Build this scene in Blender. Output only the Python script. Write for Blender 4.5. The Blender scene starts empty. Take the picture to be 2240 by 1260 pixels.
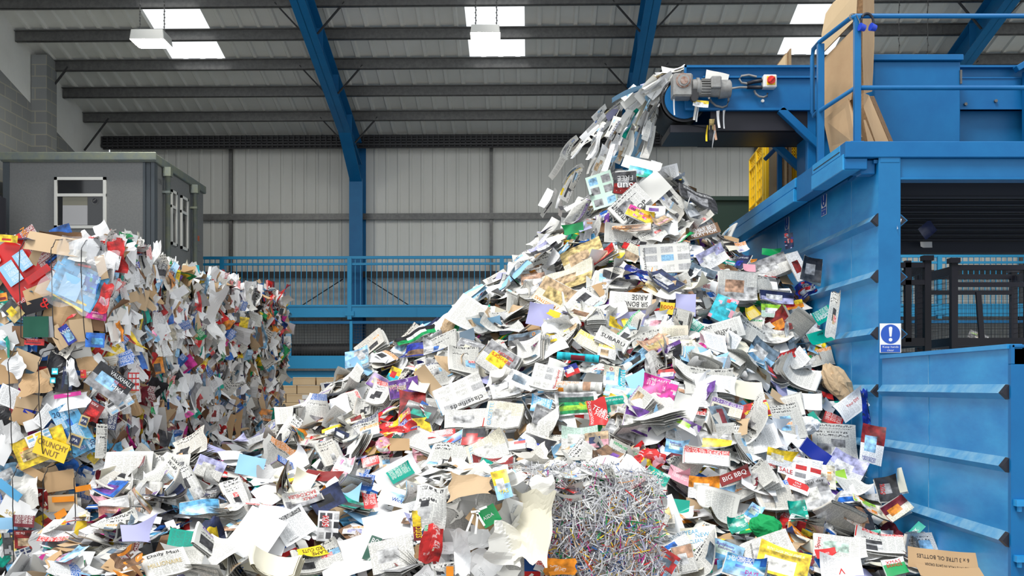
import bpy, math, random
import numpy as np
from mathutils import Vector, Matrix

scene = bpy.context.scene
COL = scene.collection
F = 2400.0            # focal length in pixels of the 2240 px wide frame
CX, CY = 1110.0, 845.0  # principal point in pixels (shift lens: the horizon sits low)
EYE = 1.67

# ---------------------------------------------------------------- camera
cam_d = bpy.data.cameras.new('camera')
cam_d.sensor_width = 36.0
cam_d.lens = F / 2240.0 * 36.0
cam_d.shift_x = (1120.0 - CX) / 2240.0
cam_d.shift_y = (CY - 630.0) / 2240.0
cam_d.clip_end = 200
cam = bpy.data.objects.new('camera', cam_d)
COL.objects.link(cam)
cam.location = (0, 0, EYE)
cam.rotation_euler = (math.pi / 2, 0, 0)
scene.camera = cam

# ---------------------------------------------------------------- daylight: bright overcast sky through the open yard side and rooflights
world = bpy.data.worlds.new('overcast_sky')
scene.world = world
world.use_nodes = True
bgn = world.node_tree.nodes['Background']
bgn.inputs['Color'].default_value = (0.93, 0.97, 1.0, 1)
bgn.inputs['Strength'].default_value = 0.92
scene.view_settings.view_transform = 'Standard'
scene.view_settings.look = 'None'
scene.view_settings.exposure = 0.40
scene.view_settings.gamma = 1.0
scene.view_settings.use_curve_mapping = False
scene.cycles.use_denoising = True
scene.cycles.max_bounces = 7
scene.cycles.diffuse_bounces = 4
scene.cycles.transparent_max_bounces = 12
# sun behind thin cloud, high over the yard: wide and soft
sun_d = bpy.data.lights.new('hazy_sun', 'SUN')
sun_d.energy = 2.3
sun_d.angle = math.radians(18)
sun_d.color = (1.0, 0.98, 0.95)
sun = bpy.data.objects.new('hazy_sun', sun_d)
COL.objects.link(sun)
sun.rotation_euler = (math.radians(34), 0, math.radians(-38))


def P(px, py, d):
    """pixel of the photograph at depth d -> world point"""
    return Vector(((px - CX) * d / F, d, EYE - (py - CY) * d / F))


# ---------------------------------------------------------------- materials
def lin(r, g, b):
    f = lambda c: (c / 255.0) / 12.92 if c <= 10 else ((c / 255.0 + 0.055) / 1.055) ** 2.4
    return (f(r), f(g), f(b))


def _nt(m):
    m.use_nodes = True
    nt = m.node_tree
    return nt, nt.nodes['Principled BSDF']


def mat(name, c, rough=0.6, metal=0.0, spec=0.5, noise=0.0, nscale=6.0, bump=0.0, c2=None, emit=None, stretch=None):
    m = bpy.data.materials.new(name)
    nt, b = _nt(m)
    b.inputs['Base Color'].default_value = (*c, 1)
    b.inputs['Roughness'].default_value = rough
    b.inputs['Metallic'].default_value = metal
    b.inputs['Specular IOR Level'].default_value = spec
    if emit:
        b.inputs['Emission Color'].default_value = (*emit[:3], 1)
        b.inputs['Emission Strength'].default_value = emit[3]
    if noise > 0 or bump > 0:
        tc = nt.nodes.new('ShaderNodeTexCoord')
        src = tc.outputs['Object']
        if stretch:
            mp = nt.nodes.new('ShaderNodeMapping')
            mp.inputs['Scale'].default_value = stretch
            nt.links.new(src, mp.inputs['Vector'])
            src = mp.outputs['Vector']
        n = nt.nodes.new('ShaderNodeTexNoise')
        n.inputs['Scale'].default_value = nscale
        n.inputs['Detail'].default_value = 6
        n.inputs['Roughness'].default_value = 0.65
        nt.links.new(src, n.inputs['Vector'])
        if noise > 0:
            rp = nt.nodes.new('ShaderNodeValToRGB')
            rp.color_ramp.elements[0].position = 0.35
            rp.color_ramp.elements[1].position = 0.72
            d = c2 if c2 else tuple(x * (1 - noise) for x in c)
            rp.color_ramp.elements[0].color = (*c, 1)
            rp.color_ramp.elements[1].color = (*d, 1)
            nt.links.new(n.outputs['Fac'], rp.inputs['Fac'])
            nt.links.new(rp.outputs['Color'], b.inputs['Base Color'])
        if bump > 0:
            bp = nt.nodes.new('ShaderNodeBump')
            bp.inputs['Strength'].default_value = bump
            bp.inputs['Distance'].default_value = 0.01
            nt.links.new(n.outputs['Fac'], bp.inputs['Height'])
            nt.links.new(bp.outputs['Normal'], b.inputs['Normal'])
    return m


def print_mat(name, rough, spec):
    """printed paper: ground colour from the Col attribute; its alpha says what is printed there
    (0 nothing, .25 columns of small text, .5 headline, .75 picture, 1 white text)"""
    m = bpy.data.materials.new(name)
    nt, b = _nt(m)
    N, L = nt.nodes, nt.links
    b.inputs['Roughness'].default_value = rough
    b.inputs['Specular IOR Level'].default_value = spec
    at = N.new('ShaderNodeAttribute'); at.attribute_name = 'Col'
    uv = N.new('ShaderNodeUVMap'); uv.uv_map = 'UVMap'
    sp = N.new('ShaderNodeSeparateXYZ'); L.new(uv.outputs['UV'], sp.inputs[0])

    def mth(op, a, b_=None, c_=None):
        n = N.new('ShaderNodeMath'); n.operation = op
        for i, v in enumerate((a, b_, c_)):
            if v is None: continue
            if isinstance(v, (int, float)): n.inputs[i].default_value = v
            else: L.new(v, n.inputs[i])
        return n.outputs[0]

    def noise(sx, sy, scale=1.0, detail=2.0):
        mp = N.new('ShaderNodeMapping'); mp.inputs['Scale'].default_value = (sx, sy, 1)
        L.new(uv.outputs['UV'], mp.inputs['Vector'])
        n = N.new('ShaderNodeTexNoise'); n.inputs['Scale'].default_value = scale; n.inputs['Detail'].default_value = detail
        L.new(mp.outputs['Vector'], n.inputs['Vector'])
        return n.outputs['Fac']

    u, v, a = sp.outputs[0], sp.outputs[1], at.outputs['Alpha']
    lines = mth('GREATER_THAN', mth('FRACT', mth('MULTIPLY', v, 135.0)), 0.42)
    cols = mth('GREATER_THAN', mth('FRACT', mth('MULTIPLY', u, 17.0)), 0.1)
    wordm = mth('GREATER_THAN', noise(90, 135), 0.46)
    txt = mth('MULTIPLY', mth('MULTIPLY', lines, cols), wordm)
    hl = mth('MULTIPLY', mth('GREATER_THAN', mth('FRACT', mth('MULTIPLY', v, 34.0)), 0.36), mth('GREATER_THAN', noise(130, 44, 1.0, 0.0), 0.5))
    is_t = mth('COMPARE', a, 0.25, 0.1)
    is_h = mth('COMPARE', a, 0.5, 0.1)
    is_p = mth('COMPARE', a, 0.75, 0.1)
    is_w = mth('COMPARE', a, 1.0, 0.1)
    pn = mth('MULTIPLY_ADD', noise(16, 16, 1.0, 5.0), 3.2, -0.75)
    pn = mth('MINIMUM', mth('MAXIMUM', pn, 0.25), 1.5)
    pf = mth('ADD', mth('MULTIPLY', is_p, mth('SUBTRACT', pn, 1.0)), 1.0)
    ps = N.new('ShaderNodeVectorMath'); ps.operation = 'SCALE'
    L.new(at.outputs['Color'], ps.inputs[0]); L.new(pf, ps.inputs['Scale'])

    def mix(fac, c1, c2):
        n = N.new('ShaderNodeMix'); n.data_type = 'RGBA'
        L.new(fac, n.inputs['Factor'])
        for idx, v_ in ((6, c1), (7, c2)):
            if isinstance(v_, tuple): n.inputs[idx].default_value = (*v_, 1)
            else: L.new(v_, n.inputs[idx])
        return n.outputs[2]
    c = mix(mth('MULTIPLY', mth('MULTIPLY', is_t, txt), 0.46), ps.outputs[0], (0.06, 0.06, 0.07))
    c = mix(mth('MULTIPLY', mth('MULTIPLY', is_h, hl), 0.9), c, (0.025, 0.025, 0.03))
    c = mix(mth('MULTIPLY', mth('MULTIPLY', is_w, mth('MAXIMUM', txt, 0.0)), 0.8), c, (0.8, 0.8, 0.78))
    L.new(c, b.inputs['Base Color'])
    return m


M_PRINT = print_mat('newsprint', 0.75, 0.25)
M_GLOSS = print_mat('glossy_print', 0.27, 0.5)
PRINT = [M_PRINT, M_GLOSS]
BLUE = (0.002, 0.105, 0.295)
M_BLUE = mat('blue_paint', BLUE, 0.42, spec=0.3, noise=0.5, nscale=2.2, c2=(0.004, 0.135, 0.345), bump=0.03)
M_BLUEWORN = mat('worn_blue_paint', (0.003, 0.185, 0.48), 0.34, spec=0.4, noise=0.6, nscale=2.6, c2=(0.03, 0.31, 0.62), bump=0.06, stretch=(1, 0.5, 1.6))
M_LITSCUFF = mat('lit_scuffed_ledge', (0.03, 0.22, 0.45), 0.5, noise=0.6, nscale=7, c2=(0.19, 0.37, 0.50))  # paler blue paints light onto the upward rib slopes, mixed with scuffs
M_BLUESTEEL = mat('blue_frame_paint', (0.003, 0.115, 0.295), 0.45, noise=0.4, nscale=1.5, c2=(0.006, 0.15, 0.36), spec=0.35)
M_RAILBLUE = mat('rail_blue_paint', (0.010, 0.27, 0.54), 0.45)
M_GALV = mat('galvanised_steel', (0.105, 0.105, 0.105), 0.42, metal=0.55, noise=0.4, nscale=14, c2=(0.16, 0.16, 0.155))
M_DARKSTEEL = mat('dark_steel', (0.035, 0.035, 0.038), 0.5, metal=0.3)
M_BLACK = mat('black_steel', (0.008, 0.008, 0.016), 0.5)
M_RUBBER = mat('belt_rubber', (0.014, 0.015, 0.017), 0.6, noise=0.5, nscale=5, c2=(0.03, 0.03, 0.033))
M_CLAD = mat('liner_sheet', (0.72, 0.72, 0.69), 0.45, noise=0.35, nscale=0.7, c2=(0.62, 0.62, 0.585), stretch=(1, 1, .3))
M_CLADW = mat('wall_liner_sheet', (0.70, 0.70, 0.665), 0.5, noise=0.35, nscale=0.6, c2=(0.60, 0.60, 0.565), stretch=(1, 1, .3))
M_WHITEW = mat('white_gable_board', (0.76, 0.76, 0.74), 0.7, noise=0.3, nscale=1.2, c2=(0.68, 0.68, 0.65))
M_CABIN = mat('cabin_grey_render', (0.23, 0.235, 0.235), 0.75, noise=0.25, nscale=30, c2=(0.19, 0.195, 0.20), bump=0.2)
M_CABINDK = mat('cabin_dark_trim', (0.075, 0.09, 0.105), 0.5)
M_CABINROOF = mat('weathered_fascia', (0.15, 0.18, 0.19), 0.6, noise=0.8, nscale=5, c2=(0.23, 0.25, 0.17))
M_WHITE = mat('white_plastic', (0.75, 0.75, 0.72), 0.4)
M_LAMPBODY = mat('lamp_white_enamel', (0.72, 0.72, 0.68), 0.4)
M_TUBE = mat('lit_lamp_tube', (1, 1, 0.9), 0.5, emit=(1.0, 0.97, 0.85, 26.0))
M_CARD = mat('cardboard', (0.50, 0.335, 0.185), 0.8, noise=0.25, nscale=3, c2=(0.44, 0.28, 0.15))
M_CARDLT = mat('pale_cardboard', (0.60, 0.45, 0.27), 0.8, noise=0.2, nscale=3, c2=(0.55, 0.40, 0.23))
M_CARDDK = mat('corrugated_edge', (0.26, 0.15, 0.07), 0.9, noise=0.5, nscale=40, c2=(0.13, 0.07, 0.03))
M_YELLOW = mat('yellow_plastic', (0.90, 0.58, 0.012), 0.35)
M_YELLOWDK = mat('yellow_plastic_shaded', (0.62, 0.36, 0.01), 0.5)  # darker copy of the yellow, paints shade into the crate recess
M_UNDER = mat('shaded_underside', (0.008, 0.014, 0.03), 0.6)  # near-black colour paints the shade under the platform
M_GREEN = mat('dark_green_paint', (0.012, 0.035, 0.024), 0.5)
M_MOTOR = mat('grey_machine_paint', (0.33, 0.33, 0.32), 0.4, metal=0.3, noise=0.6, nscale=14, c2=(0.22, 0.21, 0.20))
M_RUST = mat('rusty_metal', (0.22, 0.085, 0.045), 0.8, noise=0.6, nscale=25, c2=(0.45, 0.38, 0.34))
M_RED = mat('red_plastic', (0.62, 0.02, 0.012), 0.35)
M_CABLE = mat('grey_cable', (0.20, 0.20, 0.20), 0.5)
M_WIRE = mat('black_baling_wire', (0.012, 0.012, 0.014), 0.5)
M_CONC = mat('concrete_floor', (0.30, 0.295, 0.28), 0.85, noise=0.5, nscale=2, c2=(0.15, 0.145, 0.14), bump=0.2)
M_SIGNW = mat('sign_white', (0.75, 0.76, 0.77), 0.35)
M_SIGNB = mat('sign_blue', (0.008, 0.075, 0.42), 0.35)
M_PRINTBLK = mat('black_ink', (0.02, 0.016, 0.014), 0.7)
M_DARKGLASS = mat('dark_window_glass', (0.012, 0.013, 0.016), 0.06, spec=0.8)
M_BLIND = mat('window_blind', (0.48, 0.48, 0.50), 0.7)
M_NOTICE = mat('beige_notice', (0.26, 0.25, 0.20), 0.7)
M_ORANGE = mat('orange_ink', (0.55, 0.10, 0.03), 0.6)
M_BLUEPLAS = mat('blue_plastic', (0.01, 0.05, 0.5), 0.35)


def block_mat():
    m = bpy.data.materials.new('grey_blockwork')
    nt, b = _nt(m)
    tc = nt.nodes.new('ShaderNodeTexCoord')
    mp = nt.nodes.new('ShaderNodeMapping')
    mp.inputs['Rotation'].default_value = (math.pi / 2, 0, math.pi / 2)
    sw = nt.nodes.new('ShaderNodeSeparateXYZ'); cb = nt.nodes.new('ShaderNodeCombineXYZ')
    nt.links.new(tc.outputs['Object'], sw.inputs[0])
    ad = nt.nodes.new('ShaderNodeMath'); ad.operation = 'ADD'
    nt.links.new(sw.outputs[0], ad.inputs[0]); nt.links.new(sw.outputs[1], ad.inputs[1])
    nt.links.new(ad.outputs[0], cb.inputs[0]); nt.links.new(sw.outputs[2], cb.inputs[1])
    br = nt.nodes.new('ShaderNodeTexBrick')
    br.inputs['Scale'].default_value = 1.0
    br.inputs['Brick Width'].default_value = 0.45
    br.inputs['Row Height'].default_value = 0.225
    br.inputs['Mortar Size'].default_value = 0.012
    br.inputs['Color1'].default_value = (0.23, 0.24, 0.24, 1)
    br.inputs['Color2'].default_value = (0.19, 0.195, 0.20, 1)
    br.inputs['Mortar'].default_value = (0.30, 0.29, 0.24, 1)
    nt.links.new(cb.outputs[0], br.inputs['Vector'])
    nt.links.new(br.outputs['Color'], b.inputs['Base Color'])
    b.inputs['Roughness'].default_value = 0.85
    return m


M_BLOCK = block_mat()


def film_mat(name, c, alpha):
    m = bpy.data.materials.new(name)
    nt, b = _nt(m)
    b.inputs['Base Color'].default_value = (*c, 1)
    b.inputs['Roughness'].default_value = 0.12
    b.inputs['Alpha'].default_value = alpha
    return m


M_FILM = film_mat('clear_plastic_film', (0.85, 0.87, 0.9), 0.22)
M_ROOFLIGHT = film_mat('translucent_rooflight', (0.9, 0.93, 0.92), 0.06)


# ---------------------------------------------------------------- mesh helpers
class MB:
    """collects geometry for ONE mesh object"""
    def __init__(s):
        s.v, s.f, s.c, s.uv, s.m, s.sm = [], [], [], [], [], []
        s.n = 0
        s.col = False

    def add(s, V, Fc, mi=0, smooth=False):
        base = s.n
        s.v.extend([tuple(p) for p in V]); s.n += len(V)
        for f in Fc:
            s.f.append(tuple(i + base for i in f)); s.m.append(mi); s.sm.append(smooth); s.c.append(None); s.uv.append(None)
        return s

    def box(s, x0, x1, y0, y1, z0, z1, mi=0):
        V = [(x, y, z) for z in (z0, z1) for y in (y0, y1) for x in (x0, x1)]
        return s.add(V, [(0, 2, 3, 1), (4, 5, 7, 6), (0, 1, 5, 4), (2, 6, 7, 3), (0, 4, 6, 2), (1, 3, 7, 5)], mi)

    def prism(s, poly, vec, mi=0):
        """polygon extruded along vec"""
        n = len(poly)
        a = [Vector(p) for p in poly]; b = [p + Vector(vec) for p in a]
        Fc = [tuple(range(n))[::-1], tuple(range(n, 2 * n))] + [(i, (i + 1) % n, n + (i + 1) % n, n + i) for i in range(n)]
        return s.add(a + b, Fc, mi)

    def bar(s, p0, p1, w, h, mi=0, up=(0, 0, 1)):
        """box section from p0 to p1, w across, h along up"""
        p0, p1 = Vector(p0), Vector(p1)
        d = (p1 - p0).normalized(); u = Vector(up); u = (u - d * u.dot(d)).normalized(); r = d.cross(u)
        q = [r * (-w / 2) + u * (-h / 2), r * (w / 2) + u * (-h / 2), r * (w / 2) + u * (h / 2), r * (-w / 2) + u * (h / 2)]
        return s.prism([p0 + k for k in q], p1 - p0, mi)

    def tube(s, pts, r, seg=8, mi=0, closed=False):
        pts = [Vector(p) for p in pts]
        V, Fc = [], []
        n = len(pts)
        for i, p in enumerate(pts):
            t = ((pts[(i + 1) % n] if closed or i < n - 1 else p) - (pts[i - 1] if closed or i > 0 else p)).normalized()
            a = Vector((0, 0, 1)) if abs(t.z) < 0.9 else Vector((1, 0, 0))
            u = t.cross(a).normalized(); w = t.cross(u)
            for k in range(seg):
                an = 2 * math.pi * k / seg
                V.append(p + u * (r * math.cos(an)) + w * (r * math.sin(an)))
        for i in range(n if closed else n - 1):
            j = (i + 1) % n
            for k in range(seg):
                Fc.append((i * seg + k, i * seg + (k + 1) % seg, j * seg + (k + 1) % seg, j * seg + k))
        if not closed:
            Fc.append(tuple(range(seg))); Fc.append(tuple(range((n - 1) * seg, n * seg))[::-1])
        return s.add(V, Fc, mi, True)

    def cyl(s, c, axis, r, ln, seg=24, mi=0, r2=None):
        c = Vector(c); ax = Vector(axis).normalized()
        a = Vector((0, 0, 1)) if abs(ax.z) < 0.9 else Vector((1, 0, 0))
        u = ax.cross(a).normalized(); w = ax.cross(u)
        r2 = r if r2 is None else r2
        V = []
        for k, rr in ((-0.5, r), (0.5, r2)):
            for i in range(seg):
                an = 2 * math.pi * i / seg
                V.append(c + ax * (ln * k) + u * (rr * math.cos(an)) + w * (rr * math.sin(an)))
        Fc = [(i, (i + 1) % seg, seg + (i + 1) % seg, seg + i) for i in range(seg)]
        s.add(V, Fc, mi, True)
        return s.add(V, [tuple(range(seg))[::-1], tuple(range(seg, 2 * seg))], mi)

    def sheet(s, fn, nx, ny, w, h, cols, mi=0, uvo=(0, 0), flipuv=False):
        """grid patch; fn(X, Y) -> n x 3; cols (ny, nx, 4)"""
        X, Y = np.meshgrid(np.linspace(-w / 2, w / 2, nx + 1), np.linspace(-h / 2, h / 2, ny + 1))
        pts = fn(X.ravel(), Y.ravel())
        base = s.n
        s.v.extend(map(tuple, pts.tolist())); s.n += len(pts)
        s.col = True
        ux, uy = X.ravel() + uvo[0], Y.ravel() + uvo[1]
        for j in range(ny):
            for i in range(nx):
                q = (j * (nx + 1) + i, j * (nx + 1) + i + 1, (j + 1) * (nx + 1) + i + 1, (j + 1) * (nx + 1) + i)
                s.f.append(tuple(base + k for k in q)); s.m.append(mi); s.sm.append(True)
                s.c.append(tuple(cols[j][i])); s.uv.append([(ux[k], uy[k]) for k in q])
        return s

    def tris(s, pts, faces, rgb, mi=0):
        base = s.n
        s.v.extend(map(tuple, pts)); s.n += len(pts); s.col = True
        for f in faces:
            s.f.append(tuple(base + k for k in f)); s.m.append(mi); s.sm.append(False)
            s.c.append((*rgb, 0.0)); s.uv.append([(0, 0)] * len(f))
        return s

    def build(s, name, mats, parent=None, mw=None, loc=None):
        me = bpy.data.meshes.new(name)
        off = Vector(loc) if loc is not None else None
        V = s.v if off is None else [(p[0] - off.x, p[1] - off.y, p[2] - off.z) for p in s.v]
        me.from_pydata(V, [], s.f)
        for m in (mats if isinstance(mats, (list, tuple)) else [mats]): me.materials.append(m)
        me.polygons.foreach_set('material_index', s.m)
        me.polygons.foreach_set('use_smooth', s.sm)
        if s.col:
            ca = me.color_attributes.new('Col', 'FLOAT_COLOR', 'CORNER')
            ul = me.uv_layers.new(name='UVMap')
            cs, us = [], []
            for f, c, u in zip(s.f, s.c, s.uv):
                k = len(f)
                cs.extend((c or (0.5, 0.5, 0.5, 0.0)) * k)
                for q in (u or [(0, 0)] * k): us.extend(q)
            ca.data.foreach_set('color', cs)
            ul.data.foreach_set('uv', us)
        me.update()
        o = bpy.data.objects.new(name, me)
        COL.objects.link(o)
        if parent is not None: o.parent = parent
        if mw is not None: o.matrix_world = mw
        if off is not None: o.location = off
        return o


def bev(o, w=0.008, seg=1):
    m = o.modifiers.new('edge', 'BEVEL'); m.width = w; m.segments = seg; m.limit_method = 'ANGLE'; m.angle_limit = 0.7
    return o


def tag(o, label, cat, group=None, kind=None):
    if label: o['label'] = label
    if cat: o['category'] = cat
    if group: o['group'] = group
    if kind: o['kind'] = kind
    return o


def struct(o, label=None, cat=None, group=None):
    return tag(o, label, cat, group, 'structure')


def empty(name, loc, label=None, cat=None, group=None, kind=None):
    o = bpy.data.objects.new(name, None); COL.objects.link(o)
    o.location = loc; o.empty_display_size = 0.1
    tag(o, label, cat, group, kind)
    o['_at'] = 1
    return o


def part(mb, name, mats, root, label=None, bevel=0):
    """mesh built in world coordinates, hung under its thing's Empty"""
    o = mb.build(name, mats)
    o.parent = root
    w = Vector((0, 0, 0)); r = root
    while r is not None:
        w += r.location; r = r.parent
    o.location = -w
    if label: o['label'] = label
    if bevel: bev(o, bevel)
    return o


_txt = {}


def text_geo(t):
    """letters of t as flat triangles, cap height 1, centred"""
    if t not in _txt:
        c = bpy.data.curves.new('t', 'FONT'); c.body = t; c.align_x = 'CENTER'; c.align_y = 'CENTER'; c.resolution_u = 2; c.size = 1.0
        o = bpy.data.objects.new('t', c)
        me = bpy.data.meshes.new_from_object(o)
        v = np.array([p.co[:2] for p in me.vertices]) if len(me.vertices) else np.zeros((0, 2))
        f = [tuple(p.vertices) for p in me.polygons]
        bpy.data.objects.remove(o); bpy.data.curves.remove(c); bpy.data.meshes.remove(me)
        if len(v):
            v = v - (v.min(0) + v.max(0)) / 2
            v = v / max(1e-6, (v[:, 1].max() - v[:, 1].min()))
        _txt[t] = (v, f)
    return _txt[t]


def flat_text(mb, t, origin, xd, yd, h, mi=0, width=None):
    v, f = text_geo(t)
    o, x, y = Vector(origin), Vector(xd), Vector(yd)
    sx = h
    if width: sx = width / (v[:, 0].max() - v[:, 0].min())
    mb.add([o + x * (a * sx) + y * (b * h) for a, b in v], f, mi)
# ================================================================ THE HALL (turned 1.3 degrees from the view axis)
YB = 24.9
BM = Matrix.Translation((0, 24.7, 0)) @ Matrix.Rotation(math.radians(-1.3), 4, 'Z') @ Matrix.Translation((0, -24.7, 0))
XL, XR = -9.1, 14.5
ROOF = lambda y: 7.28 + 0.244 * (24.7 - y)
BEND = 6.35
COLX = [-3.37, 2.58, 8.53]
LIGHTX = [(-6.5, -5.45), (-0.66, 0.42), (5.3, 6.35)]
Y0, YSKY = 13.6, 21.36


def hall(mb, name, mats, label=None, parent=None, kind=True, bevel=0):
    o = mb.build(name, mats)
    if parent is None:
        o.matrix_world = BM
    else:
        o.parent = parent
    if bevel: bev(o, bevel)
    if parent is None and kind: struct(o, label)
    return o


mb = MB(); mb.box(-14, 18, 3.0, 30, -0.2, 0.0)
struct(mb.build('floor', [M_CONC]), 'grey concrete hall floor under the bales and the paper heap')


def corr(mb, p0, ax, n, up, L, nrm, period=0.333, dep=0.035, mi=0):
    """trapezoid-ribbed sheet: n periods along ax from p0, running L along up, ribs stand out along nrm"""
    prof = [(0, 0), (0.66, 0), (0.74, 1), (0.90, 1), (0.98, 0)]
    p0, ax, up, nrm = Vector(p0), Vector(ax), Vector(up), Vector(nrm)
    V = []
    xs = []
    k = 0
    while k < n:
        for t, z in prof:
            if k + t <= n + 1e-6: xs.append((k + t, z))
        k += 1
    xs.append((n, 0))
    for t, z in xs:
        a = p0 + ax * (t * period) + nrm * (z * dep)
        V += [a, a + up * L]
    mb.add(V, [(2 * i, 2 * i + 2, 2 * i + 3, 2 * i + 1) for i in range(len(xs) - 1)], mi)


# roof sheets with openings for the rooflights
sl = Vector((0, 1, -0.244)); 
mb = MB()
edges = [XL - .35] + [e for p in LIGHTX for e in p] + [XR]
for i in range(0, len(edges), 2):
    w = edges[i + 1] - edges[i]
    corr(mb, (edges[i], Y0, ROOF(Y0)), (1, 0, 0), w / 0.333, sl, YB - Y0, (0, -0.244, -1))
for a, b in LIGHTX:
    corr(mb, (a, YSKY, ROOF(YSKY)), (1, 0, 0), (b - a) / 0.333, sl, YB - YSKY, (0, -0.244, -1))
hall(mb, 'ceiling', [M_CLAD], 'pale grey ribbed roof lining sloping up over the hall')
for i, (a, b) in enumerate(LIGHTX):
    mb = MB()
    corr(mb, (a, Y0, ROOF(Y0) + .01), (1, 0, 0), (b - a) / 0.333, sl, YSKY - Y0, (0, -0.244, -1))
    hall(mb, f'window_{i + 1}', [M_ROOFLIGHT], ['bright white rooflight strip above the grey cabin', 'bright white rooflight strip above the middle of the hall', 'bright white rooflight strip above the conveyor and cardboard'][i])

# back wall: ribbed liner with girts and thin trims
mb = MB()
corr(mb, (XL, YB, 0), (1, 0, 0), (XR - XL) / 0.267, (0, 0, 1), 7.3, (0, -1, 0), period=0.267, dep=0.018)
hall(mb, 'wall_back', [M_CLADW], 'pale grey vertically ribbed liner wall at the far side')
k = 1
for z in (5.49, 4.18, 2.35):
    mb = MB(); mb.box(XL, XR, YB - .16, YB - .02, z - .03, z + .09); mb.box(XL, XR, YB - .18, YB - .14, z - .05, z - .03)
    hall(mb, f'trim_{k}', [M_DARKSTEEL if z < 5 else M_GALV], 'dark horizontal steel rail across the far liner wall, ' + ('upper one' if z > 5 else 'one behind the blue railing' if z > 4 else 'lowest one')); k += 1
for x in (-6.3, -0.37, 5.6, 11.5):
    mb = MB(); mb.box(x - .035, x + .035, YB - .12, YB - .015, 0, 7.2)
    hall(mb, f'trim_{k}', [M_GALV], 'thin grey vertical post on the far liner wall'); k += 1
# eaves beam: bundle of dark lattice rails
mb = MB()
for i in range(4):
    z = 7.04 + i * 0.065
    mb.box(XL, XR, YB - .55 + i * .03, YB - .5 + i * .03, z, z + .035)
n = int((XR - XL) / 0.12)
for i in range(n):
    x = XL + i * .12
    mb.box(x, x + .03, YB - .52, YB - .47, 7.02, 7.27)
mb.box(XL, XR, YB - .42, YB - .38, 7.0, 7.3)
hall(mb, f'trim_{k}', [M_DARKSTEEL], 'dark lattice eaves beam along the top of the far wall'); k += 1

# gable wall: blockwork below a raking white board, block pier
mb = MB()
d = 1.08
for y0_, y1_ in ((Y0, YB),):
    mb.add([(XL, y0_, 0), (XL, y1_, 0), (XL, y1_, ROOF(y1_) - d), (XL, y0_, ROOF(y0_) - d)], [(0, 1, 2, 3)], 0)
    mb.add([(XL - .02, y0_, ROOF(y0_) - d - .05), (XL - .02, y1_, ROOF(y1_) - d - .05), (XL - .02, y1_, ROOF(y1_) + .05), (XL - .02, y0_, ROOF(y0_) + .05)], [(0, 1, 2, 3)], 1)
mb.box(XL, XL + .3, 20.95, 21.4, 0, ROOF(21.4) - .02, 0)
hall(mb, 'wall_gable', [M_BLOCK, M_WHITEW], 'grey blockwork gable wall with a raking white upper board')
mb = MB(); mb.box(XR, XR + .1, Y0, YB, 0, 10.2)
hall(mb, 'wall_far_gable', [M_CLADW], 'pale liner gable wall beyond the sorting platform')

# purlins
py_ = [23.41 - 1.035 * i for i in range(9)]
for i, y in enumerate(py_):
    zt = ROOF(y) - .04
    mb = MB(); mb.box(XL, XR, y - .008, y + .008, zt - .2, zt); mb.box(XL, XR, y - .07, y + .008, zt - .014, zt); mb.box(XL, XR, y - .008, y + .07, zt - .2, zt - .186)
    for x in COLX:
        mb.box(x - .45, x + .45, y - .02, y + .012, zt - .18, zt - .02)
    hall(mb, 'roof_purlin', [M_GALV], 'grey galvanised roof purlin, %s up from the eaves' % ['first', 'second', 'third', 'fourth', 'fifth', 'sixth', 'seventh', 'eighth', 'ninth'][i])

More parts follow.
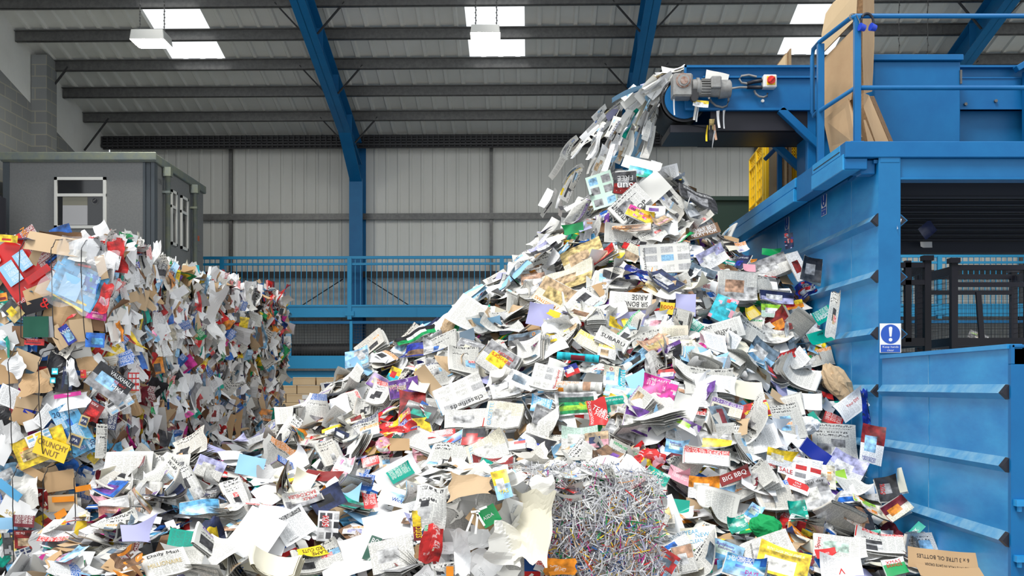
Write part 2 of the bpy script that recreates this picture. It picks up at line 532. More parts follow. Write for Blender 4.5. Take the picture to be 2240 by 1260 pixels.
# portal frames
for i, x in enumerate(COLX):
    root = empty('portal_frame', (0, 0, 0))
    root.matrix_world = BM
    struct(root, ['blue steel portal frame beside the grey cabin', 'blue steel portal frame behind the falling paper', 'blue steel portal frame behind the sorting platform'][i], None)
    mb = MB()
    mb.box(x - .15, x + .15, 24.36, 24.39, 0, 6.3); mb.box(x - .15, x + .15, YB - .06, YB - .02, 0, 7.2); mb.box(x - .012, x + .012, 24.39, YB - .05, 0, 7.2)
    hall(mb, 'column', [M_BLUESTEEL], parent=root)
    mb = MB()
    zt, zb = lambda y: ROOF(y) - .26, lambda y: ROOF(y) - .74
    ya, yb = Y0, 24.4
    for z, t in ((zt, .02), (zb, .02)):
        mb.add([(x + sx * .13, y, z(y) + dz) for y in (ya, yb) for sx in (-1, 1) for dz in (0, t)], [(0, 2, 6, 4), (1, 5, 7, 3), (0, 4, 5, 1), (2, 3, 7, 6), (0, 1, 3, 2), (4, 6, 7, 5)])
    mb.add([(x + sx * .008, y, z(y)) for y in (ya, yb) for sx in (-1, 1) for z in (zb, zt)], [(0, 1, 5, 4), (2, 6, 7, 3), (0, 4, 6, 2), (1, 3, 7, 5)])
    for yy in (23.1, 21.5, 19.9):
        mb.box(x - .12, x + .12, yy - .008, yy + .008, zb(yy), zt(yy))
    hall(mb, 'rafter', [M_BLUESTEEL], parent=root)
    mb = MB()
    y1, y2 = 24.38, 22.9
    zc = 6.22
    mb.add([(x + sx * .13, y, z) for y, z in ((y1, zc), (y2, zb(y2))) for sx in (-1, 1)] + [(x + sx * .13, y, z + .025) for y, z in ((y1, zc), (y2, zb(y2))) for sx in (-1, 1)], [(0, 1, 3, 2), (4, 6, 7, 5), (0, 2, 6, 4), (1, 5, 7, 3), (0, 4, 5, 1), (2, 3, 7, 6)])
    mb.add([(x + sx * .008, y, z) for y, z in ((y1, zc), (y2, zb(y2)), (y1, zb(y1))) for sx in (-1, 1)], [(0, 2, 4), (1, 5, 3)])
    hall(mb, 'haunch', [M_BLUESTEEL], parent=root)
    for yy in (py_[0], py_[2], py_[4]):
        for sx in (-1, 1):
            mb = MB(); mb.bar((x + sx * .12, yy + .1, zb(yy) + .05), (x + sx * .62, yy + .01, ROOF(yy) - .16), .05, .02)
            hall(mb, 'fly_brace', [M_DARKSTEEL], parent=root)
for yy in (py_[0], py_[2]):
    mb = MB(); mb.bar((XL + .02, yy, ROOF(yy) - .85), (XL + .55, yy, ROOF(yy) - .16), .05, .025)
    hall(mb, f'trim_{k}', [M_DARKSTEEL], 'dark diagonal stay between gable wall and purlin' ); k += 1

# conduit with a junction box high under the roof, near the conveyor
# wall bracing rods
for s in (-1, 1):
    mb = MB(); mb.tube([(-3.37 + s * .28, 24.3, 4.05), (-3.37 + s * 1.3, 24.3, 3.4)], .012)
    hall(mb, f'trim_{k}', [M_DARKSTEEL], 'thin diagonal bracing rod behind the blue railing, ' + ('cabin side' if s < 0 else 'heap side')); k += 1

# ---------------------------------------------------------------- lamps
def hang_lamp(px, py, d, chain, lit, label, w=.70, dep=.62, h=.20):
    c = P(px, py, d)
    root = empty('high_bay_lamp', (c.x, c.y, c.z - h / 2), label, 'lamp', 'lamps hung from the roof')
    mb = MB()
    x, y, z = c
    mb.add([(x + sx * w / 2 * k, y + sy * dep / 2 * k, z + zz) for zz, k in ((h / 2, .93), (-h / 2, 1.0)) for sy in (-1, 1) for sx in (-1, 1)], [(0, 1, 3, 2), (0, 4, 5, 1), (2, 3, 7, 6), (0, 2, 6, 4), (1, 5, 7, 3)])
    part(mb, 'housing', [M_LAMPBODY], root, bevel=.01)
    mb = MB(); mb.box(x - w * .42, x + w * .42, y - dep * .42, y + dep * .42, z - h / 2 - .02, z - h / 2 + .03)
    part(mb, 'diffuser', [M_TUBE], root, 'glowing lamp opening')
    for cx_ in (x - w * .33, x + w * .38):
        mb = MB(); n = 14; L_ = chain
        for i in range(n):
            z0 = z + h / 2 + L_ * i / n
            mb.tube([(cx_ + (.012 if i % 2 else 0), y + (0 if i % 2 else .012), z0 - .01), (cx_ - (.012 if i % 2 else 0), y - (0 if i % 2 else .012), z0 + L_ / n + .01)], .008, 5)
        part(mb, 'chain', [M_GALV], root)
    ld = bpy.data.lights.new('lamp_glow', 'AREA'); ld.energy = lit; ld.shape = 'RECTANGLE'; ld.size = w * .8; ld.size_y = dep * .8; ld.color = (1, .97, .86)
    lo = bpy.data.objects.new('lamp_glow', ld); COL.objects.link(lo); lo.parent = root; lo.location = (0, 0, -.05)
hang_lamp(331, 84, 18.6, .75, 60, 'lit white box lamp hung on chains above the grey cabin', w=.58, dep=.5, h=.17)
hang_lamp(1062, 71, 18.6, .62, 40, 'white box lamp hung under the middle rooflight', w=.50, dep=.45, h=.14)

hang_lamp(1996, 214, 19.0, 1.62, 260, 'added box lamp behind the steel hopper box, brightening the far wall')  # added lamp, out of sight, to brighten the wall behind the cages

# ---------------------------------------------------------------- walkway along the far wall
YW = 23.8
zpx = lambda py, d: EYE - (py - CY) * d / F
root = empty('wall_walkway', (0, 0, 0), 'blue steel walkway with barred railing along the far wall', 'walkway')
root.matrix_world = BM
x0, x1 = -7.0, 14.3
mb = MB(); mb.box(x0, x1, YW - .04, YW + .04, 3.17, 3.435); mb.box(x0, x1, YW - .06, YW + .06, 3.40, 3.44); mb.box(x0, x1, YW + .04, YB - .1, 3.3, 3.38)
for x in (-1.95, 1.5, 5.0): mb.box(x, x + .012, YW - .05, YW, 3.18, 3.43)
hall(mb, 'deck_beam', [M_RAILBLUE], parent=root)
for z, r in ((4.47, .03), (4.33, .025)):
    mb = MB(); mb.box(x0, x1, YW - r, YW + r, z - r, z + r)
    hall(mb, 'rail', [M_RAILBLUE], parent=root)
mb = MB()
for x in np.arange(x0 + .05, x1, 0.118):
    mb.box(x - .008, x + .008, YW - .008, YW + .008, 3.43, 4.45)
o = hall(mb, 'baluster_bars', [M_RAILBLUE], parent=root); o['kind'] = 'stuff'
for x in (-6.2, -3.41, -.1, 2.9, 5.7, 9.3, 12.2):
    mb = MB(); mb.box(x - .045, x + .045, YW - .07, YW + .03, 3.12, 4.46); mb.box(x - .1, x + .1, YW - .075, YW - .05, 3.2, 3.3)
    hall(mb, 'post', [M_RAILBLUE], parent=root)
# lower guard rail with mesh
YG = 23.5
root = empty('lower_gantry', (0, 0, 0), 'blue lower gantry with wire mesh guard under the walkway', 'gantry')
root.matrix_world = BM
z = lambda py: zpx(py, YG)
mb = MB(); mb.box(x0, x1, YG - .03, YG + .03, z(708), z(702)); hall(mb, 'top_rail', [M_BLUESTEEL], parent=root)
mb = MB(); mb.box(x0, x1, YG - .03, YG + .06, z(806), z(778)); hall(mb, 'beam', [M_RAILBLUE], parent=root)
mb = MB(); mb.box(x0, x1, YG - .06, YG + .06, z(811), z(806)); hall(mb, 'ledge', [M_GALV], parent=root)
mb = MB(); mb.box(x0, x1, YG + .03, YG + .06, .0, z(811)); hall(mb, 'lower_panel', [M_RAILBLUE], parent=root)
for px in (635, 770, 925, 1080, 1235, 1390, 1545, 1700, 1855, 2010, 2140):
    x = (px - CX) * YG / F
    mb = MB(); mb.box(x - .03, x + .03, YG - .04, YG + .02, z(780), z(702)); hall(mb, 'post', [M_RAILBLUE], parent=root)
mb = MB()
for x in np.arange(x0, x1, .062): mb.box(x - .003, x + .003, YG - .003, YG + .003, z(780), z(705))
for zz in np.arange(z(778), z(705), .062): mb.box(x0, x1, YG - .003, YG + .003, zz - .003, zz + .003)
o = hall(mb, 'mesh_guard', [M_DARKSTEEL], parent=root); o['kind'] = 'stuff'
# dark rolls lying behind the mesh
for i, xx in enumerate((-4.4, -1.5, 1.4)):
    mb = MB(); mb.cyl((xx, YG + .62, 2.42 + .01 * i), (1, 0, .004), .19, 2.86, 20)
    o = mb.build('belt_roll', [M_RUBBER]); o.matrix_world = BM
    tag(o, ['dark rubber roll behind the mesh guard nearest the bale stack', 'dark rubber roll behind the mesh guard beside the heap', 'dark rubber roll behind the mesh guard under the conveyor'][i], 'roll', 'dark rolls behind the mesh')
mb = MB(); mb.box(x0, 4, YG + .1, YB - .2, 2.1, 2.22)
hall(mb, 'shelf_deck', [M_DARKSTEEL], parent=root)

# ---------------------------------------------------------------- stacked site cabin
YC = 19.0
CXR = -6.13
cl, cr, cy1 = -8.68, CXR, 22.1
root = empty('site_cabin', ((cl + cr) / 2, (YC + cy1) / 2, 0), 'grey two-storey site cabin with a white framed window', 'cabin')
mb = MB(); mb.box(cl, cr - .17, YC, cy1, 0, 5.55); mb.box(cr - .17, cr, YC + .12, cy1, 0, 5.55)
mb.box(cl, cr, YC - .015, YC + .05, 2.75, 2.9)
part(mb, 'body', [M_CABIN], root)
mb = MB(); mb.box(cr - .16, cr - .06, YC + .03, YC + .2, 0, 5.55); mb.box(cr - .04, cr + .02, YC - .01, YC + .16, 0, 5.55); mb.box(cr - .18, cr - .14, YC - .01, YC + .05, 0, 5.55)
part(mb, 'corner_post', [M_CABINDK], root)
mb = MB(); mb.box(cl - .05, cl + .06, YC - .02, YC + .05, 0, 5.55)
part(mb, 'corner_post', [M_CABINDK], root)
mb = MB(); mb.box(cl - .07, cr + .05, YC - .06, cy1 + .05, 5.55, 5.70); mb.box(cl - .1, cr + .07, YC - .09, YC - .05, 5.57, 5.71)
part(mb, 'roof', [M_CABINROOF], root, 'weathered grey-green roof edge', bevel=.012)


def cabin_window(x0, x1, z0, z1, y, split, side=False, blind=True):
    def bx(m, a0, a1, b0, b1, dd0, dd1, mi=0):
        if side: m.box(cr + dd0, cr + dd1, y + a0, y + a1, b0, b1, mi)
        else: m.box(x0 + a0, x0 + a1, y - dd1, y - dd0, b0, b1, mi)
    w = x1 - x0
    wr = MB(); t = .05
    bx(wr, 0, w, z0, z0 + t, -.02, .035); bx(wr, 0, w, z1 - t, z1, -.02, .035); bx(wr, 0, t, z0, z1, -.02, .035); bx(wr, w - t, w, z0, z1, -.02, .035); bx(wr, 0, w, split - .025, split + .025, -.02, .03)
    fr = part(wr, 'window_frame', [M_WHITE], root, 'white window frame')
    def sub(m, nm, mt):
        o = m.build(nm, mt); o.parent = fr; return o
    g = MB(); bx(g, t, w - t, z0 + t, z1 - t, .004, .010); sub(g, 'glass_pane', [M_DARKGLASS])
    if blind:
        g = MB(); bx(g, .14, .57, z0 + .06, z0 + .40, .012, .014); sub(g, 'blind', [M_BLIND])
        g = MB(); bx(g, .14, .57, z0 + .40, split - .03, .012, .014); bx(g, .32, .38, split - .08, split - .035, .014, .016); sub(g, 'notice_board', [M_NOTICE])
        g = MB(); g.cyl((x0 + .70, y - .013, split - .1), (0, 1, 0), .065, .004, 20, 0); g.cyl((x0 + .70, y - .016, split - .1), (0, 1, 0), .045, .004, 20, 1); g.bar((x0 + .67, y - .019, split - .11), (x0 + .72, y - .019, split - .07), .02, .004, 0, (0, 1, 0)); sub(g, 'fan_vent', [M_GALV, M_BLACK])
wx = lambda px: (px - CX) * YC / F
cabin_window(wx(120), wx(233), zpx(500, YC), zpx(388, YC), YC, zpx(427, YC))
for a, b in ((19.95, 20.28), (20.55, 20.98)):
    cabin_window(0, b - a, 3.9 + .35, 5.25, a, 4.95, True, False)
for yy in (19.52, 21.22):
    mb = MB(); mb.tube([(cr + .09, yy, 5.45), (cr + .09, yy, .2)], .045, 10); mb.box(cr + .02, cr + .16, yy - .07, yy + .07, 5.4, 5.56)
    for zz in (5.1, 3.9): mb.box(cr, cr + .14, yy - .055, yy + .055, zz, zz + .04)
    part(mb, 'downpipe', [M_CABINROOF], root, 'weathered grey downpipe')
mb = MB(); mb.box(cr + .003, cr + .008, 21.35, 21.85, 4.35, 4.72, 0); mb.box(cr + .009, cr + .011, 21.4, 21.8, 4.55, 4.65, 1)
part(mb, 'sign_plate', [M_CABIN, M_ORANGE], root, 'small cabin plate with orange wording')
mb = MB(); flat_text(mb, '215', (cr + .004, YC + .36, 5.28), (0, 1, 0), (0, 0, 1), .09, width=.16)
part(mb, 'number', [M_CABINDK], root)
mb = MB(); mb.cyl((-9.0 + .28, 18.2, 4.35), (0, 0, 1), .37, .9, 24); mb.cyl((-8.72, 18.2, 4.82), (0, 0, 1), .30, .06, 24); mb.cyl((-8.72, 18.2, 1.95), (0, 0, 1), .36, 3.9, 24)
tag(mb.build('water_tank', [M_BLACK]), 'black round tank standing against the edge of the grey cabin', 'tank')

# ---------------------------------------------------------------- cartons behind the bales
rows = [(825, 843, [(640, 690), (692, 742)]), (843, 862, [(610, 649), (650, 700), (701, 752)]), (862, 881, [(604, 625), (626, 676), (677, 728), (729, 775)]), (881, 905, [(600, 660), (661, 716), (717, 768)])]
DC = 18.2
cn = 0
names = ['top', 'second', 'third', 'fourth']
side = [['end nearer the bales', 'end nearer the heap'], ['end nearer the bales', 'middle', 'end nearer the heap'], ['short one', 'one with a white label', 'next to the labelled one', 'end nearer the heap'], ['end nearer the bales', 'middle', 'end nearer the heap']]
for r_, (ya, yb, xs) in enumerate(rows):
    for i, (a, b) in enumerate(xs):
        p, q = P(a, ya, DC), P(b, yb, DC)
        root = empty('carton', ((p.x + q.x) / 2, DC + .2, q.z), f'sealed brown carton in the stack behind the heap, {names[r_]} row, {side[r_][i]}', 'carton', 'brown cartons stacked behind the heap')
        mb = MB(); mb.box(p.x + .003, q.x - .003, DC, DC + .45, q.z + .002, p.z - .002); part(mb, 'box_body', [M_CARDLT], root, bevel=.004)
        mb = MB(); mb.box(p.x + .003, q.x - .003, DC - .002, DC + .452, (p.z + q.z) / 2 + .045, (p.z + q.z) / 2 + .05); part(mb, 'lid_seam', [M_CARD], root)
        if r_ == 2 and i == 1:
            a_, b_ = P(661, 864, DC - .004), P(674, 873, DC - .004); mb = MB(); mb.box(a_.x, b_.x, DC - .005, DC - .001, b_.z, a_.z); part(mb, 'paper_label', [M_WHITE], root, 'white paper label')
zt = EYE - (905 - CY) * DC / F
for i in range(2):
    xx = -3.85 + i * .95
    tag(bev(MB().box(xx, xx + .92, DC, DC + .6, 0, zt).build('carton', [M_CARDLT]), .006), ['large brown carton under the carton stack, bale end', 'large brown carton under the carton stack, heap end'][i], 'carton', 'brown cartons stacked behind the heap')
# ================================================================ SORTING PLATFORM, GATE, CONVEYOR
D0 = 9.6
s0 = D0 / F
PXf = lambda px, d=D0: (px - CX) * d / F
PZf = lambda py, d=D0: EYE - (py - CY) * d / F
XW = PXf(1922)          # side wall plane, 3.25
XE = PXf(1848)          # platform edge, 2.95
XRT = 7.6
ZT = PZf(310)
YE = 14.6               # far end of the platform

root = empty('sorting_platform', (5.3, 12.0, 0), 'raised blue steel sorting platform with ribbed side wall beside the heap', 'platform')
# corner post
x0, x1 = PXf(1922), PXf(1970)
mb = MB(); mb.box(x0 + .02, x1, D0 + .004, D0 + .2, 0, PZf(336)); mb.box(x0 - .002, x1, D0 - .006, D0 + .004, 0, PZf(336)); part(mb, 'corner_post', [M_BLUESTEEL], root, bevel=.006)
mb = MB(); mb.box(x0 + .012, x1 - .01, D0 - .01, D0, PZf(356), PZf(338)); part(mb, 'post_cap_plate', [M_BLUESTEEL], root, bevel=.003)
mb = MB(); mb.box(XRT - .2, XRT, D0, D0 + .2, 0, PZf(345)); part(mb, 'corner_post', [M_BLUESTEEL], root, bevel=.006)
for xx in (3.4, XRT - .2):
    mb = MB(); mb.box(xx, xx + .2, YE - .3, YE - .1, 0, PZf(345)); part(mb, 'rear_post', [M_BLUESTEEL], root)
# front beams
mb = MB(); mb.box(XE, XRT, D0 - .02, D0 + .14, PZf(345), ZT); part(mb, 'front_beam', [M_BLUE], root, bevel=.006)
mb = MB(); mb.box(x1 - .02, XRT, D0 + .03, D0 + .16, PZf(391), PZf(345)); mb.box(x1 - .02, XRT, D0 + .0, D0 + .16, PZf(393), PZf(388)); mb.bar((x1, D0 + .022, PZf(341.5)), (XRT, D0 + .022, PZf(341.5)), .02, .012); part(mb, 'lower_beam', [M_BLUESTEEL], root, bevel=.004)
# side edge beams: three boards stepping out near the corner
ys = 10.62
mb = MB(); mb.box(XE - .002, XE + .14, D0 + .142, ys, PZf(345) + .045, ZT - .002); mb.box(XE - .012, XE + .14, D0 + .02, ys, PZf(371), PZf(345) + .035); part(mb, 'edge_beam', [M_BLUEWORN], root, bevel=.005)
mb = MB(); mb.box(XE - .006, XE + .1, D0 + .145, ys - .05, ZT - .065, ZT - .058); part(mb, 'beam_seam', [M_DARKSTEEL], root)
mb = MB(); mb.box(XE + .01, XE + .14, ys + .01, ys + .62, PZf(371), ZT); part(mb, 'joint_plate', [M_BLUE], root, bevel=.004)
mb = MB(); mb.box(XE, XE + .14, ys + .64, YE, PZf(345) + .04, ZT); mb.box(XE - .012, XE + .14, ys + .66, YE, PZf(371), PZf(345) + .03); mb.box(XE + .02, XE + .1, ys + .66, YE, PZf(345) + .02, PZf(345) + .05); part(mb, 'edge_beam', [M_BLUEWORN], root, bevel=.005)
# corner bracket under front beam, near the post
mb = MB(); mb.box(XE + .003, XE + .2, D0 + .005, D0 + .3, PZf(370), PZf(345.5)); mb.box(XE + .16, x0 - .01, D0 + .06, D0 + .2, PZf(378), PZf(347)); part(mb, 'corner_bracket', [M_BLUE], root, bevel=.006)
# deck and joists
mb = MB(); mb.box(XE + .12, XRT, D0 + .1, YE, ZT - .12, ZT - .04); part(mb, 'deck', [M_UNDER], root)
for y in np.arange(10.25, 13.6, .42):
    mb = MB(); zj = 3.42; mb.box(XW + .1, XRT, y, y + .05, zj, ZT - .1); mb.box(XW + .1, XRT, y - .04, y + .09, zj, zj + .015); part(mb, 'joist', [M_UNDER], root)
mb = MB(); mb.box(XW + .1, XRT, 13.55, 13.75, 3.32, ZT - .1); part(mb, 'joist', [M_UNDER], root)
# side wall with folded ribs
zw1 = PZf(356)
zr = [PZf(478), PZf(602), PZf(727), PZf(853), PZf(975), PZf(1098)]
YWF = 15.2


def ribbed(mb, ax_pts, zlow, ztop, ribs, out, pro=.05, hh=.058, mi=0, smi=1, zfun=None):
    """vertical steel wall along p0->p1 with folded horizontal ribs standing out along 'out'"""
    p0, p1 = Vector(ax_pts[0]), Vector(ax_pts[1])
    out = Vector(out)
    zs = [(zlow, 0, 0)]
    for z in sorted(ribs):
        zs += [(z - hh, 0, mi), (z - hh * .25, pro, mi), (z + hh * .8, 0, smi)]
    zs.append((ztop, 0, mi))
    V = []
    for z, o, _ in zs:
        V += [p0 + out * o + Vector((0, 0, z)), p1 + out * o + Vector((0, 0, z))]
    for i in range(len(zs) - 1):
        mb.add([V[2 * i], V[2 * i + 1], V[2 * i + 3], V[2 * i + 2]], [(0, 1, 2, 3)], zs[i + 1][2])
    # back sheet
    mb.add([p0 - out * .012 + Vector((0, 0, zlow)), p1 - out * .012 + Vector((0, 0, zlow)), p1 - out * .012 + Vector((0, 0, ztop)), p0 - out * .012 + Vector((0, 0, ztop))], [(0, 1, 2, 3)], mi)


mb = MB()
ribbed(mb, [(XW, D0, 0), (XW, YWF, 0)], 0, zw1, zr, (-1, 0, 0))
part(mb, 'side_wall', [M_BLUEWORN, M_LITSCUFF], root, 'ribbed worn blue side wall')
mb = MB(); mb.box(XW - .035, XW + .05, D0 + .02, YWF, zw1, zw1 + .03); mb.prism([(XW - .04, D0 + .0, PZf(336)), (XW - .04, D0 + .0, PZf(341)), (XW - .04, D0 + .75, PZf(362)), (XW - .04, D0 + .75, PZf(357))], (.09, 0, 0)); part(mb, 'wall_capping', [M_BLUE], root)
for y in (10.35, 11.8, 13.2):
    mb = MB(); mb.box(XW - .003, XW, y, y + .008, .1, zw1); part(mb, 'weld_seam', [M_LITSCUFF], root)
# black prisms paint the shade in the open rib ends; mates on the inner side
for z in zr[:4]:
    mb = MB(); mb.prism([(XW - .055, D0 - .0, z - .014), (XW + .002, D0 - .0, z - .066), (XW + .002, D0 - .0, z + .052)], (0, .06, 0)); part(mb, 'rib_end', [M_BLACK], root, 'black prism painting the shade in an open rib end')
    mb = MB(); mb.prism([(x1 + .07, D0 + .02, z - .014), (x1 - .002, D0 + .02, z - .076), (x1 - .002, D0 + .02, z + .052)], (0, .2, 0), 0); part(mb, 'rib_end', [M_BLUESTEEL], root)
    mb = MB(); mb.prism([(x1 + .058, D0 + .015, z - .014), (x1 - .002, D0 + .015, z - .064), (x1 - .002, D0 + .015, z + .04)], (0, .006, 0), 0); part(mb, 'rib_end', [M_BLACK], root, 'black prism painting the shade in an open rib end')

# handrail
zr1, zr2 = PZf(30), PZf(188)
xh = XE + .055
rr = .021
p_c, p_b = (XE + .09, D0 + .05), (XE + .0, 10.45)


def hr(pts, r=rr):
    return MB().tube(pts, r, 10)
mb = hr([(XRT - .1, D0 + .06, zr1), (p_c[0] + .03, D0 + .06, zr1), (p_c[0] - .01, D0 + .1, zr1 - .005), (p_b[0] + .02, p_b[1], PZf(92, p_b[1]))]); part(mb, 'top_rail', [M_BLUE], root)
mb = hr([(XRT - .1, D0 + .06, zr2), (p_c[0] + .02, D0 + .06, zr2), (p_b[0] + .02, p_b[1], PZf(243, p_b[1]))]); part(mb, 'mid_rail', [M_BLUE], root)
mb = MB(); xp = PXf(1880); mb.box(xp - .028, xp + .028, D0 + .035, D0 + .09, ZT, zr1); mb.box(xp - .07, xp + .05, D0 + .02, D0 + .13, ZT, ZT + .012); part(mb, 'rail_post', [M_BLUE], root, bevel=.003)
mb = MB(); mb.box(p_b[0] - .0, p_b[0] + .06, p_b[1] - .03, p_b[1] + .03, ZT - .05, PZf(92, p_b[1]) - .02); part(mb, 'rail_post', [M_BLUE], root, bevel=.003)
for xx in (5.4, XRT - .1):
    mb = MB(); mb.box(xx - .025, xx + .025, D0 + .035, D0 + .09, ZT, zr1); part(mb, 'rail_post', [M_BLUE], root)
d2 = 10.62
mb = hr([P(1793, 92, 10.47), P(1779, 108, d2), P(1777, 125, d2), P(1777, 245, d2), P(1780, 254, d2), P(1793, 240, 10.47)]); part(mb, 'gate_hoop', [M_BLUE], root)
# far rail by the yellow crate
d3 = 13.7
mb = MB(); mb.tube([P(1673, 349, d3), P(1716, 306, d3), P(1722, 300, d3), P(1722, 200, d3)], .027, 10); part(mb, 'far_rail', [M_BLUE], root)
mb = MB(); a = P(1702, 290, d3 + .1); mb.box(a.x, a.x + .05, d3 + .1, d3 + .16, ZT, 4.95); part(mb, 'rail_post', [M_BLUE], root)
# cable tie and string on the rail corner
mb = MB()
for i in range(3): mb.tube([(p_c[0] + .0 + i * .012 + .026 * math.cos(t), D0 + .07 + .01, zr1 + .028 * math.sin(t)) for t in np.linspace(0, 6.28, 12)], .004, 5)
mb.tube([(p_c[0] + .02, D0 + .03, zr1), (p_c[0] + .045, D0 + .02, zr1 - .06), (p_c[0] + .05, D0 + .03, zr1 - .13)], .004, 5)
part(mb, 'tie_cord', [M_CABLE], root, 'grey cord tied round the rail corner')

# ---- ear defenders hung on the rail
er = empty('ear_defenders', P(1897, 66, 9.62), 'blue ear defenders with a black headband hung on the handrail', 'ear defenders')
c = P(1899, 46, 9.6)
mb = MB(); mb.tube([(c.x + .055 * math.cos(t), 9.62 + .008, c.z + .075 * math.sin(t) - .0) for t in np.linspace(-.35, 3.49, 16)], .012, 8); part(mb, 'headband', [M_BLACK], er)
for dx, dz, dd in ((-.05, -.055, -.015), (.05, -.05, .0)):
    mb = MB(); mb.cyl((c.x + dx, 9.62 + dd, c.z + dz), (1, .25, -.2), .036, .05, 18, 0, .028); part(mb, 'ear_cup', [M_BLUEPLAS], er)

# ---- open gate, swung towards the viewer
gx0, gy0, gx1, gy1 = XW + .01, D0 - .06, 3.205, 7.0
root = empty('bay_gate', (3.23, 8.3, 0), 'ribbed worn blue steel bay gate swung open beside the heap', 'gate')
ztg = 1.915
out = Vector((gy0 - gy1, gx1 - gx0, 0)).normalized() * -1
mb = MB()
ribbed(mb, [(gx0, gy0, 0), (gx1, gy1, 0)], .08, ztg, [1.64, 1.172, .695], out, .045, .055)
part(mb, 'leaf_panel', [M_BLUEWORN, M_LITSCUFF], root)
mb = MB(); mb.bar((gx0 + .03, gy0, ztg + .01), (gx1 + .03, gy1, ztg + .01), .1, .03); part(mb, 'top_edge', [M_BLUEWORN], root)
mb = MB(); mb.bar((gx0 + .03, gy0, .06), (gx1 + .03, gy1, .06), .1, .05); part(mb, 'bottom_edge', [M_BLUEWORN], root)
for t in (.33,):
    x_, y_ = gx0 + (gx1 - gx0) * .44, gy0 + (gy1 - gy0) * .44
    mb = MB(); mb.box(x_ - .004, x_ + .0, y_ - .004, y_ + .004, .1, ztg); part(mb, 'weld_seam', [M_LITSCUFF], root)
zz0 = PZf(797, gy1)
mb = MB(); mb.box(gx1 - .004, gx1 + .32, gy1 - .03, gy1 + .02, .03, zz0); mb.box(gx1 - .004, gx1 + .02, gy1 - .03, gy1 + .02, zz0, ztg + .02); mb.box(gx1, gx1 + .3, gy1 - .03, gy1 + .02, ztg, ztg + .02); mb.box(gx1 + .3, gx1 + .32, gy1 - .03, gy1 + .1, zz0, ztg + .02); part(mb, 'end_post', [M_BLUE], root, bevel=.004)
mb = MB(); mb.box(gx1 + .02, gx1 + .3, gy1 + .7, gy1 + .71, zz0 - .25, ztg + .01).box(gx1 + .02, gx1 + .3, gy1 + .02, gy1 + .7, ztg + .0, ztg + .012).box(gx1 + .02, gx1 + .3, gy1 + .02, gy1 + .7, zz0 - .1, zz0 - .05).box(gx1 + .29, gx1 + .3, gy1 + .02, gy1 + .7, zz0 - .1, ztg); part(mb, 'hollow_shade', [M_BLACK], root, 'black lining painting the shade inside the end post')  # black lining stands in for the shade inside the box section
for py in (1100, 1222):
    c = P(2230, py, gy1 - .05)
    mb = MB(); mb.box(c.x - .03, c.x + .05, c.y - .03, c.y + .03, c.z - .02, c.z + .02); mb.cyl((c.x, c.y, c.z - .03), (0, 0, 1), .016, .05, 12); part(mb, 'latch_lug', [M_BLUEWORN], root)
for z in (1.64, 1.172, .695):
    o2 = out * .06
    mb = MB(); mb.prism([(gx1 + out.x * .047, gy1 - .002, z - .012), (gx1 - .002, gy1 - .002, z - .055), (gx1 - .002, gy1 - .002, z + .042)], (0, .06, 0)); part(mb, 'rib_end', [M_BLACK], root, 'black prism painting the shade in an open rib end')  # black prism stands in for shade inside the gate rib

# ---- signs
def hand_sign(o, xd, w, h, label, nrm):
    """blue and white mandatory sign: exclamation mark in a disc over 'Keep hands clear'"""
    o, xd, nrm = Vector(o), Vector(xd), Vector(nrm); zd = Vector((0, 0, 1))
    root = empty('safety_sign', o - zd * h / 2, label, 'sign', 'keep hands clear signs on the platform')
    q = lambda a, b, n: o + xd * a + zd * b + nrm * n
    mb = MB(); mb.prism([q(-w / 2, -h / 2, 0), q(w / 2, -h / 2, 0), q(w / 2, h / 2, 0), q(-w / 2, h / 2, 0)], nrm * .004); part(mb, 'board', [M_SIGNW], root)
    mb = MB(); r = w * .455; cz = h * .5 - w * .5; n = 40
    mb.add([q(r * math.cos(t), cz + r * math.sin(t), .0055) for t in np.linspace(0, 2 * math.pi, n, False)], [tuple(range(n))]); part(mb, 'disc', [M_SIGNB], root)
    mb = MB(); mb.add([q(w * a, cz + w * b, .007) for a, b in ((-.045, -.12), (.045, -.12), (.085, .29), (.06, .335), (0, .35), (-.06, .335), (-.085, .29))], [tuple(range(7))])
    mb.add([q(w * .085 * math.cos(t), cz - w * .265 + w * .085 * math.sin(t), .007) for t in np.linspace(0, 2 * math.pi, 24, False)], [tuple(range(24))]); part(mb, 'exclamation_mark', [M_SIGNW], root)
    b0, b1 = -h / 2 + .015 * h, cz - w * .5
    mb = MB(); mb.add([q(-w * .46, b0, .0055), q(w * .46, b0, .0055), q(w * .46, b1, .0055), q(-w * .46, b1, .0055)], [(0, 1, 2, 3)]); part(mb, 'text_panel', [M_SIGNB], root)
    mb = MB(); hh = (b1 - b0)
    flat_text(mb, 'Keep hands', q(0, b0 + hh * .68, .007), xd, zd, hh * .34, width=w * .74)
    flat_text(mb, 'clear', q(0, b0 + hh * .27, .007), xd, zd, hh * .27, width=w * .32); part(mb, 'lettering', [M_SIGNW], root)
hand_sign(P(1947.5, 739.5, 9.588), (1, 0, 0), .186, .255, 'blue keep hands clear sign on the platform corner post', (0, -1, 0))
for px, py, lb in ((1803, 443, 'blue keep hands clear sign high on the side wall, nearer the corner post'), (1722, 493, 'blue keep hands clear sign on the side wall, just above the heap')):
    d = (XW - .004) * F / (px - CX)
    hand_sign((XW - .004, d, PZf(py, d)), (0, -1, 0), .185, .265, lb, (-1, 0, 0))

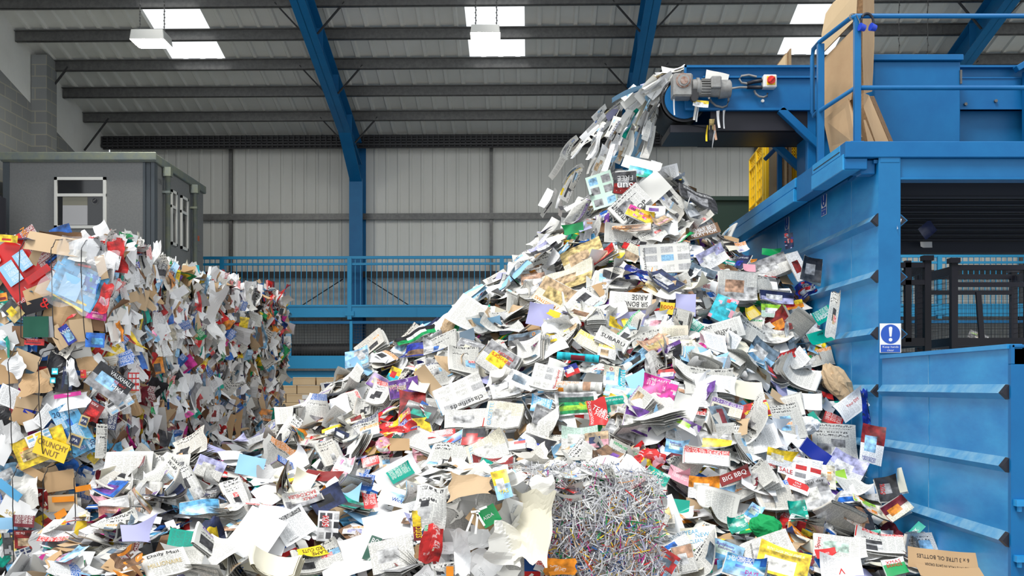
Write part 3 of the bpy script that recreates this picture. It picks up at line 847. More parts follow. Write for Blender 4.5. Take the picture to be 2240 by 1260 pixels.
# ---- conveyor
DV = 12.55
VX = lambda px: (px - CX) * DV / F
VZ = lambda py: EYE - (py - CY) * DV / F
YV2 = DV + .95
root = empty('belt_conveyor', (3.6, DV + .45, ZT - .04), 'blue belt conveyor tipping waste paper onto the heap', 'conveyor')
xa, xb = VX(1498), 7.9
for y0_, y1_, nm in ((DV, DV + .03, 'side_plate'), (YV2 - .03, YV2, 'side_plate')):
    mb = MB(); mb.box(xa, xb, y0_, y1_, VZ(241), VZ(170)); mb.box(xa, xb, y0_ + .02 * (y0_ == DV), y1_ + .02 * (y0_ == DV), VZ(172), VZ(149)); part(mb, nm, [M_BLUE], root, bevel=.004)
    yy = y0_ - .05 if y0_ == DV else y1_
    mb = MB(); mb.box(xa - .01, xb, yy, yy + .06, VZ(150), VZ(145)); mb.box(xa - .012, xa + .012, yy, yy + .05, VZ(172), VZ(145)); mb.box(xa + .2, xb, yy + .01, yy + .05, VZ(172), VZ(168)); mb.box(xa, xb, yy, yy + .06, VZ(243), VZ(238)); part(mb, 'flange', [M_BLUE], root)
# belt wrapping the head drum
cxd, czd, rd = VX(1499), VZ(213), .275
mb = MB()
pts = [(xb, czd + rd * .85)] + [(cxd + rd * math.cos(t), czd + rd * math.sin(t)) for t in np.linspace(math.pi / 2, 3 * math.pi / 2, 22)] + [(VX(1560), VZ(277)), (xb, VZ(262))]
V = []
for x, z in pts: V += [(x, DV + .1, z), (x, YV2 - .06, z)]
mb.add(V, [(2 * i, 2 * i + 1, 2 * i + 3, 2 * i + 2) for i in range(len(pts) - 1)], 0, True)
part(mb, 'belt', [M_RUBBER], root)
mb = MB(); mb.cyl((cxd, DV + .5, czd), (0, 1, 0), rd - .035, .78, 32); mb.cyl((cxd, DV + .09, czd), (0, 1, 0), rd - .05, .03, 32, 1); part(mb, 'head_drum', [M_DARKSTEEL, M_BLUE], root)
mb = MB(); mb.tube([(cxd + (rd - .02) * math.cos(t), DV + .075, czd + (rd - .02) * math.sin(t)) for t in np.linspace(0, 2 * math.pi, 30, False)], .012, 6, closed=True); part(mb, 'drum_rim', [M_DARKSTEEL], root)
mb = MB(); mb.box(VX(1470), xb, DV + .12, YV2 - .08, VZ(284), VZ(268)); mb.box(xa + .3, xb, DV + .03, DV + .06, VZ(284), VZ(241)); mb.box(xa + .3, xb, YV2 - .06, YV2 - .03, VZ(284), VZ(241)); part(mb, 'underpan', [M_BLACK], root)
mb = MB(); a, b = P(1626, 265, DV + .1), P(1660, 240, DV + .1); mb.tube([(a.x, a.y, a.z), (b.x, b.y, b.z)], .045, 12); part(mb, 'return_roller', [M_DARKSTEEL], root)
# support legs and knee braces
mb = MB(); mb.box(3.52, 3.86, DV + .1, DV + .8, ZT - .04, VZ(241)); part(mb, 'support_leg', [M_BLUE], root, bevel=.008)
mb = MB(); mb.box(3.44, 3.54, DV + .02, DV + .12, ZT - .04, VZ(241)); part(mb, 'support_leg', [M_BLUE], root, bevel=.005)
mb = MB(); mb.box(7.0, 7.4, DV + .1, DV + .8, ZT - .04, VZ(241)); part(mb, 'support_leg', [M_BLUE], root)
mb = MB(); mb.bar(P(1706, 240, DV), P(1793, 322, DV), .1, .085); part(mb, 'knee_brace', [M_BLUE], root, bevel=.005)
mb = MB(); mb.bar(P(1664, 286, YV2), P(1750, 368, YV2), .1, .08); part(mb, 'knee_brace', [M_BLUESTEEL], root, bevel=.005)
# geared motor on the near side
ym = DV - .12
gb = part(MB().box(VX(1467), VX(1509), ym - .1, DV + .02, VZ(221), VZ(171)), 'gearbox', [M_MOTOR], root, 'grey geared drive motor', bevel=.02)


def under(mb, nm, mt, par, label=None, bevel=0):
    o = mb.build(nm, mt); o.parent = par
    o.location = (0, 0, 0)
    if label: o['label'] = label
    if bevel: bev(o, bevel)
    return o
under(MB().cyl((VX(1488), ym - .1, VZ(188)), (0, 1, 0), .083, .03, 28), 'output_cover', [M_RUST], gb, 'rusty round gearbox cover', .006)
mb = MB(); mb.cyl((VX(1488), ym - .12, VZ(188)), (0, 1, 0), .066, .012, 28, 0); mb.cyl((VX(1489), ym - .13, VZ(189)), (0, 1, 0), .043, .016, 20, 1); under(mb, 'hub_cap', [M_MOTOR, M_RUST], gb)
mb = MB(); mb.cyl((VX(1514), ym - .02, VZ(197)), (1, 0, 0), .082, .05, 24); mb.cyl((VX(1521), ym - .02, VZ(198)), (1, 0, 0), .105, .03, 24); under(mb, 'flange_ring', [M_MOTOR], gb, None, .005)
mt = part(MB().cyl((VX(1556), ym - .02, VZ(201)), (1, 0, 0), .096, .36, 28), 'motor', [M_MOTOR], root)
for i in range(7):
    a_ = -.9 + i * .3
    under(MB().box(VX(1527), VX(1547), ym - .02 - .115 * math.cos(a_) - .01, ym - .02 - .09 * math.cos(a_), VZ(200) + .105 * math.sin(a_) - .004, VZ(200) + .105 * math.sin(a_) + .004), 'cooling_fin', [M_MOTOR], mt)
under(MB().cyl((VX(1580), ym - .02, VZ(203)), (1, 0, 0), .106, .13, 28, 0, .09), 'fan_cowl', [M_MOTOR], mt, None, .008)
under(MB().box(VX(1546), VX(1568), ym - .17, ym - .05, VZ(207), VZ(181)), 'terminal_box', [M_MOTOR], mt, None, .012)
mb = MB(); mb.box(VX(1505), VX(1521), ym - .09, ym, VZ(226), VZ(205)); mb.cyl((VX(1512), ym - .07, VZ(226)), (0, 1, 0), .035, .06, 16); under(mb, 'torque_arm', [M_DARKSTEEL], gb)
Q = lambda px, py, d=DV - .06: tuple(P(px, py, d))
for pts, nm in (([Q(1551, 214, ym - .1), Q(1556, 223), Q(1566, 231), Q(1580, 235), Q(1590, 232), Q(1594, 220), Q(1592, 200), Q(1602, 193), Q(1618, 191), Q(1636, 191)], 'power_cable'), ([Q(1655, 168), Q(1638, 164), Q(1622, 166), Q(1617, 173), Q(1622, 181), Q(1636, 183)], 'power_cable'), ([Q(1679, 204), Q(1678, 210), Q(1670, 213), Q(1660, 211), Q(1653, 205), Q(1650, 198)], 'power_cable')):
    part(MB().tube(pts, .013, 8), nm, [M_CABLE], root)
for a, b in ((1634, 183), (1634, 191)):
    part(MB().tube([Q(a, b), Q(a + 14, b - (4 if b < 190 else 0)), Q(1667, b - (7 if b < 190 else 0))], .021, 8), 'cable_gland', [M_BLACK], root)
sw = part(MB().box(VX(1665), VX(1694), DV - .12, DV, VZ(197), VZ(169)), 'isolator_switch', [M_WHITE], root, 'white isolator box with red switch', bevel=.01)
c = (VX(1681), DV - .122, VZ(182))
under(MB().box(c[0] - .047, c[0] + .047, DV - .126, DV - .118, c[2] - .052, c[2] + .045), 'yellow_plate', [M_YELLOW], sw)
under(MB().cyl((c[0], DV - .135, c[2]), (0, 1, 0), .046, .025, 24), 'red_knob', [M_RED], sw, None, .004)
under(MB().bar((c[0] - .03, DV - .152, c[2] - .03), (c[0] + .03, DV - .152, c[2] + .03), .022, .02, 0, (0, 1, 0)), 'knob_grip', [M_RED], sw, None, .004)
part(MB().cyl(Q(1668, 221, DV - .01), (0, 1, 0), .018, .03, 14), 'bolt_head', [M_WHITE], root)

# ---- steel hopper box and the conveyor section behind the rail
DH = 11.0
HX = lambda px: (px - CX) * DH / F
HZ = lambda py: EYE - (py - CY) * DH / F
root = empty('feed_hopper', (HX(2005), DH + .6, ZT - .04), 'plain blue steel hopper box on the platform behind the handrail', 'hopper')
part(MB().box(HX(1912), HX(2101), DH, DH + 1.3, ZT - .04, HZ(134)), 'body', [M_BLUE], root, bevel=.01)
part(MB().box(HX(1900), HX(2105), DH - .04, DH + 1.34, HZ(134), HZ(121)), 'top_rim', [M_BLUE], root, bevel=.006)
part(MB().box(HX(2099), HX(2103), DH - .02, DH, HZ(184), HZ(154)), 'clip_strip', [M_GALV], root)
root = empty('feed_conveyor', (HX(2190), DH + 1.0, ZT - .04), 'blue side panel of the feed conveyor beside the hopper box', 'conveyor')
d4 = DH + .25
fx = lambda px: (px - CX) * d4 / F
fz = lambda py: EYE - (py - CY) * d4 / F
part(MB().box(fx(2095), 8.0, d4, d4 + .05, fz(240), fz(170)), 'side_panel', [M_BLUE], root, bevel=.005)
part(MB().box(fx(2095), 8.0, d4 + .06, d4 + .12, fz(172), fz(148)), 'upper_panel', [M_BLUESTEEL], root)
part(MB().box(fx(2095), 8.0, d4 - .02, d4 + .1, fz(148), fz(144)).box(fx(2095), 8.0, d4 - .01, d4 + .05, fz(172), fz(169)).box(fx(2095), 8.0, d4 - .02, d4 + .05, fz(240), fz(236)), 'flange', [M_BLUE], root)
part(MB().box(fx(2095), 8.0, d4 + .1, d4 + .16, ZT - .04, fz(238)), 'lower_panel', [M_BLUESTEEL], root)
part(MB().box(fx(2233), 8.0, d4 - .14, d4 - .02, ZT - .04, fz(160)).bar(P(2222, 152, d4 - .08), P(2262, 128, d4 - .08), .09, .06), 'end_post', [M_BLUE], root, bevel=.005)
for px, py in ((2178, 221), (2112, 228)):
    part(MB().cyl(P(px, py, d4 - .01), (0, 1, 0), .016, .03, 12), 'bolt_head', [M_GALV], root)

# ---- big cardboard sheets leaning behind the rail
def plate(name, pts, thick, label, group, mt=M_CARD, edge=True):
    """pts (px, py, depth) corners of a board with real thickness; brown corrugated edge all round"""
    V = [P(*p) for p in pts]
    n = (V[1] - V[0]).cross(V[2] - V[0]).normalized()
    if n.y < 0: n = -n
    c = sum(V, Vector()) / len(V)
    zb = min(v.z for v in V)
    root = empty(name, (c.x, c.y, zb), label, 'cardboard', group)
    mb = MB(); k = len(V); B = [v + n * thick for v in V]
    mb.add(V + B, [tuple(range(k)), tuple(range(k, 2 * k))[::-1]], 0)
    part(mb, 'face', [mt], root)
    mb = MB(); mb.add(V + B, [(i, (i + 1) % k, k + (i + 1) % k, k + i) for i in range(k)], 0)
    part(mb, 'corrugated_edge', [M_CARDDK], root)
    return root
G = 'cardboard sheets leaning behind the handrail'
plate('cardboard_sheet', [(1801, 262, 10.75), (1855, 216, 10.25), (1884, 300, 9.95), (1872, 318, 10.0), (1816, 334, 10.7)], .012, 'tan cardboard sheet at the foot of the leaning sheets, clipped corners', G)
plate('cardboard_sheet', [(1800, 130, 10.85), (1875, 55, 10.3), (1878, 100, 10.3), (1862, 218, 10.35), (1800, 262, 10.85)], .014, 'tall tan cardboard sheet in the middle of the leaning sheets', G)
plate('cardboard_sheet', [(1797, 118, 10.8), (1797, 75, 10.8), (1806, 30, 10.75), (1822, 6, 10.65), (1845, -14, 10.5), (1876, -20, 10.25), (1873, 40, 10.28)], .012, 'pale cardboard sheet with a rounded corner, topmost behind the handrail', G, M_CARDLT)
plate('cardboard_sheet', [(1800, 262, 10.9), (1876, 200, 10.42), (1905, 310, 10.42), (1822, 330, 10.9)], .015, 'tan cardboard sheet hidden behind the clipped one at the foot', G)
plate('cardboard_sheet', [(1888, -20, 10.45), (1912, -20, 10.9), (1913, 90, 10.9), (1908, 200, 10.85), (1890, 205, 10.4), (1886, 120, 10.42)], .05, 'tall narrow cardboard seen edge on beside the ear defenders', G, M_CARD)
plate('cardboard_sheet', [(1889, 203, 10.15), (1901, 208, 10.4), (1944, 310, 10.4), (1915, 310, 10.1), (1889, 235, 10.12)], .03, 'bent brown cardboard slanting down behind the rail post', G, M_CARD)
plate('cardboard_sheet', [(1903, 210, 10.5), (1912, 210, 10.7), (1954, 310, 10.7), (1946, 310, 10.5)], .02, 'thin brown cardboard edge next to the hopper box', G, M_CARDDK)
plate('cardboard_sheet', [(1889, 262, 10.0), (1893, 262, 10.05), (1912, 310, 10.05), (1898, 310, 10.0)], .012, 'small dark cardboard strip at the rail post foot', G, M_CARD)
Gt = 'cardboard standing at the far end of the platform'
plate('cardboard_sheet', [(1683, 285, 13.9), (1703, 285, 13.95), (1703, 424, 13.95), (1683, 434, 13.9)], .012, 'beige cardboard panel standing beside the yellow crate', Gt, M_CARDLT)
plate('cardboard_sheet', [(1712, 285, 13.8), (1716, 285, 14.2), (1719, 408, 14.2), (1714, 408, 13.8)], .012, 'narrow brown cardboard edge behind the far rail post', Gt, M_CARD)
plate('cardboard_sheet', [(1723, 285, 13.75), (1729, 285, 14.1), (1729, 398, 14.1), (1723, 402, 13.75)], .012, 'pale cardboard edge next to the conveyor brace', Gt, M_CARDLT)
plate('cardboard_sheet', [(1700, 143, 13.9), (1718, 119, 13.8), (1722, 117, 13.8), (1722, 428, 13.8), (1700, 436, 13.9)], .012, 'pale cardboard corner rising behind the conveyor', Gt, M_CARDLT)
plate('cardboard_sheet', [(1725, 114, 13.75), (1731, 106, 13.8), (1732, 428, 13.8), (1725, 430, 13.75)], .02, 'brown cardboard edge rising highest behind the conveyor', Gt, M_CARD)

# ---- yellow plastic crates
def crate_side(px0, px1, d_near, d_far, py_t, py_b, label):
    """perforated yellow crate standing on its side"""
    a, b = P(px1, py_t[1], d_near), P(px0, py_t[0], d_far)
    u = Vector((b.x - a.x, b.y - a.y, 0)); W = u.length; u.normalize()
    zt, zb = a.z, P(px1, py_b, d_near).z
    n = Vector((-u.y, u.x, 0)); n = n if n.x > 0 else -n
    H = zt - zb
    root = empty('plastic_crate', (a + b) / 2 * 1.0 - Vector((0, 0, H)), label, 'crate', 'yellow crates on the platform')
    q = lambda s, z, t: a + u * (s * W) + Vector((0, 0, z * H - H)) + n * t
    def rect(mb, s0_, s1_, z0_, z1_, t0=-.02, t1=.03, mi=0):
        mb.prism([q(s0_, z0_, t0), q(s1_, z0_, t0), q(s1_, z1_, t0), q(s0_, z1_, t0)], n * (t1 - t0), mi)
    mb = MB()
    for s_ in (0, .46, .95): rect(mb, s_, s_ + .09 - .04 * (s_ > .9), 0, 1)
    for z_ in (0, .17, .78, .97): rect(mb, 0, 1, z_, z_ + .03)
    part(mb, 'rim_frame', [M_YELLOW], root, bevel=.006)
    mb = MB(); rect(mb, .04, .98, .16, .82, .02, .04); part(mb, 'panel', [M_YELLOWDK], root)
    mb = MB()
    for s0_ in (.1, .56):
        for z0_ in (.03, .82):
            for i in range(5): rect(mb, s0_ + i * .085, s0_ + i * .085 + .03, z0_, z0_ + .15, 0, .02)
            for i in range(4): rect(mb, s0_, s0_ + .38, z0_ + i * .045, z0_ + i * .045 + .016, 0, .02)
        for i in range(2): rect(mb, s0_ + .1 + i * .14, s0_ + .14 + i * .14, .2, .78, -.01, .03)
        for i in range(3): rect(mb, s0_, s0_ + .36, .34 + i * .15, .36 + i * .15, -.005, .03)
    part(mb, 'lattice_ribs', [M_YELLOW], root)
    mb = MB(); rect(mb, -.02, .1, 0, 1, .0, .17); rect(mb, 0, 1, .97, 1, .0, .16); rect(mb, 0, 1, 0, .03, .0, .16); part(mb, 'end_wall', [M_YELLOW], root, bevel=.012)
crate_side(1641, 1673, 14.0, 15.2, (338, 307), 452, 'yellow perforated plastic crate standing on end at the platform edge')
a = P(1735, 303, 14.2)
mb = MB()
for i in range(5): mb.box(a.x - .03 + i * .03, a.x - .022 + i * .03, 14.2, 14.215, ZT, a.z)
for i in range(10): mb.box(a.x - .03, a.x + .1, 14.2, 14.215, a.z - .04 * i, a.z - .04 * i + .012)
mb.box(a.x - .03, a.x + .12, 14.22, 14.5, ZT - .04, a.z - .02)
tag(mb.build('plastic_crate', [M_YELLOW]), 'yellow lattice crate half hidden behind the conveyor leg', 'crate', 'yellow crates on the platform')

# ---- dark green skip behind the heap
a, b = P(1558, 430, 16.2), P(1652, 430, 16.2)
root = empty('waste_skip', ((a.x + b.x) / 2 + .3, 17, 0), 'dark green steel skip behind the heap top', 'skip')
part(MB().box(a.x, b.x + .9, 16.2, 18.0, 0, a.z), 'body', [M_GREEN], root, bevel=.01)
part(MB().box(a.x - .03, b.x + .93, 16.16, 16.24, a.z - .06, a.z + .0), 'rim', [M_GREEN], root)

# ---- black wire cages under the platform
def cage(xa_, xb_, ya, yb, z0, z1, label, lean=False, lid=True):
    root = empty('mesh_cage', ((xa_ + xb_) / 2, (ya + yb) / 2, 0), label, 'cage', 'black wire cages under the platform')
    for x in (xa_, xb_):
        for y in (ya, yb):
            part(MB().box(x - .045, x + .045, y - .045, y + .045, 0, z1).box(x - .07, x + .07, y - .07, y + .07, z1, z1 + .07), 'corner_post', [M_BLACK], root)
    for y in (ya, yb):
        for z, t in ((z1 - .06, .07), (z1 - .30, .065), (z0, .11)):
            part(MB().box(xa_, xb_, y - .04, y + .04, z - t / 2, z + t / 2), 'cross_rail', [M_BLACK], root)
    for x in (xa_, xb_):
        for z in (z1 - .1, z0):
            part(MB().box(x - .03, x + .03, ya, yb, z - .06, z + .06), 'side_rail', [M_BLACK], root)
    def msh(o, u, L, n_):
        mb = MB()
        for i in range(int(L / .058)): mb.prism([Vector(o) + Vector(u) * (i * .058) + Vector(k) for k in ((0, 0, z0), (.004, .003, z0), (.004, .0, z0))], Vector((0, 0, z1 - .1 - z0)))
        for i in range(int((z1 - z0) / .075)):
            p = Vector(o) + Vector((0, 0, z0 + .03 + i * .075)); mb.bar(p, p + Vector(u) * L, .004, .004)
        k = part(mb, 'mesh_panel', [M_BLACK], root); k['kind'] = 'stuff'
    msh((xa_, ya, 0), (1, 0, 0), xb_ - xa_, 0); msh((xa_, yb, 0), (1, 0, 0), xb_ - xa_, 0); msh((xa_, ya, 0), (0, 1, 0), yb - ya, 0); msh((xb_, ya, 0), (0, 1, 0), yb - ya, 0)
    xm = xa_ + (xb_ - xa_) * .72
    part(MB().box(xm - .04, xm + .04, ya - .04, ya + .04, z0, z1), 'upright', [M_BLACK], root)
    if lean:
        part(MB().bar((xa_ + .24 * (xb_ - xa_), ya, z1 - .4), (xa_ + .29 * (xb_ - xa_), ya, z0 - .3), .07, .05, 0, (0, 1, 0)), 'loose_strut', [M_BLACK], root)
    return root
dc = 15.4
kx = lambda px: (px - CX) * dc / F
kz = lambda py: EYE - (py - CY) * dc / F
cage(kx(2086), kx(2310), dc, dc + 1.3, kz(748), kz(576), 'large black wire cage under the platform with a slanting strut', True)
cage(kx(1860), kx(2010), dc - .3, dc + 1.0, kz(750), kz(576), 'black wire cage mostly hidden behind the corner post')

# scraps of paper caught on the platform underside are added with the loose paper
# ================================================================ LOOSE PAPER: shapes, printing, pieces
rng = np.random.RandomState(20)
U = lambda a, b: float(rng.uniform(a, b))


def shape(w, h, bend=0.0, bdir=0.0, rip=0.0, crum=0.0, curl=0.0, fold=0.0, fdir=0.0, seed=None):
    """a bent, rippled, creased sheet: returns f(X, Y, dz) -> n x 3"""
    r = rng
    rp = [(U(0, 6.28), U(9, 24), U(0, 6.28)) for _ in range(2)]
    cr = [(U(0, 6.28), U(-.42, .42) * max(w, h), U(.5, 1) * r.choice([-1, 1])) for _ in range(7 if crum < .02 else 12)]
    ow = [(U(0, 6.28), U(.8, 2.2), U(0, 6.28)) for _ in range(2)]
    cs = (r.choice([-1, 1]), r.choice([-1, 1]))
    f0 = U(-.12, .12) * w
    cb, sb = math.cos(bdir), math.sin(bdir)
    kk = bend if abs(bend) > 1e-4 else 0.0

    def f(X, Y, dz=0.0):
        z = np.zeros_like(X) + dz
        if crum > .011:
            m = min(.045, crum * 2)
            (a1, q1, p1), (a2, q2, p2) = ow
            u, v = X / w * 6.28, Y / h * 6.28
            X, Y = X + w * m * np.sin(q1 * v + u * .5 + p1), Y + h * m * np.sin(q2 * u + v * .5 + p2)
        for a, q, p in rp:
            if rip: z = z + rip * np.sin(q * (X * math.cos(a) + Y * math.sin(a)) + p)
        for a, q, p in cr:
            if crum: z = z + crum * 11 * p * (np.abs(X * math.cos(a) + Y * math.sin(a) - q) - .12 * w)
        if curl:
            t = np.maximum(0, cs[0] * X / (w / 2) + cs[1] * Y / (h / 2) - 0.75)
            z = z + curl * t * t
        if fold:
            s = (X - f0) * math.cos(fdir) + Y * math.sin(fdir)
            z = z + fold * np.sqrt(s * s + 1e-4)
        if kk:
            s = X * cb + Y * sb; t = -X * sb + Y * cb
            a = np.clip(kk * s, -2.6, 2.6)
            s2 = (1 / kk - z) * np.sin(a); z2 = 1 / kk - (1 / kk - z) * np.cos(a)
            X, Y, z = s2 * cb - t * sb, s2 * sb + t * cb, z2
        return np.stack([X, Y, z], 1)
    return f


NEWS = [(.66, .655, .62), (.60, .595, .555), (.55, .545, .51), (.70, .695, .665), (.63, .60, .54)]
CW = (.785, .79, .795)
COLS = {'red': (.55, .02, .02), 'dred': (.22, .015, .015), 'blue': (.02, .12, .45), 'royal': (.015, .03, .30), 'navy': (.02, .03, .09), 'lblue': (.28, .52, .75), 'sky': (.10, .38, .66),
        'teal': (.0, .33, .24), 'green': (.008, .30, .085), 'lime': (.32, .62, .05), 'yellow': (.85, .60, .03), 'orange': (.75, .25, .02), 'purple': (.14, .05, .28), 'lilac': (.42, .42, .66),
        'magenta': (.60, .03, .28), 'pink': (.75, .35, .42), 'black': (.018, .018, .022), 'dark': (.06, .06, .065), 'brown': (.20, .11, .06), 'tan': (.50, .36, .22), 'cream': (.74, .70, .56),
        'grey': (.30, .30, .31), 'lgrey': (.5, .5, .5), 'white': CW, 'news': NEWS[0], 'maroon': (.16, .015, .025), 'gold': (.55, .42, .18), 'cyan': (.02, .45, .55), 'card': (.46, .30, .16),
        'lnews': (.70, .69, .65), 'skin': (.55, .33, .22), 'gblue': (.12, .17, .22), 'mint': (.55, .72, .62), 'bgreen': (.015, .085, .055)}
K = lambda c: COLS[c] if isinstance(c, str) else c


def page(nx, ny, c, code=0.0):
    A = np.zeros((ny, nx, 4)); A[..., :3] = K(c); A[..., 3] = code
    return A


def rect(A, u0, u1, v0, v1, c, code=0.0, jit=0.0):
    """u from the start of a line, v from the foot of the page, both 0..1"""
    ny, nx = A.shape[:2]
    i0, i1 = int(round(u0 * nx)), max(int(round(u0 * nx)) + 1, int(round(u1 * nx)))
    j0, j1 = int(round(v0 * ny)), max(int(round(v0 * ny)) + 1, int(round(v1 * ny)))
    B = A[j0:j1, i0:i1]
    B[..., :3] = K(c); B[..., 3] = code
    if jit: B[..., :3] *= (1 + jit * (rng.rand(*B.shape[:2], 1) - .5))
    return A


def p_news(nx, ny, acc=None, photo=None, tone=None, head=1):
    t = NEWS[rng.randint(5)] if tone is None else K(tone)
    A = page(nx, ny, t, .25)
    if rng.rand() < .75 or acc:
        v = 1 - U(.1, .18)
        if acc: rect(A, 0.02, 1, v, 1, acc, 1.0)
        else: rect(A, .05, .95, v, 1, t, .5)
    if head:
        v = U(.6, .78); rect(A, .05, U(.5, .95), v, v + .12, t, .5)
    for _ in range(rng.randint(1, 4)):
        c = photo or ['grey', 'dark', 'gblue', 'grey', 'lgrey', 'dark', 'lblue', 'tan', 'lgrey'][rng.randint(9)]
        u, v = U(0, .6), U(.05, .5)
        rect(A, u, u + U(.22, .42), v, v + U(.2, .34), c, .75, .35)
    if rng.rand() < .3:
        u, v = U(0, .7), U(0, .6); rect(A, u, u + .25, v, v + .12, ['red', 'blue', 'yellow', 'lblue', 'orange'][rng.randint(5)], 1.0)
    A[0, :, 3] = A[-1, :, 3] * (A[-1, :, 3] > .9); A[:, 0, 3] = 0; A[:, 0, :3] = t
    return A


def p_cover(nx, ny, c1, c2=None, c3=None):
    A = page(nx, ny, c1, .75)
    A[..., :3] *= (1 + .25 * (rng.rand(ny, nx, 1) - .5))
    if c2:
        rect(A, U(.05, .3), U(.6, .95), U(.1, .3), U(.5, .7), c2, .75, .4)
    if c3:
        rect(A, 0, 1, .82, 1, c3, 1.0)
    elif rng.rand() < .5:
        rect(A, .1, U(.5, .9), .78, .92, c1, 1.0)
    return A


def p_grid(nx, ny, c1, c2, code=.25, nu=3, nv=3):
    A = page(nx, ny, c1, 0)
    for i in range(nu):
        for j in range(nv):
            rect(A, (i + .15) / nu, (i + .9) / nu, (j + .18) / nv, (j + .88) / nv, c2[rng.randint(len(c2))] if isinstance(c2, (list, tuple)) and isinstance(c2[0], str) else c2, code, .3)
    return A


def paint(style, nx, ny):
    """style string -> page colours"""
    k = style.split(':'); a = k[1].split(',') if len(k) > 1 and k[1] else []
    if k[0] == 'plain': return page(nx, ny, a[0], 0)
    if k[0] == 'text':
        A = page(nx, ny, a[0], .25); A[0, :, 3] = A[-1, :, 3] = 0; A[:, 0, 3] = A[:, -1, 3] = 0
        if len(a) > 1: rect(A, .05, .95, .8, .95, a[1], 1.0 if a[1] != a[0] else .5)
        return A
    if k[0] == 'wtext':
        A = page(nx, ny, a[0], 1.0); A[: max(1, ny // 3), :, 3] = 0; A[:, 0, 3] = 0; A[:, -1, 3] = 0; return A
    if k[0] == 'news': return p_news(nx, ny, *(x if x != '-' else None for x in a))
    if k[0] == 'cover': return p_cover(nx, ny, *a)
    if k[0] == 'grid': return p_grid(nx, ny, a[0], a[1:], .25)
    if k[0] == 'pgrid': return p_grid(nx, ny, a[0], a[1:], .75, 2, 3)
    if k[0] == 'pic':   # picture filling the page, bands of colour from foot to top
        A = page(nx, ny, a[0], .75)
        for i, c in enumerate(a): rect(A, 0, 1, i / len(a), (i + 1) / len(a), c, .75, .45)
        A[0, :, :3] = A[-1, :, :3] = .7; A[:, 0, :3] = A[:, -1, :3] = .7
        return A
    if k[0] == 'band':  # ground, band colour across the head, picture
        A = page(nx, ny, a[0], .25 if a[0] in ('white', 'news', 'lnews', 'cream') else 0)
        rect(A, 0, 1, .68, 1, a[1], 1.0)
        if len(a) > 2: rect(A, .1, .55, .12, .58, a[2], .75, .4)
        return A
    if k[0] == 'split':  # two halves
        cd = lambda c: .25 if c in ('white', 'lnews', 'cream', 'news', 'mint') else .75
        A = page(nx, ny, a[0], cd(a[0])); rect(A, 0, 1, .5, 1, a[1], cd(a[1]), .2)
        if len(a) > 2: rect(A, .2, .7, .3, .75, a[2], .75, .3)
        return A
    if k[0] == 'mosaic':
        A = page(nx, ny, a[0], .75)
        for _ in range(4 + 2 * len(a)):
            u, v = U(-.1, .9), U(-.1, .9); rect(A, max(0, u), u + U(.1, .4), max(0, v), v + U(.06, .3), a[rng.randint(len(a))], [0, .75, 1.0][rng.randint(3)])
        return A
    if k[0] == 'badge':
        A = page(nx, ny, a[0], 0); rect(A, .12, .88, .3, .8, a[1], 0); return A
    raise ValueError(style)


def put_text(mb, f, w, h, texts):
    for t in texts:
        s, c, u, v, th, rot = t[:6]
        V, Fc = text_geo(s)
        if not len(V): continue
        sc = th * h
        X, Y = V[:, 0] * sc, V[:, 1] * sc
        if len(t) > 6: X = X * (t[6] * (w if rot % 180 == 0 else h) / (X.max() - X.min()))
        a = math.radians(rot)
        X, Y = X * math.cos(a) - Y * math.sin(a), X * math.sin(a) + Y * math.cos(a)
        X, Y = X + (u - .5) * w, Y + (v - .5) * h
        mb.tris(f(X, Y, .003).tolist(), Fc, K(c))


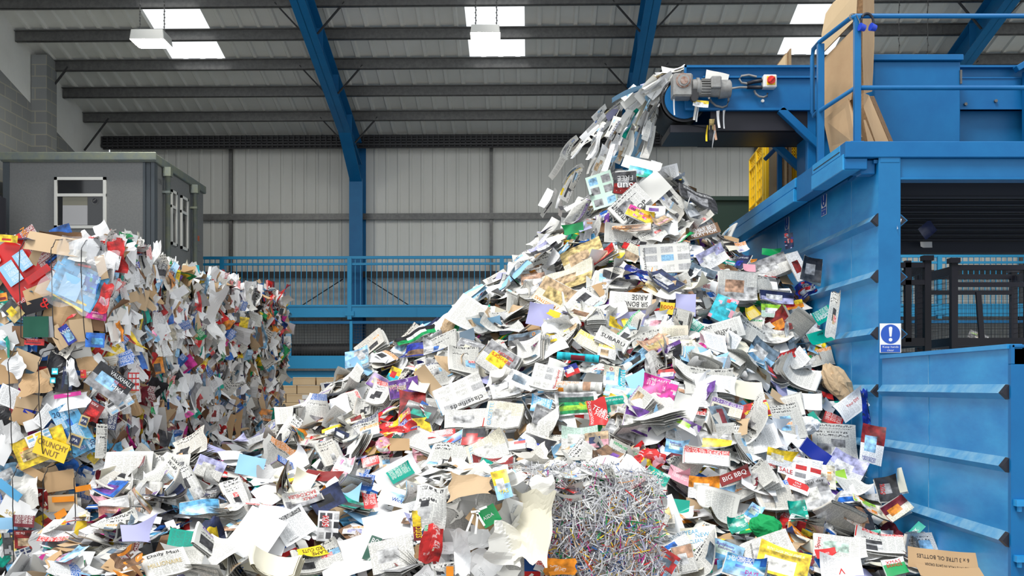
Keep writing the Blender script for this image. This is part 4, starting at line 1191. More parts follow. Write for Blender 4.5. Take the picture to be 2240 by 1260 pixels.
def piece(kind, w, h, style, texts=(), n=None, gloss=None, **sh):
    """mesh of one piece of paper lying in its own x-y plane"""
    mb = MB()
    nx, ny = n or (12, 14)
    uvo = (U(0, 20), U(0, 20))
    gl = (1 if kind in ('magazine', 'leaflet', 'plastic_bag', 'catalogue', 'carton', 'crisp_packet', 'wrapping_paper', 'book') else 0) if gloss is None else gloss
    if kind == 'roll':
        r = h
        def f(X, Y, dz=0.0):
            a = Y / (h * math.pi) * 2 * math.pi * 1.25
            rr = r * (1 - .12 * (a + 2.5) / 5)
            return np.stack([X, rr * np.sin(a), rr * np.cos(a) + dz], 1)
        mb.sheet(f, nx, 20, w, h * math.pi, paint(style, nx, 20), gl, uvo)
        return mb
    if kind == 'wad':   # crumpled ball or bag
        seeds = [(U(0, 6.28), U(2.5, 7), U(0, 6.28), U(-1, 1)) for _ in range(7)]
        nx, ny = (22, 14) if not gl else (40, 26)
        jt = np.random.RandomState(int(abs(w) * 1e5) % 9999).uniform(-1, 1, ((nx + 1) * (ny + 1)))
        jt.reshape(ny + 1, nx + 1)[:, -1] = jt.reshape(ny + 1, nx + 1)[:, 0]
        def f(X, Y, dz=0.0):
            a, b = X / w * 2 * math.pi, Y / h * math.pi
            d = np.stack([np.cos(b) * np.cos(a), np.cos(b) * np.sin(a), np.sin(b)], 1)
            rr = np.ones(len(d))
            for s1, q, p_, e in seeds:
                ax = np.array([math.cos(s1), math.sin(s1), e]); ax /= np.linalg.norm(ax)
                rr = rr - .06 * np.abs(np.sin(q * (d @ ax) + p_))
            if len(d) == len(jt): rr = rr + jt * .055 * np.cos(b)
            return d * rr[:, None] * np.array([w / 2, h / 2, min(w, h) * .42]) * 1.18
        mb.sheet(f, nx, ny, w, h, paint(style, nx, ny), gl, uvo)
        mb.sm = [False] * len(mb.sm)
        return mb
    f = shape(w, h, **sh)
    mb.sheet(f, nx, ny, w, h, paint(style, nx, ny), gl, uvo)
    if sh.get('crum', 0) > .011 and not texts: mb.sm = [False] * len(mb.sm)
    put_text(mb, f, w, h, texts)
    if kind in ('newspaper', 'magazine', 'catalogue', 'book'):
        L = {'newspaper': 5, 'magazine': 3, 'catalogue': 4, 'book': 8}[kind]
        t = {'newspaper': .005, 'magazine': .003, 'catalogue': .005, 'book': .005}[kind]
        fan = U(.0, .13) if kind != 'book' else .02
        tone = page(5, 5, NEWS[rng.randint(5)], .25) if kind != 'book' else page(5, 5, 'cream', 0)
        for i in range(1, L + 1):
            jx, jy = U(-.012, .012), U(-.012, .012)
            def g(X, Y, dz=0.0, i=i, jx=jx, jy=jy):
                e = np.clip(X / w + .5, 0, 1)
                return f(X + jx, Y + jy, -t * i - fan * i / L * e * e)
            mb.sheet(g, 6, 5, w * U(.97, 1.02), h * U(.97, 1.02), page(6, 5, 'cream' if kind == 'book' else NEWS[rng.randint(5)], 0 if kind == 'book' else .25), gl if i == L else 0, uvo)
        # rounded fold along the spine
        def sp(X, Y, dz=0.0):
            a = Y / (L * t) * math.pi
            return f(np.full_like(X, -w / 2) - .5 * L * t * np.cos(a), X, -L * t / 2 + L * t / 2 * np.sin(a))
        mb.sheet(sp, 6, 4, h * .99, L * t, paint(style, 6, 4)[:4, :6] * np.array([1, 1, 1, 0]), gl, uvo)
    return mb


def frame(loc, n, xd):
    z = Vector(n).normalized(); x = Vector(xd); x = (x - z * x.dot(z)).normalized(); y = z.cross(x)
    m = Matrix((x, y, z)).transposed().to_4x4(); m.translation = Vector(loc)
    return m


def img_axis(loc, n, ang):
    """in-plane direction at loc whose picture runs at angle ang (deg, counter-clockwise), and its stretch"""
    v = (Vector(loc) - Vector((0, 0, EYE)))
    v = v / v.y
    a = math.radians(ang)
    d = Vector((math.cos(a), 0, math.sin(a)))
    den = v.dot(n)
    t = -d.dot(n) / den if abs(den) > .05 else 0
    return d + v * t


def place_img(px, py, d, n, w, h, ang):
    """frame and real size of a piece seen at (px, py) with apparent size w x h px"""
    loc = P(px, py, d); n = Vector(n).normalized()
    if n.dot(Vector((0, 0, EYE)) - loc) < 0: n = -n
    ax, ay = img_axis(loc, n, ang), img_axis(loc, n, ang + 90)
    k = d / F
    return frame(loc, n, ax), w * k * min(ax.length, 1.7), h * k * min(ay.length, 1.9)
# ================================================================ BALES
MIX = [('plain:white', 30), ('plain:lnews', 8), ('news:', 22), ('plain:card', 9), ('plain:tan', 5), ('text:white', 10), ('cover:red,white', 5), ('cover:blue,white', 5), ('cover:sky,white', 3), ('cover:teal,white', 2), ('cover:green,yellow', 2),
       ('cover:purple,pink', 2), ('cover:yellow,red', 3), ('cover:orange,white', 2), ('cover:black,red', 3), ('cover:dark,lgrey', 4), ('cover:lblue,white', 4), ('cover:magenta,white', 2), ('band:white,red', 4), ('band:white,blue', 4), ('plain:grey', 3), ('plain:brown', 4), ('cover:cream,gold', 3), ('cover:maroon,tan', 2)]
MIXW = [('plain:white', 30), ('plain:lnews', 24), ('news:', 30), ('text:white', 16), ('plain:card', 4), ('cover:red,white', 2), ('cover:blue,white', 2), ('plain:lgrey', 8), ('cover:dark,lgrey', 2)]


def pick(mix):
    t = rng.rand() * sum(w for _, w in mix)
    for s, w in mix:
        t -= w
        if t <= 0: return s
    return mix[0][0]


def scrap_name(st):
    if st.startswith(('plain:card', 'plain:tan', 'plain:brown')): return 'cardboard_scrap'
    if st.startswith('news'): return 'newspaper_scrap'
    if st.startswith(('cover', 'band')): return 'magazine_scrap'
    return 'paper_scrap'


def add_mb(dst, src, mw):
    """append src geometry moved by matrix mw"""
    A = np.array(mw)
    V = np.array(src.v) @ A[:3, :3].T + A[:3, 3]
    b = dst.n
    dst.v.extend(map(tuple, V.tolist())); dst.n += len(V)
    dst.f.extend(tuple(i + b for i in f) for f in src.f)
    dst.c.extend(src.c); dst.uv.extend(src.uv); dst.m.extend(src.m); dst.sm.extend(src.sm); dst.col = True


def lump(r):
    q = [(r.normal(size=3) * s, U(0, 6.28), a) for s, a in ((3, .022), (3, .022), (7, .016), (7, .016), (14, .01), (14, .01), (25, .006))]
    return lambda p: sum(a * math.sin(float(np.dot(k, p)) + ph) for k, ph, a in q)


def bale_body(x0, x1, y0, y1, z0, z1, mix=MIX):
    mb = MB(); lf = lump(rng)
    cx = np.array([(x0 + x1) / 2, (y0 + y1) / 2, (z0 + z1) / 2]); hs = np.array([x1 - x0, y1 - y0, z1 - z0]) / 2 - .04
    for ax in range(3):
        for sg in (-1, 1):
            a, b = [i for i in range(3) if i != ax]
            def f(X, Y, dz=0.0):
                q = np.zeros((len(X), 3)); q[:, ax] = sg; q[:, a] = X; q[:, b] = Y
                r = np.sign(q) * np.abs(q) ** 1.0
                m = np.sort(np.abs(q), axis=1)
                r = r * (1 - .05 * np.clip((m[:, 1] - .8) / .2, 0, 1) ** 2)[:, None]
                p = cx + r * hs
                d = np.array([lf(k) for k in p])
                return p + r * d[:, None]
            n = 14
            A = np.zeros((n, n, 4))
            for j in range(n):
                for i in range(n):
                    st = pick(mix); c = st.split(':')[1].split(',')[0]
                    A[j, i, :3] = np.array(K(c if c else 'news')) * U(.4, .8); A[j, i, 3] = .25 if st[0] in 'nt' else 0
            mb.sheet(f, n, n, 2, 2, A, 0)
            if sg * (1 if ax != 1 else -1) < 0:
                pass
    return mb


FACES = {'front': ((0, -1, 0), (1, 0, 0), (0, 0, 1)), 'side': ((1, 0, 0), (0, 1, 0), (0, 0, 1)), 'top': ((0, 0, 1), (1, 0, 0), (0, 1, 0)), 'rear': ((0, 1, 0), (1, 0, 0), (0, 0, 1))}


def bale_scraps(root, box, face, dens, big, mix=MIX, keep=16, region=None):
    x0, x1, y0, y1, z0, z1 = box
    n, u, v = (Vector(k) for k in FACES[face])
    lo, hi = Vector((x0, y0, z0)), Vector((x1, y1, z1))
    o = Vector([hi[i] if n[i] > 0 else lo[i] for i in range(3)])
    for i in range(3):
        if n[i] == 0: o[i] = lo[i]
    Lu, Lv = (hi - lo).dot(u), (hi - lo).dot(v)
    stuff = MB(); items = []
    N = int(Lu * Lv * dens)
    for k in range(N):
        a, b = U(0, Lu), U(0, Lv)
        if region and not (region[0] <= a / Lu <= region[1]): continue
        st = pick(mix)
        if face == 'side':
            w, h = U(.045, .16) * big, U(.10, .35) * big
            nn = n * U(.25, 1.0) + u * U(-1, 1) * .95 + v * U(-.3, .3); xd = u + n * U(-.5, .5) + v * U(-.25, .25); out = U(-.05, .035)
        elif face == 'top':
            w, h = U(.08, .3) * big, U(.08, .3) * big
            nn = n + u * U(-.28, .28) + v * U(-.28, .28); xd = u * U(-1, 1) + v * U(-1, 1); out = U(-.05, .02)
        else:
            w, h = U(.08, .30) * big, U(.08, .26) * big
            nn = n + u * U(-.28, .28) + v * U(-.32, .32); xd = u * U(-1, 1) + v * U(-.8, .8); out = U(-.075, .0)
        e = min(a, Lu - a, b, Lv - b)
        if e < .08: out -= .04 * (1 - e / .08)
        items.append((w * h, st, w, h, nn, xd, o + u * a + v * b + n * out))
    items.sort(key=lambda t: -t[0])
    cnt = 0
    for i, (ar, st, w, h, nn, xd, p) in enumerate(items):
        q = piece('scrap', w, h, st, n=(6, 7) if i < keep else (4, 5), gloss=1 if st.startswith(('cover', 'band')) else 0, rip=U(.004, .014), crum=U(.006, .022), bend=U(-4, 4), bdir=U(0, 3.1))
        m = frame(p, nn, xd)
        if i < keep:
            c = q.build(scrap_name(st), PRINT); c.parent = root; c.matrix_local = Matrix.Translation(-root.location) @ m
        else:
            add_mb(stuff, q, m)
    if stuff.n:
        c = part(stuff, 'pressed_paper', PRINT, root); c['kind'] = 'stuff'


def bale_wire(root, pts, r=.0042):
    """pts: world points of one wire loop, slack wobble added"""
    P_ = []
    for a, b in zip(pts, pts[1:]):
        for t in np.linspace(0, 1, 7)[:-1]:
            P_.append(Vector(a).lerp(Vector(b), t) + Vector((U(-.004, .004), U(-.006, .0), U(-.003, .003))))
    P_.append(Vector(pts[-1]))
    part(MB().tube(P_, r, 6), 'baling_wire', [M_WIRE], root, 'thin black baling wire')


def feature(root, px, py, d, w, h, ang, name, style, texts=(), n=(0, -1, 0), label=None, kind='scrap', gloss=0, **sh):
    m, W, H = place_img(px, py, d, n, w, h, ang)
    sh.setdefault('rip', .004); sh.setdefault('crum', .003)
    q = piece(kind, W, H, style, texts, gloss=gloss, **sh)
    o = q.build(name, PRINT)
    o.parent = root; o.matrix_local = Matrix.Translation(-root.location) @ m
    if label: o['label'] = label
    return o


def bale(box, label, faces, big=1.0, mix=MIX, keep=14, body_mix=None, dens=(85, 170, 50)):
    x0, x1, y0, y1, z0, z1 = box
    root = empty('paper_bale', ((x0 + x1) / 2, (y0 + y1) / 2, z0), label, 'bale', 'bales of compressed waste paper')
    part(bale_body(*box, mix=body_mix or mix), 'body', PRINT, root)
    for f in faces:
        bale_scraps(root, box, f, {'front': dens[0], 'side': dens[1], 'top': dens[2], 'rear': 30}[f], big, mix, keep)
    return root


XB = PXf(247, 9.6)          # side face of the stack, -3.45
DB = 9.6
bz = [0.0, EYE - (1012 - CY) * DB / F, EYE - (762 - CY) * DB / F, EYE - (520 - CY) * DB / F]
yl = [9.6, 10.65, 12.15, 13.85, 15.25, 16.8]
tops = [0, -.10, -.03, -.02, .05]
BAGGY = 'stacked bales by the grey cabin'
near = {}
nm_l = ['top bale of the near column, red carton and plastic wrap on its face', 'middle bale of the near column, yellow cereal box and blue can carton', 'bottom bale of the near column, black wires and orange envelope']
for lv in (2, 1, 0):
    b = (XB - 1.35, XB, yl[0], yl[1] - .04, bz[lv] + .02, bz[lv + 1] - .015)
    near[lv] = bale(b, nm_l[2 - lv], ['front', 'side'] + (['top'] if lv == 2 else []), big=1.15, keep=12)
    near[lv]['box'] = b
ords = ['second', 'third', 'fourth', 'last']
far_ = {}
for lv, nm in ((2, 'top'), (1, 'middle')):
    for i in range(1, 5):
        b = (XB - 1.3, XB + U(-.05, .06) - (.06 if lv == 1 else 0), yl[i], yl[i + 1] - .05, bz[lv] + .02, bz[lv + 1] - .015 + (tops[i] if lv == 2 else 0))
        far_[lv, i] = bale(b, f'bale of mixed paper in the {nm} row, {ords[i - 1]} along from the red carton end', ['side'] + (['top'] if lv == 2 else []) + (['rear'] if i == 4 else []), big=1.15, keep=14)
b = (XB - 1.3, XB, yl[1], yl[2] - .05, 0, bz[1] - .015)
far_[0, 1] = bale(b, 'bale in the bottom row half buried by loose newspapers next to the lowest near bale', ['side'], keep=14)
for i in (2, 3, 4):
    b = (XB - 1.3, XB - .03, yl[i], yl[i + 1] - .05, 0, bz[1] - .015)
    bale(b, f'bale in the bottom row sunk behind the heap edge, {ords[i - 1]} along', ['side'], keep=4, dens=(50, 40, 30))

# ---- what shows on the near faces: top bale
R = near[2]; d = DB - .045
fe = feature
fe(R, 60, 588, d, 158, 122, -56, 'red_carton', 'band:red,dred', [('radiators', 'white', .82, .2, .075, 90), ('NEW', 'orange', .08, .8, .09, 0)], label='flattened red carton printed with two white radiators', gloss=1, bend=-.5)
for px, py, w_, h_ in ((49, 570, 42, 28), (24, 598, 50, 34)):
    fe(R, px, py, d - .022, w_, h_, -56, 'radiator_picture', 'wtext:lblue', label='picture of a white radiator', gloss=1, rip=0, crum=0, n=(.0, -1, .03))
fe(R, 84, 600, d - .02, 60, 16, 34, 'red_carton_lines', 'text:red', gloss=1)
fe(R, 5, 650, d - .02, 22, 18, 10, 'carton_badge', 'cover:orange,dred', gloss=1, label='round orange badge on the red carton')
fe(R, 18, 522, d - .03, 42, 16, -5, 'yellow_print', 'cover:yellow,red', gloss=1)
fe(R, 118, 535, d - .02, 118, 40, -6, 'kraft_cardboard', 'plain:tan', n=(0, -1, .5), bend=.6, label='folded kraft cardboard along the top edge')
fe(R, 100, 560, d, 60, 60, -30, 'kraft_cardboard', 'plain:tan')
fe(R, 115, 565, d - .01, 36, 12, 40, 'blue_print', 'cover:navy,blue')
fe(R, 85, 640, d - .02, 66, 34, 22, 'kraft_cardboard', 'plain:card')
fe(R, 80, 668, d - .03, 66, 28, 16, 'black_printed_cardboard', 'plain:black', [('&', 'red', .8, .5, .8, -30)], label='black cardboard with a red flourish')
fe(R, 28, 680, d - .03, 34, 44, 42, 'food_box', 'split:gold,dark,yellow', label='dark food box with golden picture', gloss=1)
fe(R, 148, 700, d, 116, 62, -18, 'brown_cardboard', 'plain:card', crum=.012, label='large brown cardboard sheet')
fe(R, 178, 722, d - .02, 48, 50, 8, 'brown_cardboard', 'plain:tan')
fe(R, 78, 715, d - .035, 56, 46, 1, 'green_card', 'plain:bgreen', label='dark green rectangular card')
fe(R, 110, 715, d - .028, 14, 46, 1, 'grey_card', 'plain:grey')
fe(R, 15, 735, d - .01, 44, 50, 20, 'grey_board', 'plain:lgrey'); fe(R, 12, 752, d - .03, 40, 16, -25, 'white_board', 'plain:white')
fe(R, 40, 735, d - .01, 26, 44, 0, 'brown_cardboard', 'plain:brown'); fe(R, 75, 748, d - .02, 44, 14, -3, 'red_print', 'cover:red,maroon', gloss=1)
fe(R, 128, 738, d - .025, 26, 54, 30, 'grey_cardboard', 'plain:tan'); fe(R, 148, 732, d - .03, 22, 44, 32, 'blue_wrapper', 'cover:royal,lblue', [('WC', 'white', .5, .7, .2, 0)], gloss=1)
fe(R, 208, 744, d - .03, 42, 32, -3, 'blue_wrapper', 'cover:blue,sky', gloss=1, label='shiny blue wrapper'); fe(R, 212, 712, d - .01, 34, 24, -6, 'red_brown_card', 'plain:brown'); 
# plastic wrapped pack
fe(R, 170, 622, d - .035, 112, 86, -28, 'wrapped_pack', 'mosaic:sky,lblue,sky,yellow,blue,lblue', gloss=1, label='blue and yellow nappy pack under clear plastic', n=(.1, -1, 0))
fe(R, 155, 628, d - .055, 46, 52, -24, 'pale_blue_panel', 'plain:lblue', gloss=1, rip=.004); fe(R, 138, 590, d - .05, 40, 22, -35, 'sky_panel', 'cover:sky,white', gloss=1)
fe(R, 150, 655, d - .045, 80, 20, -30, 'yellow_panel', 'cover:yellow,orange', gloss=1, label='yellow panel with dots'); fe(R, 200, 620, d - .05, 34, 40, -20, 'blue_green_panel', 'mosaic:blue,sky,green,lblue', gloss=1)
fe(R, 228, 652, d - .05, 24, 66, -14, 'pink_film', 'cover:red,pink', gloss=1, label='crinkled red and pink film', crum=.02); fe(R, 210, 690, d - .04, 46, 18, -10, 'pink_film', 'cover:magenta,pink', gloss=1)
fe(R, 188, 545, d - .04, 70, 44, 10, 'white_film', 'plain:white', gloss=1, crum=.03, label='crumpled white film'); fe(R, 172, 560, d - .05, 40, 24, -10, 'white_film', 'plain:lnews', crum=.02)
fe(R, 222, 585, d - .04, 22, 52, 12, 'kraft_strip', 'plain:tan'); fe(R, 185, 580, d - .05, 44, 10, -12, 'dark_strip', 'cover:black,red', gloss=1)
m, W, H = place_img(178, 605, d - .08, (.05, -1, .1), 130, 150, -20)
q = piece('film', W, H, 'plain:white', rip=.012, crum=.03); q.col = False
o = q.build('plastic_wrap', [M_FILM, M_FILM]); o.parent = R; o.matrix_local = Matrix.Translation(-R.location) @ m; o['label'] = 'clear plastic wrap over the blue and yellow pack'
# ---- middle bale
R = near[1]
fe(R, 140, 808, d - .01, 92, 92, 0, 'black_plastic', 'plain:black', gloss=1, crum=.03, label='crinkled black plastic bag'); fe(R, 120, 812, d - .05, 14, 14, 0, 'blue_roundel', 'cover:cyan,white', gloss=1); fe(R, 116, 832, d - .05, 12, 12, 0, 'blue_roundel', 'cover:cyan,white', gloss=1)
fe(R, 148, 828, d - .045, 24, 50, -8, 'blue_strip', 'cover:navy,gblue', gloss=1); fe(R, 162, 815, d - .05, 18, 60, 10, 'white_film', 'plain:white', gloss=1, crum=.05); fe(R, 182, 818, d - .05, 12, 18, 0, 'red_strip', 'cover:red,orange', gloss=1)
fe(R, 14, 800, d, 44, 80, 5, 'brown_cardboard', 'plain:card'); fe(R, 58, 788, d - .01, 60, 36, -22, 'brown_cardboard', 'plain:tan'); fe(R, 80, 838, d - .02, 64, 48, 12, 'brown_paper', 'plain:card', crum=.025, label='crumpled brown paper')
fe(R, 40, 800, d - .02, 46, 40, -50, 'white_film', 'plain:white', crum=.03); fe(R, 104, 828, d - .03, 18, 44, 20, 'kraft_strip', 'plain:tan')
fe(R, 20, 868, d - .03, 50, 44, -24, 'white_sheet', 'text:white', label='folded white paper sheet'); fe(R, 62, 878, d - .03, 54, 34, -12, 'tan_card', 'plain:tan', label='torn tan cardboard'); fe(R, 48, 912, d - .03, 48, 34, -24, 'brown_card', 'plain:card')
fe(R, 8, 925, d - .01, 34, 80, 4, 'black_plastic', 'plain:black', gloss=1, crum=.025); fe(R, 130, 882, d - .02, 130, 36, 8, 'white_plastic', 'plain:white', crum=.02, gloss=1, label='white plastic sheeting'); fe(R, 148, 864, d - .04, 60, 9, 9, 'magenta_strip', 'plain:magenta', gloss=1, label='magenta strip')
fe(R, 66, 898, d - .02, 26, 16, -20, 'blue_card', 'plain:royal'); fe(R, 98, 910, d - .05, 30, 50, -40, 'white_paper', 'text:white'); fe(R, 68, 930, d - .03, 30, 24, 20, 'white_paper', 'plain:white'); fe(R, 32, 945, d - .02, 40, 44, 20, 'grey_film', 'plain:lgrey', crum=.03)
fe(R, 160, 938, d - .05, 60, 116, 27, 'blue_can_carton', 'mosaic:sky,blue,lblue,blue,sky', [('20', 'navy', .2, .88, .10, -10), ('20', 'navy', .88, .10, .10, 80)], label='blue drinks can carton with gold ovals and the number 20', gloss=1, bend=-.8, n=(.15, -1, 0))
for px, py, w_, h_ in ((152, 963, 32, 26), (172, 921, 20, 24)):
    fe(R, px + 12, py, d - .085, w_, h_, -20, 'gold_oval', 'plain:gold', gloss=1, rip=0, crum=0); fe(R, px + 12, py, d - .092, w_ * .68, h_ * .68, -20, 'gold_oval_centre', 'plain:navy', [('IPA', 'white', .5, .5, .4, 0)], gloss=1, rip=0, crum=0)
fe(R, 92, 978, d - .05, 120, 62, 22, 'cereal_box', 'split:yellow,yellow,orange', label='crushed yellow cereal box', gloss=1, bend=.3)
o = fe(R, 84, 958, d - .071, 56, 26, 23, 'nutrition_panel', 'grid:white,white,yellow,lblue', gloss=1, rip=0, crum=0)
fe(R, 112, 982, d - .10, 74, 42, -20, 'cereal_lettering', 'plain:yellow', [('CRUNCHY', 'brown', .5, .70, .30, 0, .92), ('NUT', 'brown', .55, .28, .32, 0, .45)], gloss=1, rip=0, crum=0, label='brown cereal name on yellow')
fe(R, 70, 992, d - .07, 50, 24, 22, 'flakes_picture', 'mosaic:gold,orange,brown,yellow', gloss=1, rip=0, crum=0)
fe(R, 222, 965, d - .04, 26, 76, -3, 'newspaper_page', 'news:', [('classified', 'dark', .82, .5, .08, 90, .7)], label='newspaper page with classified heading'); fe(R, 205, 900, d - .03, 34, 40, -30, 'red_bag', 'cover:dred,red', gloss=1); fe(R, 5, 985, d - .02, 40, 60, -30, 'white_paper', 'plain:white')
fe(R, 240, 838, d - .08, 92, 60, -35, 'car_magazine', 'split:grey,black,lblue', [('VAUXHALL', 'white', .66, .86, .16, 0, .6), ('REHEAT', 'red', .72, .66, .09, 0, .32), ('MK1', 'white', .72, .48, .16, 0, .3)], label='car magazine page with bold white title', gloss=1, n=(.35, -1, .1), bend=-.6)
fe(R, 262, 885, d - .06, 60, 26, 30, 'car_magazine', 'grid:lgrey,white,lblue,dark', gloss=1, n=(.4, -1, 0)); fe(R, 292, 835, d + .05, 26, 40, 0, 'red_white_page', 'grid:red,white', n=(.8, -.6, 0), gloss=1); fe(R, 246, 920, d - .02, 20, 40, -8, 'blue_booklet', 'wtext:navy', [('ESCO', 'white', .5, .15, .18, 0, .7)], gloss=1, n=(.3, -1, 0))
# ---- bottom bale
R = near[0]
fe(R, 60, 1075, d - .02, 66, 74, 10, 'white_bag', 'plain:lnews', crum=.03, label='round crumpled white bag'); fe(R, 20, 1072, d - .04, 60, 20, -38, 'blue_strip', 'plain:sky', gloss=1); fe(R, 66, 1030, d - .05, 64, 18, -28, 'brown_cardboard', 'plain:card'); fe(R, 130, 1052, d - .03, 68, 44, 8, 'brown_cardboard', 'plain:card', label='rounded brown cardboard flap')
fe(R, 38, 1118, d - .03, 80, 50, -28, 'white_card', 'plain:white', [('select', 'gold', .5, .3, .28, 0, .6)], label='white card with gold writing'); fe(R, 138, 1100, d - .03, 64, 36, 4, 'envelope', 'plain:tan', label='brown envelope with orange flap'); fe(R, 138, 1092, d - .05, 48, 12, 3, 'orange_flap', 'plain:orange'); fe(R, 132, 1125, d - .05, 26, 16, 30, 'orange_flap', 'plain:orange'); fe(R, 182, 1068, d - .04, 34, 12, 10, 'orange_flap', 'plain:orange')
fe(R, 52, 1140, d - .05, 48, 26, -3, 'maroon_box', 'wtext:maroon', gloss=1, label='maroon box'); fe(R, 10, 1145, d - .03, 56, 26, 0, 'grey_blue_card', 'plain:lblue'); fe(R, 98, 1095, d - .03, 28, 40, 30, 'patterned_paper', 'mosaic:dred,white,tan'); fe(R, 175, 1148, d - .05, 72, 66, -32, 'white_poster', 'plain:white', label='white poster with coloured blobs', bend=.4)
for px, py, c in ((136, 1142, 'yellow'), (152, 1152, 'royal'), (180, 1170, 'magenta'), (190, 1182, 'red'), (180, 1195, 'navy')): fe(R, px, py, d - .08, 16, 12, -30, 'coloured_blob', 'plain:' + c, rip=0, crum=0)
fe(R, 135, 1228, d - .03, 66, 56, -2, 'brown_box', 'plain:card', label='crushed brown box'); fe(R, 55, 1180, d - .03, 46, 40, 0, 'maroon_print', 'cover:dred,tan', gloss=1); fe(R, 20, 1190, d - .03, 30, 50, 5, 'dark_print', 'mosaic:dark,yellow,grey', gloss=1); fe(R, 70, 1235, d - .04, 50, 40, 30, 'white_paper', 'plain:white'); fe(R, 50, 1212, d - .05, 36, 24, 20, 'window_print', 'grid:lgrey,navy,gblue'); fe(R, 120, 1178, d - .05, 80, 50, 10, 'clear_bag', 'plain:lgrey', crum=.03, gloss=1); fe(R, 100, 1235, d - .05, 40, 40, -20, 'white_paper', 'plain:white')
# ---- things that stand out on the long side
S = lambda px: XB * F / (px - CX)
def side(R_, px, py, w_, h_, ang, nm, st, tx=(), **k):
    k.setdefault('gloss', 1)
    fe(R_, px, py, min(S(px), 17.0) - .12, w_, h_, ang, nm, st, tx, n=k.pop('n', (.75, -.65, .05)), **k)
side(near[2], 288, 600, 46, 50, 10, 'blue_white_bag', 'band:white,royal', [('Roc', 'white', .7, .85, .14, 0, .4)], label='white bag with blue top'); side(near[2], 283, 652, 40, 22, 15, 'kraft_cardboard', 'plain:tan', gloss=0); side(near[2], 262, 545, 9, 50, 0, 'red_strip', 'plain:red'); side(near[2], 265, 690, 34, 40, 0, 'white_bag', 'plain:white')
F1 = far_[2, 1]
side(F1, 310, 655, 26, 44, -20, 'kraft_flap', 'plain:tan', gloss=0); side(F1, 318, 690, 20, 36, 20, 'teal_card', 'plain:teal', label='teal green card'); side(F1, 346, 712, 44, 50, 25, 'white_letter', 'text:white', gloss=0, label='white printed letter'); side(F1, 378, 612, 30, 50, -20, 'green_yellow_pack', 'split:green,yellow', label='green and yellow food pack'); side(F1, 395, 680, 24, 40, 5, 'red_spotted_paper', 'mosaic:red,red,white,red', label='red and white spotted paper'); side(F1, 370, 672, 30, 30, 0, 'brown_carton', 'plain:brown', gloss=0); side(F1, 368, 735, 18, 50, -3, 'blue_white_ribbon', 'band:white,royal'); side(F1, 412, 628, 20, 60, -10, 'black_bag', 'cover:black,white'); side(F1, 335, 600, 24, 40, 10, 'white_film', 'plain:white')
F2 = far_[2, 2]
side(F2, 450, 690, 34, 100, 12, 'white_film', 'plain:white', crum=.03, label='long crumpled white film'); side(F2, 455, 628, 32, 28, 5, 'white_sheet', 'plain:white', gloss=0); side(F2, 480, 660, 26, 46, -5, 'white_purple_bag', 'split:white,white,magenta'); side(F2, 430, 590, 14, 20, 0, 'turquoise_bag', 'plain:cyan', label='turquoise scrap on top'); side(F2, 500, 665, 18, 40, 8, 'brown_paper', 'plain:brown', gloss=0)
F3 = far_[2, 3]
side(F3, 524, 668, 30, 34, 30, 'white_label', 'text:white,white', gloss=0); side(F3, 512, 720, 26, 40, 10, 'pale_blue_bag', 'plain:lblue'); side(F3, 555, 700, 30, 120, 5, 'brown_cardboard', 'plain:brown', gloss=0, label='tall folded brown cardboard'); side(F3, 572, 640, 12, 40, 10, 'sweet_wrapper', 'mosaic:blue,red,white')
F4 = far_[2, 4]
side(F4, 590, 650, 18, 70, -8, 'maroon_strip', 'cover:maroon,red'); side(F4, 612, 690, 34, 84, 12, 'kraft_flap', 'plain:tan', gloss=0, n=(.3, -1, .1), label='kraft flap hanging off the end', bend=1.5); side(F4, 620, 740, 34, 22, 0, 'blue_white_bag', 'band:white,sky')
E1 = far_[1, 1]
side(E1, 345, 800, 26, 36, 10, 'orange_print', 'cover:orange,dark'); side(E1, 330, 850, 22, 60, 0, 'brown_rag', 'plain:brown', gloss=0); side(E1, 352, 905, 20, 60, 6, 'kraft_strip', 'plain:card', gloss=0); side(E1, 345, 955, 60, 34, -20, 'magazine_wad', 'cover:dark,red'); side(E1, 395, 880, 16, 60, 5, 'white_card', 'plain:white', gloss=0)
E2 = far_[1, 2]
side(E2, 470, 905, 20, 34, 0, 'white_red_card', 'split:white,white,dred'); side(E2, 440, 860, 40, 30, 0, 'clear_bag', 'plain:lgrey'); side(E2, 478, 835, 16, 34, 20, 'teal_wrapper', 'plain:teal'); side(E2, 430, 890, 14, 50, 0, 'dark_red_wrapper', 'plain:dred')
E3 = far_[1, 3]
side(E3, 500, 950, 18, 90, -14, 'brown_strip', 'plain:card', gloss=0, label='long brown cardboard strip'); side(E3, 520, 935, 16, 90, -6, 'brown_strip', 'plain:card', gloss=0); side(E3, 532, 850, 10, 60, 0, 'blue_strip', 'cover:navy,white'); side(E3, 508, 870, 20, 60, 0, 'white_film', 'plain:white')
E4 = far_[1, 4]
side(E4, 610, 870, 22, 60, 0, 'black_bag', 'plain:black', crum=.03, label='black bag poking out'); side(E4, 570, 870, 16, 60, 10, 'kraft_strip', 'plain:tan', gloss=0); side(E4, 565, 905, 60, 26, -8, 'orange_picture', 'mosaic:orange,brown,gold', n=(.2, -1, .3), label='orange brown picture sheet')
B1 = far_[0, 1]
